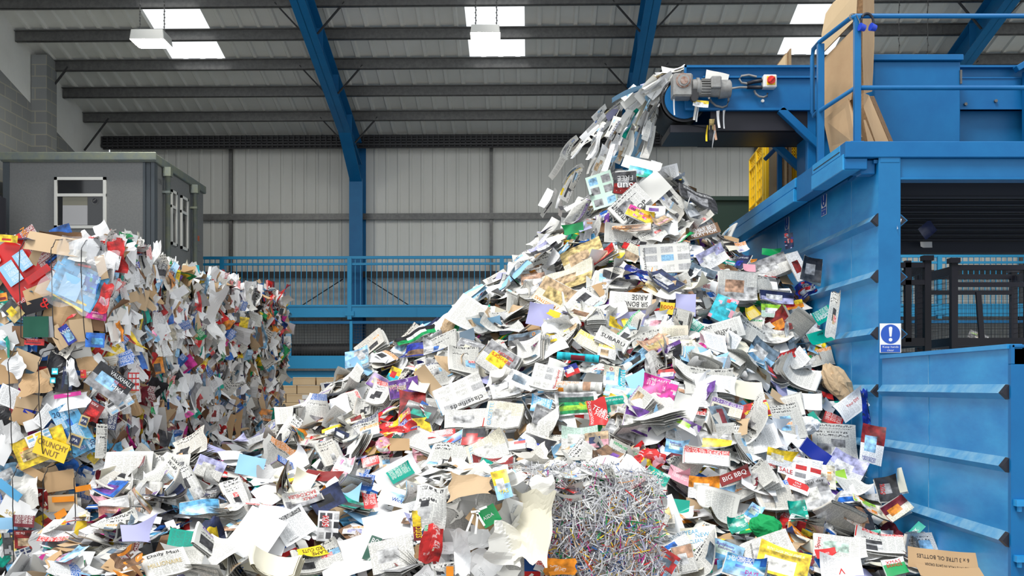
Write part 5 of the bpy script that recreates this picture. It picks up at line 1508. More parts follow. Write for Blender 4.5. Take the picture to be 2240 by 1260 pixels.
side(B1, 278, 1050, 56, 44, 30, 'blue_sheet', 'plain:lblue', gloss=0, label='pale blue paper sheet', n=(.4, -1, .2)); side(B1, 222, 1062, 18, 92, -24, 'black_plastic', 'plain:black', crum=.02, n=(.2, -1, 0)); side(B1, 350, 1005, 68, 46, -12, 'blue_can_carton', 'mosaic:blue,sky,navy', [('FO', 'white', .7, .6, .34, -10)], n=(.4, -1, .3), label='blue can carton'); side(B1, 370, 1045, 40, 60, 10, 'white_water_pack', 'plain:white', [('Nevel', 'blue', .5, .7, .2, 0, .6)], n=(.3, -1, .2)); side(B1, 238, 1105, 16, 50, -25, 'pink_box', 'split:magenta,white', n=(.2, -1, 0)); side(B1, 210, 1130, 30, 30, -30, 'small_brown_box', 'plain:card', gloss=0, n=(.2, -1, 0)); side(B1, 265, 1135, 30, 60, 0, 'purple_film', 'mosaic:lilac,white,purple', n=(.3, -1, 0))

# ---- wires round the near column
for lv, xs in ((2, ((43, 44, 47), (112, 114, 119), (178, 179, 186))), (1, ((18, 24, 26), (85, 86, 94), (148, 150, 158))), (0, ((27, 29, 31), (95, 95, 98), (163, 166, 171)))):
    R = near[lv]; b = list(R['box'])
    for a0, a1, a2 in xs:
        dd = DB - .15
        p0, p1, p2 = PXf(a0, dd), PXf(a1, dd), PXf(a2, dd)
        zt_, zb_ = b[5] + .01, b[4] + .02
        bale_wire(R, [(p0 + .25, yl[1] - .1, zt_ - .03), (p0 + .12, 9.75, zt_ + .03), (p0 + .02, dd + .05, zt_ - .03), (p0, dd, zt_ - .12), (p1, dd - .005, (zt_ + zb_) / 2), (p2, dd, zb_ + .05), (p2, 9.72, zb_ - .005)])
for R in near.values(): del R['box']

# ---- the white bale in front of the heap, one half shredded
fb = (PXf(925, 6.0), PXf(1440, 6.0), 6.0, 7.1, 0.0, 1.15)
R = empty('paper_bale', ((fb[0] + fb[1]) / 2, 6.55, 0), 'white bale before the heap, crumpled white paper on one half and shreds on the other', 'bale', 'bales of compressed waste paper')
part(bale_body(*fb, mix=MIXW), 'body', PRINT, R)
bale_scraps(R, fb, 'front', 170, .72, MIXW, 34, (0, .55)); bale_scraps(R, fb, 'top', 170, .75, MIXW, 26); 
df = 5.95
sh = MB(); nS = 9500
SC = [CW] * 7 + [(.60, .60, .65)] * 8 + [(.42, .42, .46)] * 6 + [(.25, .25, .28)] * 4 + [K('tan')] + [K('red'), K('magenta'), K('orange'), K('blue'), K('yellow'), K('green'), K('lilac'), K('dark'), K('tan')]
xm = PXf(1196, 6.0)
for i in range(nS):
    r_ = rng.rand()
    if r_ < .74: p = Vector((U(xm, fb[1] + .01), fb[2] - U(-.03, .035), U(.05, fb[5])))
    elif r_ < .86: p = Vector((U(xm - .1, fb[1] - .02), U(fb[2] - .02, fb[3] - .3), fb[5] + U(-.02, .04)))
    else: p = Vector((fb[1] + U(-.03, .03), U(fb[2], fb[3]), U(.05, fb[5])))
    e = fb[5] - p.z
    if e < .1 and p.y < fb[2] + .02: p.y += .06 * (1 - e / .1)
    L = U(.03, .11); w = U(.0013, .0032)
    a = U(0, 6.28); dv = Vector((math.cos(a), U(-.5, .3), math.sin(a) * 1.25)); 
    if p.y > fb[2] + .06 and r_ < .86: dv.z *= .3
    dv.normalize()
    k1 = Vector((U(-1, 1), U(-1, 1), U(-1, 1))) * U(.0, .35); sd = dv.cross(Vector((U(-.4, .4), -1, U(-.4, .4)))).normalized() * w
    V = []
    for t in np.linspace(-.5, .5, 4):
        q_ = p + dv * (t * L) + k1 * (t * t * L)
        V += [tuple(q_ - sd), tuple(q_ + sd)]
    sh.col = True; b_ = sh.n; sh.v.extend(V); sh.n += 8
    c = SC[rng.randint(len(SC))] if p.z < .95 or rng.rand() < .4 else CW
    g = U(.5, 1.0)
    for j in range(3):
        sh.f.append((b_ + 2 * j, b_ + 2 * j + 1, b_ + 2 * j + 3, b_ + 2 * j + 2)); sh.m.append(0); sh.sm.append(True); sh.c.append((c[0] * g, c[1] * g, c[2] * g, 0)); sh.uv.append([(0, 0)] * 4)
o = part(sh, 'shredded_paper', PRINT, R, 'tangled shredded paper strips'); o['kind'] = 'stuff'
fe(R, 1028, 1068, df - .06, 90, 58, -4, 'kraft_paper', 'plain:tan', crum=.02, n=(0, -1, .5), bend=3, bdir=1.5, label='crinkled kraft paper bundle')
fe(R, 1098, 1060, df - .08, 36, 64, 14, 'folded_magazine', 'split:lblue,yellow,white', [('YAS', 'yellow', .5, .25, .14, 0, .6)], gloss=1, n=(0, -1, .4), bend=4, bdir=0, label='folded magazine with yellow and blue cover')
fe(R, 1165, 1150, df - .10, 80, 150, -6, 'white_kraft_paper', 'plain:cream', crum=.06, n=(.05, -1, .1), bend=.8, label='large crumpled off-white paper', seed=1)
fe(R, 1190, 1075, df - .09, 50, 60, 10, 'white_kraft_paper', 'plain:lnews', crum=.06)
fe(R, 1110, 1195, df - .07, 80, 80, -20, 'crumpled_paper', 'plain:lnews', crum=.06, n=(0, -1, .3)); fe(R, 1070, 1128, df - .08, 42, 40, 30, 'green_packet', 'plain:green', [('ASDA', 'white', .45, .5, .2, 0, .6)], gloss=1, label='green packet with white lettering')
fe(R, 1050, 1140, df - .05, 60, 30, -38, 'brown_card', 'plain:card'); fe(R, 942, 1108, df - .04, 70, 92, -6, 'newspaper_page', 'news:', crum=.015, label='newspaper page folded over the edge'); fe(R, 985, 1085, df - .06, 40, 40, 20, 'newspaper_wad', 'news:', crum=.03)
fe(R, 944, 1190, df - .06, 46, 84, -10, 'red_wrapping_paper', 'mosaic:red,red,red,red,green,red,gold,red', gloss=1, crum=.025, label='red festive wrapping paper'); fe(R, 912, 1150, df - .05, 18, 66, 4, 'red_yellow_packet', 'split:dred,yellow', [('stitch it!', 'yellow', .5, .45, .3, 90, .7)], gloss=1)
fe(R, 1010, 1200, df - .08, 36, 110, 3, 'clear_film', 'plain:white', gloss=1, crum=.06, label='hanging white film'); fe(R, 1040, 1180, df - .06, 70, 40, 10, 'clear_film', 'plain:lgrey', gloss=1, crum=.02)
for a0, a1, a2, a3 in ((1035, 1125, 1020, 1165), (1042, 1120, 1060, 1150), (1030, 1120, 1050, 1118), (1045, 1125, 1040, 1168), (1048, 1115, 1065, 1108)):
    p, q_ = P(a0, a1, df - .14), P(a2, a3, df - .14)
    mb = MB(); mb.bar(p, q_, .012, .003, 0, (0, 1, 0)); part(mb, 'paper_ribbon', [M_WHITE], R)
fe(R, 1225, 1240, df - .05, 70, 34, 0, 'orange_brown_sheet', 'mosaic:orange,orange,gold', crum=.015, label='orange brown sheet at the foot'); fe(R, 975, 1245, df - .05, 60, 30, 10, 'crumpled_paper', 'news:', crum=.03); fe(R, 984, 1250, df - .08, 16, 22, 0, 'orange_scrap', 'plain:orange')
# ================================================================ THE HEAP OF LOOSE PAPER
PKX, PKY = 1.57, 13.0
_r = [0, .25, .5, .72, 1.0, 1.35, 2.2, 3.0, 3.8, 4.55, 5.2, 6.0, 6.8, 7.6]
_h = [4.36, 4.24, 4.02, 3.74, 3.42, 3.08, 2.44, 1.92, 1.40, .90, .66, .42, .2, .05]
_hl = [(rng.normal(size=2) * s, U(0, 6.28), a) for s, a in ((1.6, .05), (1.6, .05), (3, .05), (3, .045), (5.5, .03), (5.5, .03), (9, .02))]


def H(x, y):
    dx, dy = x - PKX, y - PKY
    r = math.hypot(dx, dy * (1.0 if dy < 0 else 1.1))
    h = float(np.interp(r, _r, _h))
    if x > 1.9 and y < 11.5:      # thinner towards the gate
        h *= 1 - .42 * min(1, (x - 1.9) / 1.3) * min(1, (11.5 - y) / 2)
    m = 0
    if -4.2 < x < 0 and y < 13:
        a = min(1, max(0, (x + 3.6) / .25)) * min(1, max(0, (0 - x) / 1.4))
        m = a * max(.18, .92 - .20 * max(0, 9.6 - y))
    h = max(h, m, .25 if -3.4 < x < 3.2 and 5.4 < y < 9 else 0)
    w = sum(a * math.sin(k[0] * x + k[1] * y + p) for k, p, a in _hl)
    return h + w * min(1, h / .5)


def HN(x, y):
    e = .06
    return Vector((-(H(x + e, y) - H(x - e, y)) / (2 * e), -(H(x, y + e) - H(x, y - e)) / (2 * e), 1)).normalized()


def inside(x, y):
    return y > 5.3 and y < 17.5 and x < XW - .06 and not (x < XB + .05 and 9.5 < y < 16.9) and not (fb[0] - .02 < x < fb[1] + .02 and fb[2] - .1 < y < fb[3] + .02)


def hit(px, py):
    """where the ray through a pixel first meets the heap"""
    dx, dz = (px - CX) / F, -(py - CY) / F
    d = 5.5
    while d < 17.4:
        if inside(dx * d, d) and EYE + dz * d < H(dx * d, d):
            return d
        d += .05
    return None


# core of the heap: one crumpled mass under the loose pieces
mb = MB()
gx = np.arange(-3.5, 3.19, .085); gy = np.arange(5.4, 17.4, .1)
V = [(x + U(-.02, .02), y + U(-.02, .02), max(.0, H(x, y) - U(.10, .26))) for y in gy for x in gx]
mb.v = V; mb.n = len(V); mb.col = True
nxg = len(gx)
for j in range(len(gy) - 1):
    for i in range(nxg - 1):
        x, y = gx[i], gy[j]
        if not (inside(x, y) and inside(x + .08, y + .1)) and y > 9.3 and x < -3.2: continue
        q = (j * nxg + i, j * nxg + i + 1, (j + 1) * nxg + i + 1, (j + 1) * nxg + i)
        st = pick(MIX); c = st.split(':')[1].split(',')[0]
        k = np.array(K(c if c else 'news')) * U(.35, .7)  # colours darkened to paint shade into the gaps between loose pieces
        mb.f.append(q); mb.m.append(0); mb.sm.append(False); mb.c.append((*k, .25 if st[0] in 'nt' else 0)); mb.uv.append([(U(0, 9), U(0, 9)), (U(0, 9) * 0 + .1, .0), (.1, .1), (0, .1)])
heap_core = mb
# small litter over the whole heap, part of the same mass
for _ in range(4200):
    x, y = U(-3.4, 3.15), U(5.8, 16.5)
    if not inside(x, y): continue
    h = H(x, y); n = HN(x, y)
    st = pick(MIX)
    q = piece('scrap', U(.08, .26), U(.07, .22), st, n=(3, 3), gloss=0, bend=U(-5, 5), bdir=U(0, 3), crum=U(0, .015))
    nn = n + Vector((U(-.6, .6), U(-.6, .6), U(-.2, .4)))
    add_mb(heap_core, q, frame((x, y, h - U(.03, .15)), nn, (U(-1, 1), U(-1, 1), U(-.3, .3))))
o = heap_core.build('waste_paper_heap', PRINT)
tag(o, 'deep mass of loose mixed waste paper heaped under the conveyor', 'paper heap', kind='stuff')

LAND = []          # (px, py, short name): things one can find, used to tell the rest apart
RECTS = []
used = set()
GRP = {'newspaper': 'newspapers lying on the paper heap', 'newspaper_page': 'loose newspaper pages on the paper heap', 'paper_sheet': 'plain paper sheets on the paper heap', 'magazine': 'magazines on the paper heap', 'leaflet': 'leaflets on the paper heap', 'envelope': 'envelopes on the paper heap', 'crumpled_paper': 'crumpled papers on the paper heap', 'cardboard_scrap': 'cardboard scraps on the paper heap'}
CAT = {'newspaper': 'newspaper', 'newspaper_page': 'newspaper page', 'paper_sheet': 'paper sheet', 'magazine': 'magazine', 'leaflet': 'leaflet', 'envelope': 'envelope', 'crumpled_paper': 'crumpled paper', 'cardboard_scrap': 'cardboard scrap', 'plastic_bag': 'bag', 'catalogue': 'catalogue', 'carton': 'carton', 'paper_bag': 'bag', 'book': 'book', 'crisp_packet': 'packet', 'rolled_newspaper': 'newspaper', 'wrapping_paper': 'wrapping paper', 'picture_card': 'picture'}
KIND = {'newspaper': 'newspaper', 'newspaper_page': 'page', 'paper_sheet': 'sheet', 'magazine': 'magazine', 'leaflet': 'leaflet', 'catalogue': 'catalogue', 'book': 'book', 'crisp_packet': 'crisp_packet', 'plastic_bag': 'plastic_bag'}
LIFT = {'newspaper': .11, 'magazine': .105, 'catalogue': .11, 'book': .12}


def lay(px, py, w, h, ang, name, style, texts, label, short=None, b=.5, kind=None, lift=None, tilt=(0, 0), d=None, n=None, group=None, **sh):
    """one piece of paper seen at a pixel of the photograph, resting on the heap there"""
    kind = kind or KIND.get(name, name)
    if d is None:
        d = hit(px, py)
        if d is None: d = (XW - .14) * F / (px - CX) if px > 1690 else (hit(px, py + 25) or hit(px, py + 60) or 12.9)
        p = P(px, py, d)
        sn = HN(p.x, p.y)
        tc = (Vector((0, 0, EYE)) - p).normalized()
        b *= .86
        nn = (sn * (1 - b) + tc * b + Vector((tilt[0] + U(-.16, .16), 0, tilt[1] + U(-.14, .14)))).normalized()
        lf = (lift if lift is not None else LIFT.get(kind, .095)) + .055
        d2 = d - lf
    else:
        nn = Vector(n if n else (0, -1, .3)).normalized(); d2 = d
    m, W, Hh = place_img(px, py, d2, nn, w, h, ang)
    sh.setdefault('rip', U(.004, .010)); sh.setdefault('crum', .004)
    if 'bend' not in sh: sh['bend'] = U(-1, 1.8); sh['bdir'] = U(0, 3.1)
    sh.setdefault('curl', U(-.01, .06))
    q = piece(kind, W, Hh, style, texts, **sh)
    o = q.build(name, PRINT); o.matrix_world = m
    tag(o, label, CAT.get(name, 'paper'), group)
    used.add(label.lower())
    if short: LAND.append((px, py, short))
    a = math.radians(ang); RECTS.append((px, py, w * .5, h * .5, math.cos(a), math.sin(a)))
    return o


N, PG, SH, MG, LF = 'newspaper', 'newspaper_page', 'paper_sheet', 'magazine', 'leaflet'
T = lay
# --- heap top
T(1404, 362, 84, 26, -14, SH, 'plain:lnews', (), 'pale sheet draped over the very top of the heap', 'the draped sheet at the heap top', lift=.12, bend=1)
T(1400, 376, 52, 20, -12, LF, 'split:teal,cyan,lblue', (), 'teal leaflet just under the draped sheet at the heap top', 'the teal leaflet at the heap top', lift=.18)
T(1428, 412, 66, 52, 42, SH, 'plain:lnews', (), 'large blank off-white sheet standing near the heap top', 'the blank sheet near the heap top', b=.75, lift=.16)
T(1318, 418, 58, 74, 18, PG, 'pgrid:mint,lblue,grey,tan', (), 'property page with rows of house photos near the heap top', 'the house photo page', b=.8, lift=.15)
T(1368, 400, 48, 50, 4, N, 'split:dred,dark,grey', [('FREE', 'lgrey', .5, .70, .22, 180, .7), ('Sun', 'white', .5, .34, .32, 180, .7)], 'upside-down newspaper with FREE and a red title near the heap top', 'the upside-down FREE newspaper', b=.8, lift=.13)
T(1377, 446, 84, 48, 42, N, 'news:-,grey', [('STUDENT', 'black', .16, .5, .22, 90, .8), ('AS TOP', 'black', .5, .1, .2, 0, .7)], 'black and white newspaper with a football photo under the heap top', 'the football photo newspaper', b=.7, lift=.14)
T(1402, 470, 62, 24, -24, MG, 'mosaic:yellow,magenta,orange,pink', [('FRIENDS', 'dark', .3, .7, .2, 0, .4)], 'yellow and pink magazine below the football photo newspaper', 'the yellow and pink magazine')
T(1434, 458, 44, 17, -4, LF, 'split:white,white,purple', (), 'white card with a purple square under the blank sheet', 'the purple square card')
T(1530, 432, 84, 26, -26, N, 'cover:dark,grey', (), 'dark newspaper lying on the shoulder below the heap top', 'the dark newspaper on the heap shoulder', b=.3)
T(1470, 440, 60, 40, -50, PG, 'news:', (), 'grey newspaper page sliding off the heap top', 'the page sliding off the heap top')
T(1244, 489, 34, 22, -3, SH, 'plain:white', (), 'small bright white card beside the green leaflet on the heap edge', 'the bright white card on the heap edge', b=.9, lift=.14)
T(1255, 501, 42, 20, 16, LF, 'plain:green', (), 'green leaflet beside the bright white card on the heap edge', 'the green leaflet on the heap edge', lift=.16)
T(1382, 499, 84, 15, 4, MG, 'mosaic:brown,orange,gold,white', (), 'magazine strip with brown food pictures below the heap top', 'the brown food strip', b=.7, lift=.13)
T(1538, 506, 74, 22, 16, N, 'wtext:brown', [('MAY BE', 'white', .55, .7, .36, 0, .5), ('NEXT FOR', 'white', .5, .28, .36, 0, .8)], 'newspaper with the white headline MAY BE NEXT FOR', 'the MAY BE NEXT FOR headline', b=.7, lift=.13)
T(1275, 562, 96, 62, 26, PG, 'split:cream,gold,tan', (), 'tan picture page with a sporting scene on the bale-side slope', 'the tan picture page', lift=.13)
T(1456, 566, 108, 62, 4, N, 'grid:lnews,lgrey,lblue,lnews,lgrey', [('classifieds', 'dark', .07, .5, .085, 90, .85)], 'classifieds page with a blue advert high on the heap', 'the high classifieds page', b=.8, lift=.16, crum=.001)
T(1354, 557, 26, 19, 2, LF, 'band:yellow,gold', (), 'small yellow card beside the high classifieds page', 'the small yellow card', b=.8)
T(1384, 553, 30, 36, -22, LF, 'split:tan,cream', (), 'tan photo print leaning beside the high classifieds page', None, b=.7)
T(1558, 563, 62, 42, 28, LF, 'split:white,lilac,white', [('!', 'red', .85, .75, .16, 0)], 'white leaflet with purple panels and a warning triangle', 'the warning triangle leaflet', b=.8)
T(1686, 583, 82, 46, 20, N, 'split:lnews,grey,lgrey', (), 'newspaper with a large photo of a man in a suit', 'the suit photo newspaper', b=.8, lift=.14)
T(1639, 586, 27, 16, -6, LF, 'plain:pink', (), 'small pink paper slip near the suit photo newspaper', 'the pink slip')
T(1614, 626, 84, 62, -3, N, 'split:lgrey,lnews,skin', (), 'newspaper page showing a red high-heeled shoe', 'the red shoe page', b=.75, lift=.14, bend=.8, bdir=1.5)
T(1380, 656, 88, 32, -4, N, 'text:lnews', [('SIR BONO', 'black', .62, .22, .34, 180, .62), ('ARISE', 'black', .72, .68, .34, 180, .4)], 'newspaper with an upside-down two-line black headline high on the heap', 'the upside-down two-line headline', b=.65, lift=.14, crum=.001)
T(1220, 650, 92, 58, -28, N, 'split:cream,tan,gold', [('MERRY CHRISTMAS', 'orange', .5, .12, .12, 180, .9)], 'tan newspaper page with an orange foot and upside-down greeting', 'the orange-footed tan page', b=.6, lift=.14)
T(1240, 610, 118, 40, 18, N, 'split:gold,cream,tan', (), 'long tan newspaper lying across the middle of the bale-side slope', 'the long tan newspaper', lift=.13)
T(1401, 602, 68, 22, -6, 'plastic_bag', 'mosaic:royal,white,blue', (), 'blue and white wrapped pack lying below the high classifieds page', 'the blue wrapped pack', kind='leaflet', crum=.02, b=.7)
T(1459, 675, 32, 26, -8, LF, 'plain:yellow', [('1000', 'red', .5, .6, .3, 0, .8)], 'yellow leaflet with 1000 in red', 'the yellow 1000 leaflet', b=.8, lift=.13)
T(1582, 676, 50, 56, -24, LF, 'mosaic:cyan,magenta,cyan,pink,cyan,red', (), 'cyan poster with pink bubbles near the blue side wall', 'the cyan bubble poster', b=.8, lift=.15)
T(1500, 668, 44, 48, 0, SH, 'plain:lilac', (), 'pale lilac sheet beside the cyan bubble poster', 'the pale lilac sheet', b=.8, lift=.13)
T(1184, 690, 54, 50, -8, SH, 'plain:lilac', (), 'folded lilac sheet standing up on the bale-side slope', 'the standing lilac sheet', b=.8, lift=.16, fold=.5, fdir=.6)
T(1213, 687, 28, 14, -22, LF, 'plain:yellow', (), 'yellow flap beside the standing lilac sheet', 'the yellow flap', b=.8, lift=.13)
T(1687, 551, 40, 14, -8, LF, 'plain:green', (), 'green leaflet near the top of the side wall contact', 'the green leaflet by the side wall', b=.7)
T(1726, 527, 20, 34, 8, 'wrapping_paper', 'mosaic:navy,royal,lilac,red', (), 'starry blue wrapping paper stuck against the side wall', 'the starry wrapping paper', b=.95, lift=.1)
T(1746, 582, 28, 64, 22, MG, 'split:white,white,dred', (), 'white and dark red magazine standing against the side wall', 'the standing white magazine', b=.9, lift=.14)
T(1775, 590, 44, 50, -10, MG, 'split:dark,black,grey', (), 'dark open magazine leaning beside the standing white magazine', 'the dark leaning magazine', b=.8, lift=.14, bend=3)
T(1535, 600, 60, 30, -24, LF, 'split:black,gblue,white', (), 'black and blue holiday leaflet above the red shoe page', 'the black holiday leaflet', b=.7)
T(1547, 622, 44, 20, -14, LF, 'wtext:white', [('BARNES', 'red', .5, .3, .4, 8, .7)], 'white leaflet with red lettering under the black holiday leaflet', None, b=.8)
T(1660, 622, 62, 34, 8, N, 'news:', [('Sport', 'dark', .3, .8, .16, 0)], 'crumpled newspaper beside the red shoe page', None, crum=.012)
T(1700, 650, 72, 24, -6, N, 'split:lilac,navy,white', (), 'rolled bluish newspaper against the foot of the side wall rib', 'the rolled bluish newspaper', bend=7, bdir=1.57)
T(1762, 632, 40, 34, 30, 'crisp_packet', 'mosaic:royal,red,white,navy', (), 'blue and red crumpled packet against the side wall', 'the blue and red packet', crum=.03, b=.8)
T(1730, 668, 54, 18, 12, LF, 'split:orange,yellow,red', (), 'orange and yellow leaflet below the rolled bluish newspaper', 'the orange and yellow leaflet')
T(1692, 680, 54, 28, -4, LF, 'split:mint,lime,white', (), 'pale green leaflet below the rolled bluish newspaper', 'the pale green leaflet')
T(1800, 690, 44, 30, 30, LF, 'wtext:teal', [('NOOK', 'white', .6, .4, .3, 0)], 'teal leaflet standing against the side wall', None, b=.7)
T(1822, 690, 24, 100, -8, PG, 'news:', (), 'tall newspaper page clinging to the side wall', 'the tall clinging page', b=.9, lift=.12, crum=.012)
# --- middle
T(1008, 742, 64, 28, 14, SH, 'plain:gblue', (), 'dark blue sheet near the brown paper bag on the slope edge', 'the dark blue sheet')
T(985, 714, 40, 62, -14, 'paper_bag', 'plain:tan', (), 'crumpled brown paper bag on the bale-side slope edge', 'the brown bag on the slope edge', kind='wad', b=.9, lift=.2)
T(1004, 706, 9, 38, -20, LF, 'plain:green', (), 'thin green bottle label strip beside the brown paper bag', None, b=.9, lift=.22)
T(1094, 792, 82, 62, -34, N, 'split:lnews,grey,yellow', [('MILLION', 'red', .55, .78, .11, 180, .5), ('SERVICES', 'red', .5, .62, .11, 180, .6)], 'newspaper with a yellow banner and red lettering', 'the yellow banner newspaper', b=.6, lift=.15, bend=1.6)
T(1197, 826, 62, 54, -12, N, 'grid:lnews,lnews,lgrey,lnews', [('Newquay', 'red', .85, .5, .13, 90, .8)], 'newspaper with Newquay in red down its side', 'the Newquay newspaper', b=.6, lift=.15, crum=.001)
T(1141, 832, 62, 30, -22, LF, 'split:white,lgrey,gblue', [('ds', 'black', .85, .7, .3, 0)], 'white leaflet with a blue photo beside the Newquay newspaper', None)
T(1338, 822, 36, 44, -4, LF, 'split:white,cream,lblue', [('O', 'red', .45, .85, .16, 0)], 'white food leaflet with a red badge', 'the red badge food leaflet', b=.8, lift=.14)
T(1360, 830, 16, 42, -4, LF, 'plain:cyan', [('Somert', 'white', .5, .5, .4, 90, .9)], 'narrow turquoise leaflet beside the red badge food leaflet', 'the turquoise leaflet', b=.8, lift=.145)
T(1442, 848, 74, 46, -12, MG, 'mosaic:magenta,purple,pink,lilac,magenta', [('BEAUTY', 'white', .5, .85, .1, 0, .6)], 'magenta magazine with a silver picture', 'the magenta magazine', b=.6, lift=.15)
T(1396, 836, 46, 42, 26, SH, 'plain:lblue', (), 'pale blue sheet beside the magenta magazine', 'the pale blue sheet')
T(1360, 858, 74, 24, -8, LF, 'split:sky,lblue,white', (), 'blue leaflet with a white car above the garden picture', 'the blue car leaflet', b=.6, lift=.14)
T(1008, 862, 108, 60, 22, N, 'grid:lnews,lgrey,lblue,lnews,lnews', [('classifieds', 'dark', .55, .13, .17, 180, .7)], 'classifieds newspaper with a blue advert low on the bale-side slope', 'the low classifieds newspaper', b=.65, lift=.17, crum=.001)
T(1268, 847, 100, 11, -2, 'rolled_newspaper', 'mosaic:lnews,orange,lgrey,skin', (), 'rolled newspaper with orange print above the garden picture', 'the rolled orange newspaper', kind='roll', lift=.14)
T(1265, 781, 92, 8, -5, 'rolled_newspaper', 'mosaic:cyan,maroon,cream,maroon', (), 'rolled magazine in turquoise and maroon on the heap front', 'the turquoise and maroon roll', kind='roll', lift=.14)
o = T(1262, 882, 94, 50, 4, 'picture_card', 'pic:green,lime,green,bgreen,grey', [('* * *', 'yellow', .72, .5, .16, 8), ('* *', 'yellow', .68, .42, .14, 0)], 'glossy garden picture card with yellow daffodils', 'the daffodil garden picture', kind='leaflet', b=.75, lift=.19, crum=0)
T(1308, 904, 42, 58, 12, 'wrapping_paper', 'plain:red', [('WOOLWORTHS', 'white', .14, .5, .10, 90, .95), ('TEAR', 'white', .62, .62, .16, -40), ('HERE', 'white', .7, .4, .16, -40)], 'red store wrapper with white lettering beside the garden picture', 'the red store wrapper', kind='leaflet', b=.75, lift=.2, crum=.012)
T(1184, 886, 44, 30, -8, LF, 'wtext:sky', (), 'bright blue brochure below the Newquay newspaper', 'the bright blue brochure', b=.6, lift=.14)
T(1104, 908, 78, 56, -4, N, 'split:lnews,cream,lnews,lblue', [('GAZETTE', 'lblue', .1, .5, .14, 90, .85)], 'gazette newspaper with a cartoon map beside the low classifieds newspaper', 'the upper gazette', b=.65, lift=.15, crum=.001)
T(1066, 984, 88, 50, 22, N, 'split:lnews,cream,lnews,lblue', [('GAZETTE', 'lblue', .1, .5, .14, 90, .85)], 'gazette newspaper with a cartoon map just above the white bale', 'the lower gazette', b=.65, lift=.16, crum=.001)
T(1070, 925, 28, 20, -8, LF, 'wtext:red', (), 'small red leaflet beside the upper gazette', 'the small red leaflet', b=.7, lift=.13)
T(1022, 916, 92, 40, 4, N, 'split:lnews,lnews,lgrey', (), 'broad pale newspaper below the low classifieds newspaper', 'the broad pale newspaper', lift=.14)
T(1290, 748, 64, 30, -28, MG, 'band:cream,yellow', (), 'yellow and white magazine high on the heap front', 'the yellow and white magazine', b=.6, lift=.14)
T(1340, 744, 70, 30, -28, N, 'text:lnews', [('SUBARU', 'black', .5, .6, .26, 0, .8)], 'newspaper with one bold black word across it on the heap front', 'the one-word headline newspaper', b=.5, lift=.15)
T(1580, 724, 94, 42, 16, N, 'text:lnews', [('HUNT', 'black', .16, .84, .16, 0), ('MASTER', 'black', .5, .45, .18, 180, .4), ('BRUISES A', 'black', .5, .24, .16, 180, .6)], 'newspaper with upside-down black headline lines near the side wall', 'the upside-down headline newspaper', b=.6, lift=.16, crum=.002)
T(1514, 712, 42, 30, -38, LF, 'wtext:teal', (), 'teal leaflet slanting down the heap front', 'the slanting teal leaflet', b=.7, lift=.15)
T(1147, 740, 72, 22, 8, MG, 'split:dark,gblue,dark', [('o', 'orange', .8, .7, .3, 0)], 'grey-blue magazine with an orange square', 'the grey-blue magazine', lift=.13)
T(1250, 809, 32, 24, 20, LF, 'split:red,royal,white', [('9%', 'white', .5, .6, .3, 90)], 'red and blue leaflet above the Newquay newspaper', 'the red and blue leaflet', b=.7, lift=.14)
T(1298, 806, 62, 26, -10, 'wrapping_paper', 'mosaic:lnews,white,green,white,red', (), 'holly-patterned wrapping paper beside the red and blue leaflet', 'the holly paper', crum=.02)
T(1796, 737, 56, 28, 16, LF, 'plain:teal', [('RSVP', 'black', .5, .75, .16, 180)], 'bright teal folder near the side wall', 'the bright teal folder', b=.6, lift=.15)
T(1832, 838, 58, 112, 32, 'paper_bag', 'plain:tan', (), 'crumpled brown paper bag resting against the side wall foot', 'the brown bag by the side wall', kind='wad', b=.9, lift=.22)
T(1666, 774, 66, 46, -40, PG, 'split:lblue,gblue,lgrey', (), 'bluish newspaper page draped below the upside-down headline newspaper', 'the draped bluish page', b=.6, lift=.15, bend=3)
T(1724, 776, 36, 16, 14, LF, 'cover:red,dred', (), 'red car picture page on the dark side of the heap', 'the red car page', b=.6, lift=.13)
T(1622, 852, 96, 36, -6, SH, 'plain:cream', (), 'broad cream sheet in the middle of the heap front', 'the broad cream sheet', lift=.15, bend=.8)
T(1758, 876, 76, 34, -8, SH, 'plain:white', (), 'curling white sheet above the white carrier bag', 'the curling white sheet', b=.6, lift=.16, bend=3, bdir=.3)
T(1650, 898, 68, 36, 14, MG, 'mosaic:red,yellow,white,red,yellow', (), 'red and yellow magazine below the broad cream sheet', 'the red and yellow magazine', b=.6, lift=.15)
T(1862, 888, 64, 46, 36, LF, 'text:white', [('Your DIY', 'red', .6, .6, .14, 0, .5)], 'white flyer with red lines beside the side wall', 'the red-lined flyer', b=.6, lift=.16)
T(1896, 888, 18, 72, 6, 'plastic_bag', 'mosaic:royal,navy,blue', (), 'dark blue carrier bag squeezed against the blue gate', 'the dark blue carrier bag', kind='leaflet', b=.9, lift=.1, crum=.02)
T(1590, 892, 70, 30, -16, MG, 'band:cream,purple,dark', (), 'magazine with a purple heading beside the red and yellow magazine', 'the purple-headed magazine', b=.6, lift=.14)
T(1766, 930, 62, 46, 0, 'plastic_bag', 'plain:white', (), 'crumpled white plastic bag on the heap front', 'the white carrier bag', kind='wad', b=.8, lift=.16)
T(1790, 928, 16, 60, 30, LF, 'plain:teal', (), 'teal card sticking up behind the white plastic bag', 'the teal card by the white bag', b=.8, lift=.17)
T(1822, 918, 44, 22, -22, LF, 'wtext:red', (), 'red offer leaflet above the large folded newspaper', 'the red offer leaflet', b=.7, lift=.16)
T(1826, 966, 96, 74, -3, N, 'news:-,grey', (), 'large folded newspaper with black and white photos near the gate', 'the large folded newspaper', b=.65, lift=.17, bend=1.6, bdir=1.57)
T(1784, 990, 68, 30, -38, MG, 'plain:royal', (), 'royal blue folder sticking out of the heap', 'the royal blue folder', b=.7, lift=.2)
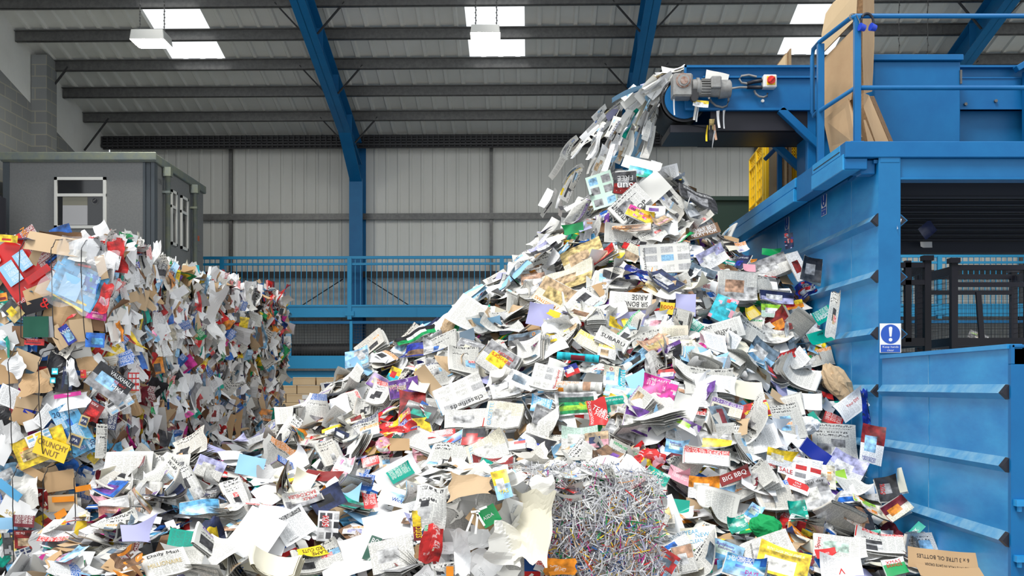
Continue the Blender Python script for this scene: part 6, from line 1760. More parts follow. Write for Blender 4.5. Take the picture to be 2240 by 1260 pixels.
T(1908, 972, 52, 84, -12, LF, 'split:white,dred,lblue', [('NEWSOMS', 'royal', .42, .13, .05, 0), ('WORLD', 'royal', .42, .07, .06, 0)], 'tall white furniture leaflet leaning on the gate', 'the tall furniture leaflet', b=.75, lift=.2)
T(1748, 1024, 96, 44, -16, LF, 'grid:white,red,white,red,grey,red', [('SALE', 'red', .2, .2, .2, 0)], 'white flyer with a red grid of offers', 'the red grid flyer', b=.6, lift=.18, crum=0)
T(1546, 1000, 98, 34, -6, MG, 'band:white,red', [('A DEAL', 'white', .72, .72, .3, 0, .34)], 'red and white offer newspaper on the blue-gate side of the shredded bale', 'the red and white offer paper', b=.55, lift=.17)
BL = 'pale blue bathroom leaflet '
for px, py, w_, h_, a_, lb, sn in ((1479, 978, 48, 28, -12, 'above the red and white offer paper', 'the upper bathroom leaflet'), (1582, 1080, 52, 26, 4, 'under the orange vest page', 'the second bathroom leaflet'), (1650, 1120, 32, 34, -30, 'above the green foil bag', 'the small bathroom leaflet'), (1587, 1206, 78, 40, -18, 'beside the tourist magazine', 'the lowest bathroom leaflet')):
    T(px, py, w_, h_, a_, LF, 'split:sky,lblue,mint', [('Bathroom', 'purple', .45, .8, .14, 0, .5), ('Solutions', 'purple', .5, .64, .14, 0, .5)], BL + lb, sn, b=.65, lift=.16, crum=.002)
T(1540, 1066, 68, 48, -4, PG, 'split:white,orange,lnews', (), 'newspaper page with people in orange safety vests', 'the orange vest page', b=.65, lift=.16)
T(1607, 1041, 68, 24, 22, MG, 'plain:dred', [('BIG BBQ', 'white', .5, .5, .5, 0, .8)], 'dark red leaflet lettered BIG BBQ', 'the BIG BBQ leaflet', b=.7, lift=.17)
T(1780, 1082, 76, 64, 14, N, 'split:lgrey,grey,lnews', [('a special day', 'black', .48, .88, .13, 0, .85)], 'newspaper headed a special above a black and white photo', 'the a special newspaper', b=.7, lift=.18, crum=.002)
T(1744, 1062, 62, 30, -22, LF, 'badge:white,red', [('SALE', 'white', .5, .62, .14, 0), ('NOW', 'white', .5, .4, .14, 0)], 'white leaflet with red lips under the red grid flyer', 'the red lips leaflet', b=.65, lift=.17)
T(1801, 1042, 54, 52, -6, 'catalogue', 'mosaic:cream,gold,tan,cream,orange', (), 'gold jewellery catalogue page beside the red grid flyer', 'the gold catalogue', b=.65, lift=.165)
T(1836, 1042, 30, 26, 12, LF, 'plain:lime', (), 'lime green paper scrap on a lilac magazine', 'the lime green scrap', b=.75, lift=.2)
T(1850, 1026, 84, 60, -26, MG, 'split:white,lilac,white', (), 'lilac and white magazine below the large folded newspaper', 'the lilac magazine', b=.55, lift=.16)
T(1673, 1152, 78, 62, -8, 'plastic_bag', 'plain:green', (), 'shiny crinkled green foil bag', 'the green foil bag', kind='wad', b=.9, lift=.2)
for px, py, w_, h_, a_, lb, sn in ((1746, 1116, 40, 42, 10, 'teal cartoon leaflet under the a special newspaper', 'the teal cartoon leaflet'), (1614, 1146, 42, 34, 18, 'teal leaflet beside the green foil bag', 'the teal leaflet by the foil bag'), (1438, 1042, 52, 28, -28, 'teal leaflet on top of the shredded half of the white bale', 'the teal leaflet on the shreds'), (1486, 1108, 44, 28, -6, 'plain teal card beside the shredded half of the white bale', 'the plain teal card'), (1908, 1168, 38, 18, 2, 'teal card near the cardboard box', 'the low teal card')):
    T(px, py, w_, h_, a_, LF, 'mosaic:teal,teal,teal,mint' if 'cartoon' in lb or 'top' in lb or 'foil' in lb else 'plain:teal', (), lb, sn, b=.7, lift=.18)
T(1462, 1132, 52, 92, 20, SH, 'plain:white', (), 'long white sheet standing beside the shredded half of the white bale', 'the long white sheet', b=.8, lift=.18)
T(1530, 1176, 76, 46, 10, LF, 'plain:cream', [('YEAR', 'sky', .3, .8, .18, 0), ('NEW', 'sky', .6, .6, .18, 0), ('CLEAN UP', 'sky', .5, .35, .17, 0, .6)], 'cream leaflet with blue brush lettering', 'the blue brush lettering leaflet', b=.7, lift=.18)
T(1684, 1206, 104, 64, 18, N, 'split:lnews,lnews,lgrey', [('Your alternative rivals', 'dark', .12, .5, .07, 76, .85)], 'broad newspaper with slanting headline below the green foil bag', 'the slanting headline newspaper', b=.65, lift=.18)
T(1630, 1242, 90, 44, -16, MG, 'mosaic:sky,blue,sky,lblue', [('THOMSON', 'white', .35, .85, .13, 0, .5), ('DAYS', 'magenta', .7, .3, .18, 0), ('OUT', 'magenta', .75, .1, .18, 0)], 'blue tourist magazine with days out lettering', 'the tourist magazine', b=.7, lift=.2)
T(1838, 1198, 112, 50, -4, N, 'split:lnews,lnews,mint', [('Sport', 'red', .08, .6, .2, 80)], 'sport newspaper page with a red heading near the cardboard box', 'the sport page', b=.6, lift=.16)
T(1807, 1210, 46, 22, 8, LF, 'plain:red', [('Coupon', 'white', .5, .5, .4, 8, .6)], 'red coupon card lying on the sport page', 'the red coupon', b=.7, lift=.2)
T(1762, 1228, 38, 32, -14, 'plastic_bag', 'plain:maroon', [('Evans', 'cream', .5, .5, .2, 0, .6)], 'maroon paper bag below the green foil bag', 'the maroon bag', kind='leaflet', b=.7, lift=.18, crum=.02)
T(1942, 1068, 46, 50, 8, MG, 'split:dark,black,grey', [('50%', 'red', .25, .5, .2, 80)], 'dark kitchen leaflet with a red sale badge against the gate', 'the dark kitchen leaflet', b=.75, lift=.18)
T(1971, 1050, 16, 54, 12, MG, 'plain:cream', (), 'white booklet standing on edge against the gate', 'the booklet on edge', b=.9, lift=.12)
T(1905, 1112, 84, 24, -18, MG, 'mosaic:cream,lime,orange,white', (), 'bright fanned magazine above the low teal card', 'the fanned magazine', b=.4, lift=.18, bend=1.5)
T(1962, 1112, 56, 40, 34, MG, 'split:cream,maroon,orange', (), 'open maroon-edged magazine tilted against the gate', 'the tilted magazine', b=.55, lift=.18, bend=2)
T(1996, 1168, 62, 20, 46, LF, 'plain:teal', [('NOOK', 'white', .5, .5, .5, 0, .5)], 'teal lettered leaflet tilted against the gate', 'the tilted teal leaflet', b=.8, lift=.12)
T(1958, 1240, 48, 36, 12, MG, 'band:green,white', [('XMAS', 'red', .5, .82, .2, 0, .7), ('BRANDS', 'red', .5, .6, .18, 0, .7)], 'green and white Christmas magazine beside the cardboard box', 'the Christmas magazine', b=.75, lift=.16)
T(1840, 1238, 92, 44, 2, LF, 'text:white', [('V', 'red', .5, .3, .3, 180)], 'white leaflet with a red arrow under the sport page', 'the red arrow leaflet', b=.7, lift=.2)
T(1706, 1002, 58, 34, -16, LF, 'split:white,yellow,cream', (), 'white page with a yellow fruit picture', 'the yellow fruit page', b=.6, lift=.15)
T(1498, 1222, 40, 56, 12, MG, 'split:lnews,skin,white', [('ENTINE', 'dark', .2, .3, .1, 70)], 'magazine with a pinkish cover beside the long white sheet', 'the pinkish magazine', b=.75, lift=.18)
T(1455, 1232, 50, 56, -34, MG, 'mosaic:red,orange,gblue,lblue', (), 'car magazine with a red and orange edge at the shredded bale foot', 'the car magazine', b=.75, lift=.16)
T(1668, 1040, 60, 30, -14, MG, 'split:black,dark,skin', (), 'dark chocolate picture page beside the red grid flyer', 'the chocolate page', lift=.14)
T(1500, 930, 66, 22, -30, LF, 'split:white,purple,lime', (), 'white leaflet with a rainbow edge below the magenta magazine', 'the rainbow edge leaflet', lift=.14)
T(1500, 892, 56, 56, -14, SH, 'plain:lnews', (), 'translucent white sheet standing below the magenta magazine', 'the standing white sheet', b=.8, lift=.16)
T(1270, 960, 84, 48, 4, SH, 'split:lnews,mint,lnews', (), 'grey catalogue sheet curling above the white bale', 'the curling grey sheet', b=.6, lift=.16, bend=2, bdir=.4)
T(1305, 962, 52, 34, 6, MG, 'split:pink,tan,navy', (), 'pinkish cinema leaflet beside the curling grey sheet', 'the pinkish cinema leaflet', b=.6, lift=.15)
T(1420, 1000, 60, 44, -34, 'crisp_packet', 'mosaic:red,pink,yellow,magenta', (), 'pink and red sweet wrapper above the shredded half of the white bale', 'the sweet wrapper', crum=.03, b=.6, lift=.16)
T(1120, 975, 60, 22, 8, MG, 'mosaic:white,red,white,blue', (), 'white magazine with red and blue stripes beside the lower gazette', 'the striped magazine', lift=.14)
# --- lower heap towards the bales
T(660, 1062, 44, 58, -14, SH, 'plain:cream', (), 'upright cream sheet above the upside-down football headline', 'the upright cream sheet', b=.75, lift=.16)
T(662, 1090, 80, 32, 16, N, 'split:grey,lnews,lnews', [('CHELSEA', 'red', .35, .75, .22, 180, .45), ('BACK', 'red', .75, .75, .22, 180, .32), ('ATTACK', 'red', .7, .45, .2, 180, .4)], 'newspaper with upside-down red football headline', 'the red football headline', b=.65, lift=.19, bend=2, bdir=1.57)
T(716, 1092, 74, 46, 24, 'plastic_bag', 'split:navy,navy,black', (), 'navy blue bag with two orange stripes', 'the orange-striped bag', kind='leaflet', b=.6, lift=.18)
T(724, 1086, 52, 7, -38, LF, 'plain:orange', (), 'orange paper band lying over the navy bag', None, b=.65, lift=.205, rip=0, crum=0)
T(868, 1034, 96, 46, 26, SH, 'plain:white', (), 'white folder under the teal greeting leaflet', 'the white folder', lift=.15)
T(876, 1034, 54, 30, 28, LF, 'wtext:teal', (), 'teal leaflet lying on the white folder', 'the teal leaflet on the white folder', lift=.175)
T(872, 1090, 86, 42, -20, LF, 'split:white,white,lblue', [('Wick', 'royal', .5, .35, .2, 0, .3), ('Only 5.99', 'dark', .75, .75, .1, 0, .3)], 'white price leaflet lettered in blue beside the white bale', 'the white price leaflet', b=.6, lift=.165)
T(810, 1097, 30, 32, 10, LF, 'wtext:red', (), 'red leaflet beside the white price leaflet', 'the red leaflet by the price leaflet', b=.75, lift=.18)
T(804, 1056, 26, 38, -12, LF, 'wtext:blue', (), 'blue patterned leaflet standing up below the white folder', 'the blue patterned leaflet', b=.85, lift=.18)
T(560, 1172, 90, 108, -26, SH, 'plain:white', (), 'large plain white sheet nearest the paperback book', 'the large plain white sheet', b=.6, lift=.2, bend=.7)
T(592, 1158, 84, 100, -12, SH, 'plain:white', (), 'large white sheet fanned over another plain white sheet', None, b=.6, lift=.185, bend=.5)
T(642, 1150, 78, 66, 30, SH, 'text:white,dark', [('Application', 'dark', .3, .1, .07, 0)], 'printed white form with a dark heading', 'the printed form', b=.65, lift=.21)
T(718, 1150, 46, 66, -4, LF, 'grid:white,dark,lgrey,black', [('50%', 'white', .38, .62, .16, 90)], 'black and white leaflet with a red 50% badge', 'the 50% leaflet', b=.75, lift=.2)
T(712, 1140, 14, 24, -4, LF, 'plain:red', [('50%', 'white', .5, .5, .6, 90, .9)], 'red oval price tag on the black and white leaflet', None, b=.8, lift=.215, rip=0, crum=0)
T(692, 1204, 74, 24, 14, N, 'plain:yellow', [('CARD CUTS', 'black', .5, .7, .3, 180, .8), ('FLAME', 'black', .6, .3, .3, 180, .5)], 'yellow newspaper banner with upside-down black lettering', 'the yellow lettered banner', b=.6, lift=.22)
T(694, 1222, 104, 52, 14, N, 'news:', (), 'folded newspaper fanning out under the yellow lettered banner', 'the fanned newspaper', b=.5, lift=.17, bend=2)
T(600, 1236, 108, 46, -10, 'book', 'plain:cream', (), 'open paperback book lying face down with yellowed pages', 'the open paperback', b=.5, lift=.2, bend=5)
T(762, 1218, 126, 84, 16, SH, 'plain:white', (), 'very large blank white sheet between the paperback and the white bale', 'the very large white sheet', b=.55, lift=.2)
T(850, 1150, 104, 52, 12, 'cardboard_scrap', 'plain:white', (), 'white cardboard tray beside the white bale', 'the white tray', b=.55, lift=.19, bend=2.5, bdir=1.57)
T(816, 1202, 24, 56, -20, MG, 'plain:bgreen', [('BO', 'white', .5, .8, .22, 0, .7)], 'dark green booklet with white letters beside the large newspaper sheet', 'the dark green booklet', b=.75, lift=.23)
T(858, 1212, 98, 70, 14, PG, 'split:lnews,lnews,lgrey', (), 'large newspaper sheet leaning on the white bale', 'the large newspaper sheet', b=.7, lift=.21)
T(898, 1180, 44, 28, 10, LF, 'text:white', [('it too', 'dark', .4, .7, .2, 0), ('cover', 'dark', .5, .35, .2, 0)], 'small white leaflet with bold text against the white bale', 'the bold text leaflet', b=.7, lift=.22)
T(870, 930, 76, 40, 20, 'crisp_packet', 'mosaic:red,yellow,red,royal,yellow', [('STAR', 'red', .4, .35, .2, 20)], 'crumpled red and yellow crisp packet', 'the crisp packet', crum=.03, b=.65, lift=.18)
T(884, 848, 66, 38, 12, MG, 'mosaic:purple,purple,brown,purple', [('MILK', 'pink', .2, .6, .2, 10)], 'purple chocolate poster on the bale-side slope', 'the purple poster', b=.7, lift=.16)
T(826, 836, 36, 32, -30, MG, 'split:purple,purple,orange', (), 'purple and orange magazine corner beside the purple poster', 'the purple magazine corner', b=.7, lift=.16)
T(862, 820, 24, 34, -22, LF, 'split:cyan,yellow,red', (), 'small carton flap striped red and yellow above the purple poster', 'the striped carton flap', b=.8, lift=.17)
T(922, 816, 30, 14, -10, LF, 'split:orange,yellow', (), 'orange flap above the purple poster', 'the orange flap', b=.7)
T(840, 974, 42, 36, 0, 'crumpled_paper', 'mosaic:pink,yellow,lnews,red', (), 'crumpled pink and yellow paper below the crisp packet', 'the pink crumpled paper', kind='wad', lift=.14)
T(874, 972, 44, 26, 0, 'cardboard_scrap', 'plain:card', (), 'brown cardboard flap below the crisp packet', 'the brown flap', b=.6, lift=.14)
T(966, 948, 60, 16, 8, LF, 'wtext:red', [('EXTENDERS', 'white', .5, .5, .5, 0, .8)], 'red leaflet lettered EXTENDERS', 'the EXTENDERS leaflet', b=.6, lift=.15)
T(982, 966, 80, 15, 34, MG, 'split:blue,sky,red', (), 'blue magazine seen edge on beside the red cover', 'the blue magazine edge', b=.5, lift=.16)
T(1036, 956, 48, 38, 2, MG, 'split:red,dark,red', (), 'red magazine with a dark photo above the lower gazette', 'the red photo magazine', b=.6, lift=.15)
T(810, 1008, 38, 20, 14, LF, 'wtext:red', (), 'red tag leaflet in the middle of the lower slope', 'the red tag leaflet', b=.6, lift=.14)
T(752, 1024, 40, 40, -20, MG, 'mosaic:white,magenta,pink,red', (), 'white and magenta chocolate wrapper on the lower slope', 'the magenta wrapper', b=.65, lift=.16)
T(706, 1040, 80, 22, -4, MG, 'plain:dred', (), 'dark red magazine under the magenta wrapper', 'the dark red magazine', lift=.13)
T(720, 990, 38, 56, 20, N, 'news:', (), 'folded newspaper standing on end on the lower slope', 'the standing newspaper', b=.8, lift=.18, bend=4)
T(800, 890, 40, 34, 0, N, 'news:', (), 'rolled grey newspaper standing beside the crisp packet', 'the rolled grey newspaper', b=.7, lift=.17, bend=8)
T(402, 1180, 68, 44, -8, LF, 'text:teal', (), 'green folder with black print below the bales', 'the green folder', b=.7, lift=.18)
T(366, 1230, 96, 54, 16, N, 'text:lnews', [('Daily Mail', 'black', .48, .86, .15, 0, .75), ('MILLIONAIRE', 'gold', .45, .5, .17, 0, .8)], 'daily newspaper with a gothic title and yellow headline', 'the gothic title newspaper', b=.65, lift=.19, crum=.001)
T(436, 1110, 86, 32, 6, MG, 'split:lblue,sky,lblue', (), 'pale blue magazine with a dark-haired figure printed on it', 'the pale blue magazine', b=.6, lift=.18, bend=2, bdir=1.57)
T(470, 1166, 44, 58, 22, 'plastic_bag', 'split:navy,navy,yellow', (), 'navy packet with a yellow top below the bales', 'the navy and yellow packet', kind='leaflet', b=.75, lift=.2, crum=.02)
T(320, 1134, 66, 16, -8, SH, 'plain:white', (), 'narrow white strip of board below the bales', 'the narrow white strip', b=.6, lift=.18)
T(278, 1226, 64, 40, 26, 'crisp_packet', 'mosaic:brown,orange,maroon,white', (), 'brown and orange crumpled food wrapper at the foot of the bales', 'the brown food wrapper', crum=.025, b=.65, lift=.18)
T(520, 1085, 40, 84, 20, N, 'news:', (), 'newspaper standing on end in the jumble by the bales', 'the upright jumbled newspaper', b=.8, lift=.2, bend=5)
T(460, 1025, 60, 44, -20, N, 'split:lnews,lilac,lnews', (), 'newspaper with a lilac advert high in the jumble by the bales', 'the lilac advert newspaper', b=.7, lift=.17)
T(415, 1062, 38, 84, 24, N, 'news:', [('book', 'dark', .4, .1, .07, 0)], 'curled newspaper leaning on the bottom bale', 'the curled leaning newspaper', b=.7, lift=.18, bend=4)
T(548, 1020, 60, 44, -14, SH, 'plain:lblue', (), 'pale bluish sheet at the slope foot near the bales', 'the pale bluish sheet', lift=.15)
# the carton at the gate
d = 7.55
rootc = empty('carton', P(2065, 1262, d), 'flattened brown carton with upside-down oil bottle lettering by the gate', 'carton')
m, W, Hh = place_img(2062, 1226, d, (-.1, -1, .55), 156, 44, -6)
q = piece('carton', W, Hh, 'plain:card', [('6 x 3 LITRE OIL BOTTLES', 'black', .5, .60, .19, 180, .74), ('ROTATE PACK IN DATE ORDER', 'black', .55, .22, .13, 180, .62)], gloss=0, bend=.5, rip=.004)
o = q.build('front_flap', PRINT); o.parent = rootc; o.matrix_local = Matrix.Translation(-rootc.location) @ m
m, W, Hh = place_img(2095, 1256, d - .12, (0, -.5, 1), 180, 26, -2)
q = piece('carton', W, Hh, 'plain:card', gloss=0, bend=.8); o = q.build('upper_flap', PRINT); o.parent = rootc; o.matrix_local = Matrix.Translation(-rootc.location) @ m
LAND.append((2062, 1228, 'the flattened oil carton'))
# scraps caught on the machinery
T(1567, 173, 50, 32, -16, SH, 'plain:lnews', (), 'white sheet caught behind the conveyor motor', None, d=DV - .06, n=(.1, -1, .1), bend=1, bdir=.6)
T(1533, 226, 34, 15, -8, LF, 'split:white,yellow,white', (), 'torn white and yellow scrap caught under the motor', None, d=DV - .2, n=(0, -1, .2))
T(2020, 520, 24, 44, -6, SH, 'plain:white', (), 'white paper scrap hanging under the platform', None, d=13.45, n=(.3, -1, .1), fold=.6)
T(2030, 502, 34, 30, 40, LF, 'plain:navy', (), 'dark leaflet hanging under the platform beside a white scrap', None, d=11.6, n=(.1, -1, .1))
T(1967, 490, 6, 26, -18, SH, 'plain:white', (), 'thin curl of white paper stuck to the corner post', None, d=9.586, n=(0, -1, 0), bend=2)
T(2140, 736, 44, 18, -22, LF, 'mosaic:grey,lime,gold,white', (), 'crumpled leaflet lying in the black wire cage', None, d=15.5, n=(0, -1, .6))
for px, py, w_, h_, st, lb in ((1474, 234, 3, 36, 'plain:white', 'torn white strip hanging from the gearbox'), (1520, 248, 5, 32, 'plain:lnews', 'torn white strip hanging under the motor'), (1526, 248, 3, 34, 'plain:white', 'thin torn strip hanging beside another under the motor'), (1571, 262, 5, 38, 'plain:white', 'curled white strip hanging below the conveyor side plate'), (1583, 262, 3, 40, 'plain:white', 'thin white strip hanging below the conveyor side plate'), (1556, 284, 10, 46, 'split:dark,gold,dark', 'dark and gold torn wrapper dangling under the conveyor'), (1546, 292, 4, 34, 'plain:yellow', 'yellow torn strip dangling under the conveyor'), (1564, 290, 5, 34, 'plain:skin', 'pinkish torn strip dangling under the conveyor'), (1560, 306, 3, 40, 'plain:lgrey', 'long grey thread of paper dangling lowest under the conveyor')):
    T(px, py, w_, h_, U(-12, 8), 'paper_strip', st, (), lb, None, d=DV - .1 + U(0, .08), n=(0, -1, .05), kind='sheet', crum=.004, bend=2, bdir=1.57)

# daffodils printed on the garden card, lips on the sale leaflet: flat ink shapes would need their own sheets, so they ride on the cards above
# ---------------------------------------------------------------- the rest of the loose pieces, one by one
TONE = {'white': 'white', 'lnews': 'pale', 'news': 'newsprint', 'cream': 'cream', 'lgrey': 'grey', 'grey': 'dark grey', 'lblue': 'pale blue', 'sky': 'sky blue', 'blue': 'blue', 'royal': 'royal blue', 'navy': 'navy', 'teal': 'teal', 'green': 'green', 'lime': 'lime', 'yellow': 'yellow', 'orange': 'orange', 'red': 'red', 'dred': 'dark red', 'maroon': 'maroon', 'purple': 'purple', 'lilac': 'lilac', 'magenta': 'magenta', 'pink': 'pink', 'black': 'black', 'dark': 'charcoal', 'brown': 'brown', 'tan': 'tan', 'card': 'brown', 'gold': 'gold', 'cyan': 'turquoise', 'mint': 'pale green', 'skin': 'pinkish', 'gblue': 'slate blue'}
ACC = ['red', 'blue', 'yellow', 'orange', 'lblue', 'green', 'dred', 'navy', 'purple']
COVC = ['dark', 'dark', 'black', 'black', 'grey', 'lgrey', 'gblue', 'white', 'lnews', 'lnews', 'brown', 'dark', 'red', 'dred', 'blue', 'sky', 'royal', 'navy', 'purple', 'magenta', 'pink', 'green', 'teal', 'orange', 'yellow', 'brown', 'tan', 'cream', 'lblue', 'gold', 'maroon', 'skin', 'lilac', 'gblue', 'grey', 'white', 'white', 'cream', 'lgrey']


def look(kind):
    """(style, words that say how it looks)"""
    if kind in ('newspaper', 'newspaper_page'):
        r = rng.rand(); w = 'folded newspaper' if kind == 'newspaper' else 'loose newspaper page'
        if r < .28: a = ACC[rng.randint(len(ACC))]; return f'news:{a}', f'{w} with a {TONE[a]} heading'
        if r < .55: p = ['grey', 'dark', 'tan', 'lgrey', 'gblue', 'lblue', 'dark'][rng.randint(7)]; return f'news:-,{p}', f'{w} with a {TONE[p]} photo'
        if r < .7: return 'text:lnews', f'pale {w} of plain text'
        return 'news:', f'grey printed {w}'
    if kind == 'paper_sheet':
        c = ['white', 'white', 'white', 'white', 'white', 'white', 'lnews', 'lnews', 'cream', 'lblue', 'lilac'][rng.randint(11)]
        if rng.rand() < .35 and c in ('white', 'lnews', 'cream'): return f'text:{c}', f'printed {TONE[c]} paper sheet'
        return f'plain:{c}', f'blank {TONE[c]} paper sheet'
    if kind == 'magazine':
        a, b = COVC[rng.randint(len(COVC))], COVC[rng.randint(len(COVC))]
        return f'cover:{a},{b}', f'{TONE[a]} magazine' + (f' with a {TONE[b]} picture' if a != b else '')
    if kind == 'leaflet':
        r = rng.rand(); a, b = COVC[rng.randint(len(COVC))], COVC[rng.randint(len(COVC))]
        if r < .3: return f'band:white,{a},{b}', f'white leaflet with a {TONE[a]} band'
        if r < .5: return f'wtext:{a}', f'plain {TONE[a]} leaflet'
        if r < .65: return f'grid:white,{a},{b},white', f'white leaflet with {TONE[a]} boxes'
        return f'split:{a},{b},white', f'{TONE[a]} and {TONE[b]} leaflet'
    if kind == 'envelope':
        c = ['white', 'card', 'tan', 'cream'][rng.randint(4)]; return f'plain:{c}', f'{TONE[c]} envelope'
    if kind == 'crumpled_paper':
        c = ['white', 'lnews', 'news', 'tan', 'lgrey'][rng.randint(5)]; return (f'plain:{c}' if c != 'news' else 'news:'), f'{TONE[c]} crumpled paper'
    c = ['card', 'tan', 'brown'][rng.randint(3)]; return f'plain:{c}', f'{TONE[c]} cardboard scrap'


def relate(px, py, what):
    """what + where: beside, above or below the nearest thing one can find, so that no two share a label"""
    near_ = sorted(LAND, key=lambda l: (l[0] - px) ** 2 + ((l[1] - py) * 1.3) ** 2)[:14]
    for far in ('', 'a little '):
        for lx, ly, nm in near_:
            dx, dy = lx - px, ly - py
            if abs(dy) > abs(dx) * .7: rel = 'below' if dy < 0 else 'above'
            else: rel = 'on the gate side of' if dx < 0 else 'on the bale side of'
            dist = math.hypot(dx, dy)
            if dist < 42: rel = ('close ' if far else '') + {'below': 'partly under', 'above': 'overlapping'}.get(rel, rel)
            elif far: rel = 'well ' + rel if dist > 110 else 'a little way ' + rel
            s = f'{what} {rel} {nm}'
            if s.lower() not in used and len(s.split()) <= 16:
                used.add(s.lower()); return s, None
    s = f'{what} near {near_[0][2]}'
    used.add(s.lower())
    return s, 1


SIZES = {'newspaper': (.26, .44, .19, .33), 'newspaper_page': (.28, .50, .22, .40), 'paper_sheet': (.2, .36, .15, .26), 'magazine': (.22, .34, .16, .25), 'leaflet': (.14, .27, .10, .18), 'envelope': (.18, .24, .09, .13), 'crumpled_paper': (.14, .28, .12, .22), 'cardboard_scrap': (.18, .34, .12, .24)}
COUNT = {'newspaper': 295, 'newspaper_page': 290, 'paper_sheet': 290, 'magazine': 230, 'leaflet': 210, 'envelope': 40, 'crumpled_paper': 70, 'cardboard_scrap': 28}
todo = [k for k, c in COUNT.items() for _ in range(c)]
rng.shuffle(todo)
# stratified spots over the heap as the camera sees it
spots = []
cell = 18.8
for iy in range(int(930 / cell)):
    for ix in range(int(1800 / cell)):
        px, py = 232 + (ix + rng.rand()) * cell, 338 + (iy + rng.rand()) * cell
        if px > 2040 or py > 1285: continue
        d = hit(px, py)
        if d is None: continue
        spots.append((px, py, d))
rng.shuffle(spots)


def covered(px, py, m=12):
    for cx, cy, a, b, c, s in RECTS:
        dx, dy = px - cx, -(py - cy)
        u, v = dx * c + dy * s, -dx * s + dy * c
        if (u / (a * .75 + m)) ** 2 + (v / (b * .75 + m)) ** 2 < 1: return True
    return False


LOOSE = []
for k, (px, py, d) in zip((k for k in todo for _ in (0,)), (s for s in spots if not covered(s[0], s[1]))):
    p = P(px, py, d); n = HN(p.x, p.y)
    a0, a1, b0, b1 = SIZES[k]
    far_k = 1.0 if py > 560 else .85
    w, h = U(a0, a1) * far_k, U(b0, b1) * far_k
    if covered(px, py, min(w, h) * F / d * .42): continue
    st, what = look(k)
    if k == 'newspaper': q = piece('newspaper', w, h, st, n=(9, 11), bend=U(-2.2, 3.2), bdir=U(0, 3.1), rip=U(.0, .012), crum=U(0, .006), curl=U(0, .05))
    elif k == 'newspaper_page': q = piece('page', w, h, st, n=(11, 12), bend=U(-4, 4), bdir=U(0, 3.1), rip=U(.005, .022), crum=U(.002, .018), curl=U(-.05, .09), fold=U(-.5, .5), fdir=U(0, 3))
    elif k == 'paper_sheet': q = piece('sheet', w, h, st, n=(9, 9), bend=U(-3, 3), bdir=U(0, 3.1), rip=U(0, .010), crum=U(0, .006), curl=U(-.03, .1))
    elif k == 'magazine': q = piece('magazine', w, h, st, n=(8, 10), bend=U(-3.5, 3.5), bdir=U(0, 3.1), rip=U(0, .008), crum=U(0, .004), curl=U(0, .06))
    elif k == 'crumpled_paper': q = piece('sheet', w, h, st, n=(13, 12), bend=U(-7, 7), bdir=U(0, 3.1), rip=U(.015, .035), crum=U(.02, .05))
    else: q = piece(k, w, h, st, n=(7, 7), bend=U(-3, 3), bdir=U(0, 3.1), rip=U(0, .006), crum=U(0, .004), curl=U(-.02, .05), fold=U(-.3, .3) if rng.rand() < .4 else 0, fdir=U(0, 3))
    tl = .33 if rng.rand() < .62 else .85
    nn = (n + Vector((rng.normal() * tl, rng.normal() * tl - .12, rng.normal() * tl * .4))).normalized()
    a = U(0, 6.28)
    xd = Vector((math.cos(a), math.sin(a), U(-.3, .3)))
    if rng.rand() < .55: xd = Vector((1, U(-.5, .5), U(-.5, .3)))
    lift = U(-.07, .085) + (.02 if k in ('newspaper', 'magazine') else .0)
    loc = p + n * lift
    mg = max(w, h) * .5
    if p.y < 15 and loc.x > XW - .02 - mg * .75: loc.x = XW - .02 - mg * .75
    if p.y > 9.3 and loc.x < XB + mg * .6: loc.x = XB + mg * .6
    if fb[0] - mg * .6 < loc.x < fb[1] + mg * .6 and loc.y < fb[3] + mg * .6: continue
    o = q.build(k, PRINT); o.matrix_world = frame(loc, nn, xd)
    LOOSE.append((o, px, py, what, k))

# ---------------------------------------------------------------- paper tumbling off the belt and down the slope
FALL = []
for i in range(300):
    k = ['paper_sheet', 'newspaper_page', 'leaflet', 'paper_sheet', 'newspaper_page'][rng.randint(5)]
    t = U(0, .62); v = U(.55, 1.45) if rng.rand() < .75 else U(1.3, 2.3)
    x, z = 1.98 - v * t * 1.25, 5.33 - 4.0 * t * t - U(0, .12)
    y = U(DV + .1, YV2 - .1)
    if z < H(x, y) + .1: continue
    vel = Vector((-v * 1.25, 0, -8.0 * t)).normalized()
    st, what = look(k)
    if k == 'leaflet' and rng.rand() < .75: k = 'paper_sheet'; st, what = look(k)
    q = piece('sheet', U(.16, .42), U(.06, .15), st, n=(7, 5), bend=U(-4, 4), bdir=U(0, 3), rip=.008, crum=.006)
    side_ = Vector((U(-.5, .5), U(-1, 1), U(-.5, .5)))
    o = q.build(k, PRINT); o.matrix_world = frame((x, y, z), vel.cross(side_) + Vector((U(-.1, .1), -.3, U(-.1, .1))), vel)
    FALL.append((o, what, 'just leaving the conveyor drum' if t < .2 else 'falling midway between conveyor and heap top' if t < .42 else 'about to land on the heap top'))
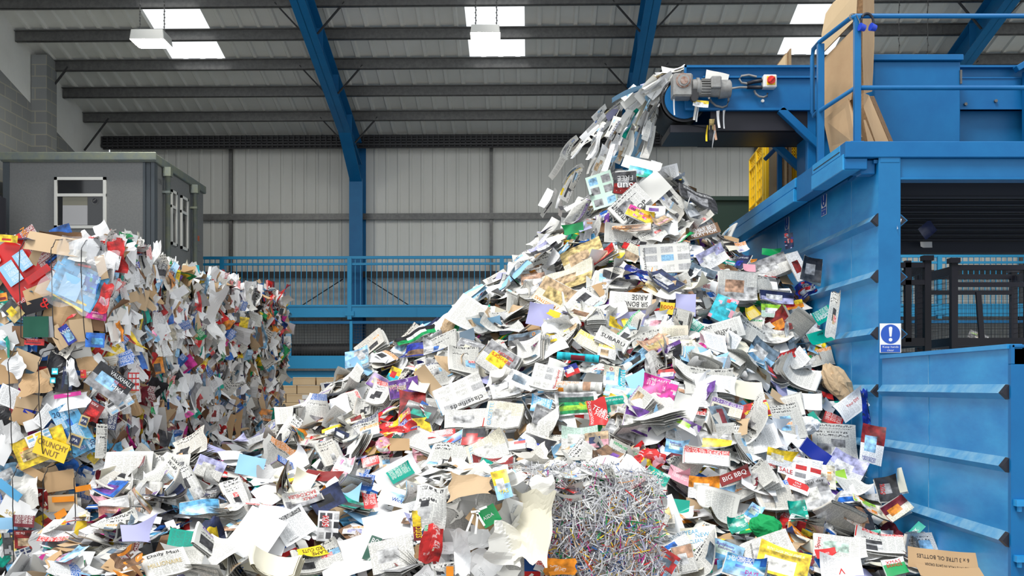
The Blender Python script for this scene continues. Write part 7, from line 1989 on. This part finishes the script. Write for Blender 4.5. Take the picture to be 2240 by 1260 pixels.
# pieces sliding down the edge facing the bales
for i in range(95):
    s = rng.rand() ** .9
    px = 1268 - s * 740; py = float(np.interp(px, [480, 560, 700, 850, 1000, 1150, 1220, 1280], [1012, 966, 876, 782, 684, 560, 497, 430])) + U(-14, 26)
    d = 12.7 + U(-.8, .5) - s * .6
    k = ['paper_sheet', 'newspaper_page', 'paper_sheet', 'newspaper_page', 'leaflet'][rng.randint(5)]
    st, what = look(k)
    q = piece('sheet', U(.2, .5), U(.10, .22), st, n=(8, 6), bend=U(-3, 3), bdir=U(0, 3), rip=.01, crum=.006)
    o = q.build(k, PRINT); o.matrix_world = frame(P(px, py, d), Vector((-.45 + U(-.25, .25), -.55 + U(-.3, .3), .75)), Vector((.8, U(-.2, .2), .62)))
    FALL.append((o, what, 'sliding down the heap edge facing the bales, ' + ('high up' if s < .33 else 'halfway down' if s < .66 else 'low down')))
fg = {}
for o, what, where in FALL:
    lb = f'{what} {where}'
    if len(lb.split()) > 16: lb = f'{what.replace("with a ", "with ")} {where.replace("facing the bales", "")}'.replace(' ,', ',')
    fg.setdefault(lb, []).append(o)
for lb, os_ in fg.items():
    for o in os_: tag(o, lb, CAT[o.name.split('.')[0]], 'papers in motion: ' + lb if len(os_) > 1 else 'papers in motion off the conveyor')

# ---------------------------------------------------------------- keep only what can be seen: a piece wholly buried under others is left out
bpy.context.view_layer.update()
dg = bpy.context.evaluated_depsgraph_get()
seen = {}
from mathutils.bvhtree import BVHTree
bv, bf, owner = [], [], []
for ob in scene.objects:
    if ob.type != 'MESH' or ob.data is None or ob.matrix_world.translation.y > 30: continue
    me = ob.data; n0 = len(bv)
    A = np.array(ob.matrix_world); co = np.empty(len(me.vertices) * 3); me.vertices.foreach_get('co', co)
    bv.extend(map(tuple, (co.reshape(-1, 3) @ A[:3, :3].T + A[:3, 3]).tolist()))
    for p in me.polygons:
        bf.append(tuple(i + n0 for i in p.vertices)); owner.append(ob.name)
tree = BVHTree.FromPolygons(bv, bf)
eye = Vector((0, 0, EYE))
step = 2.4
for iy in range(int(1260 / step)):
    py = (iy + .5) * step
    if py < 150: continue
    for ix in range(int(1860 / step)):
        px = 230 + (ix + .5) * step
        if px > 2060: break
        loc, nrm, fi, dist = tree.ray_cast(eye, Vector(((px - CX) / F, 1, -(py - CY) / F)), 40)
        if fi is not None: seen[owner[fi]] = seen.get(owner[fi], 0) + 1
n_out = 0
keep_ = []
for o, px, py, what, k in LOOSE:
    c = seen.get(o.name, 0)
    if c < 6:
        me = o.data; bpy.data.objects.remove(o); bpy.data.meshes.remove(me); n_out += 1
    else:
        keep_.append((c, o, px, py, what, k))
for o, what, where in FALL:
    if seen.get(o.name, 0) < 2:
        me = o.data; bpy.data.objects.remove(o); bpy.data.meshes.remove(me)
keep_.sort(key=lambda t: -t[0])
for c, o, px, py, what, k in keep_:
    lb, g = relate(px, py, what)
    tag(o, lb, CAT[k], GRP[k])
for o in scene.objects:
    if '_at' in o: del o['_at']
    if o.parent is None and o.get('category') and o.get('group') is None:
        g = GRP.get(o.name.split('.')[0])
        if g: o['group'] = g
print('loose kept', len(keep_), 'buried', n_out)
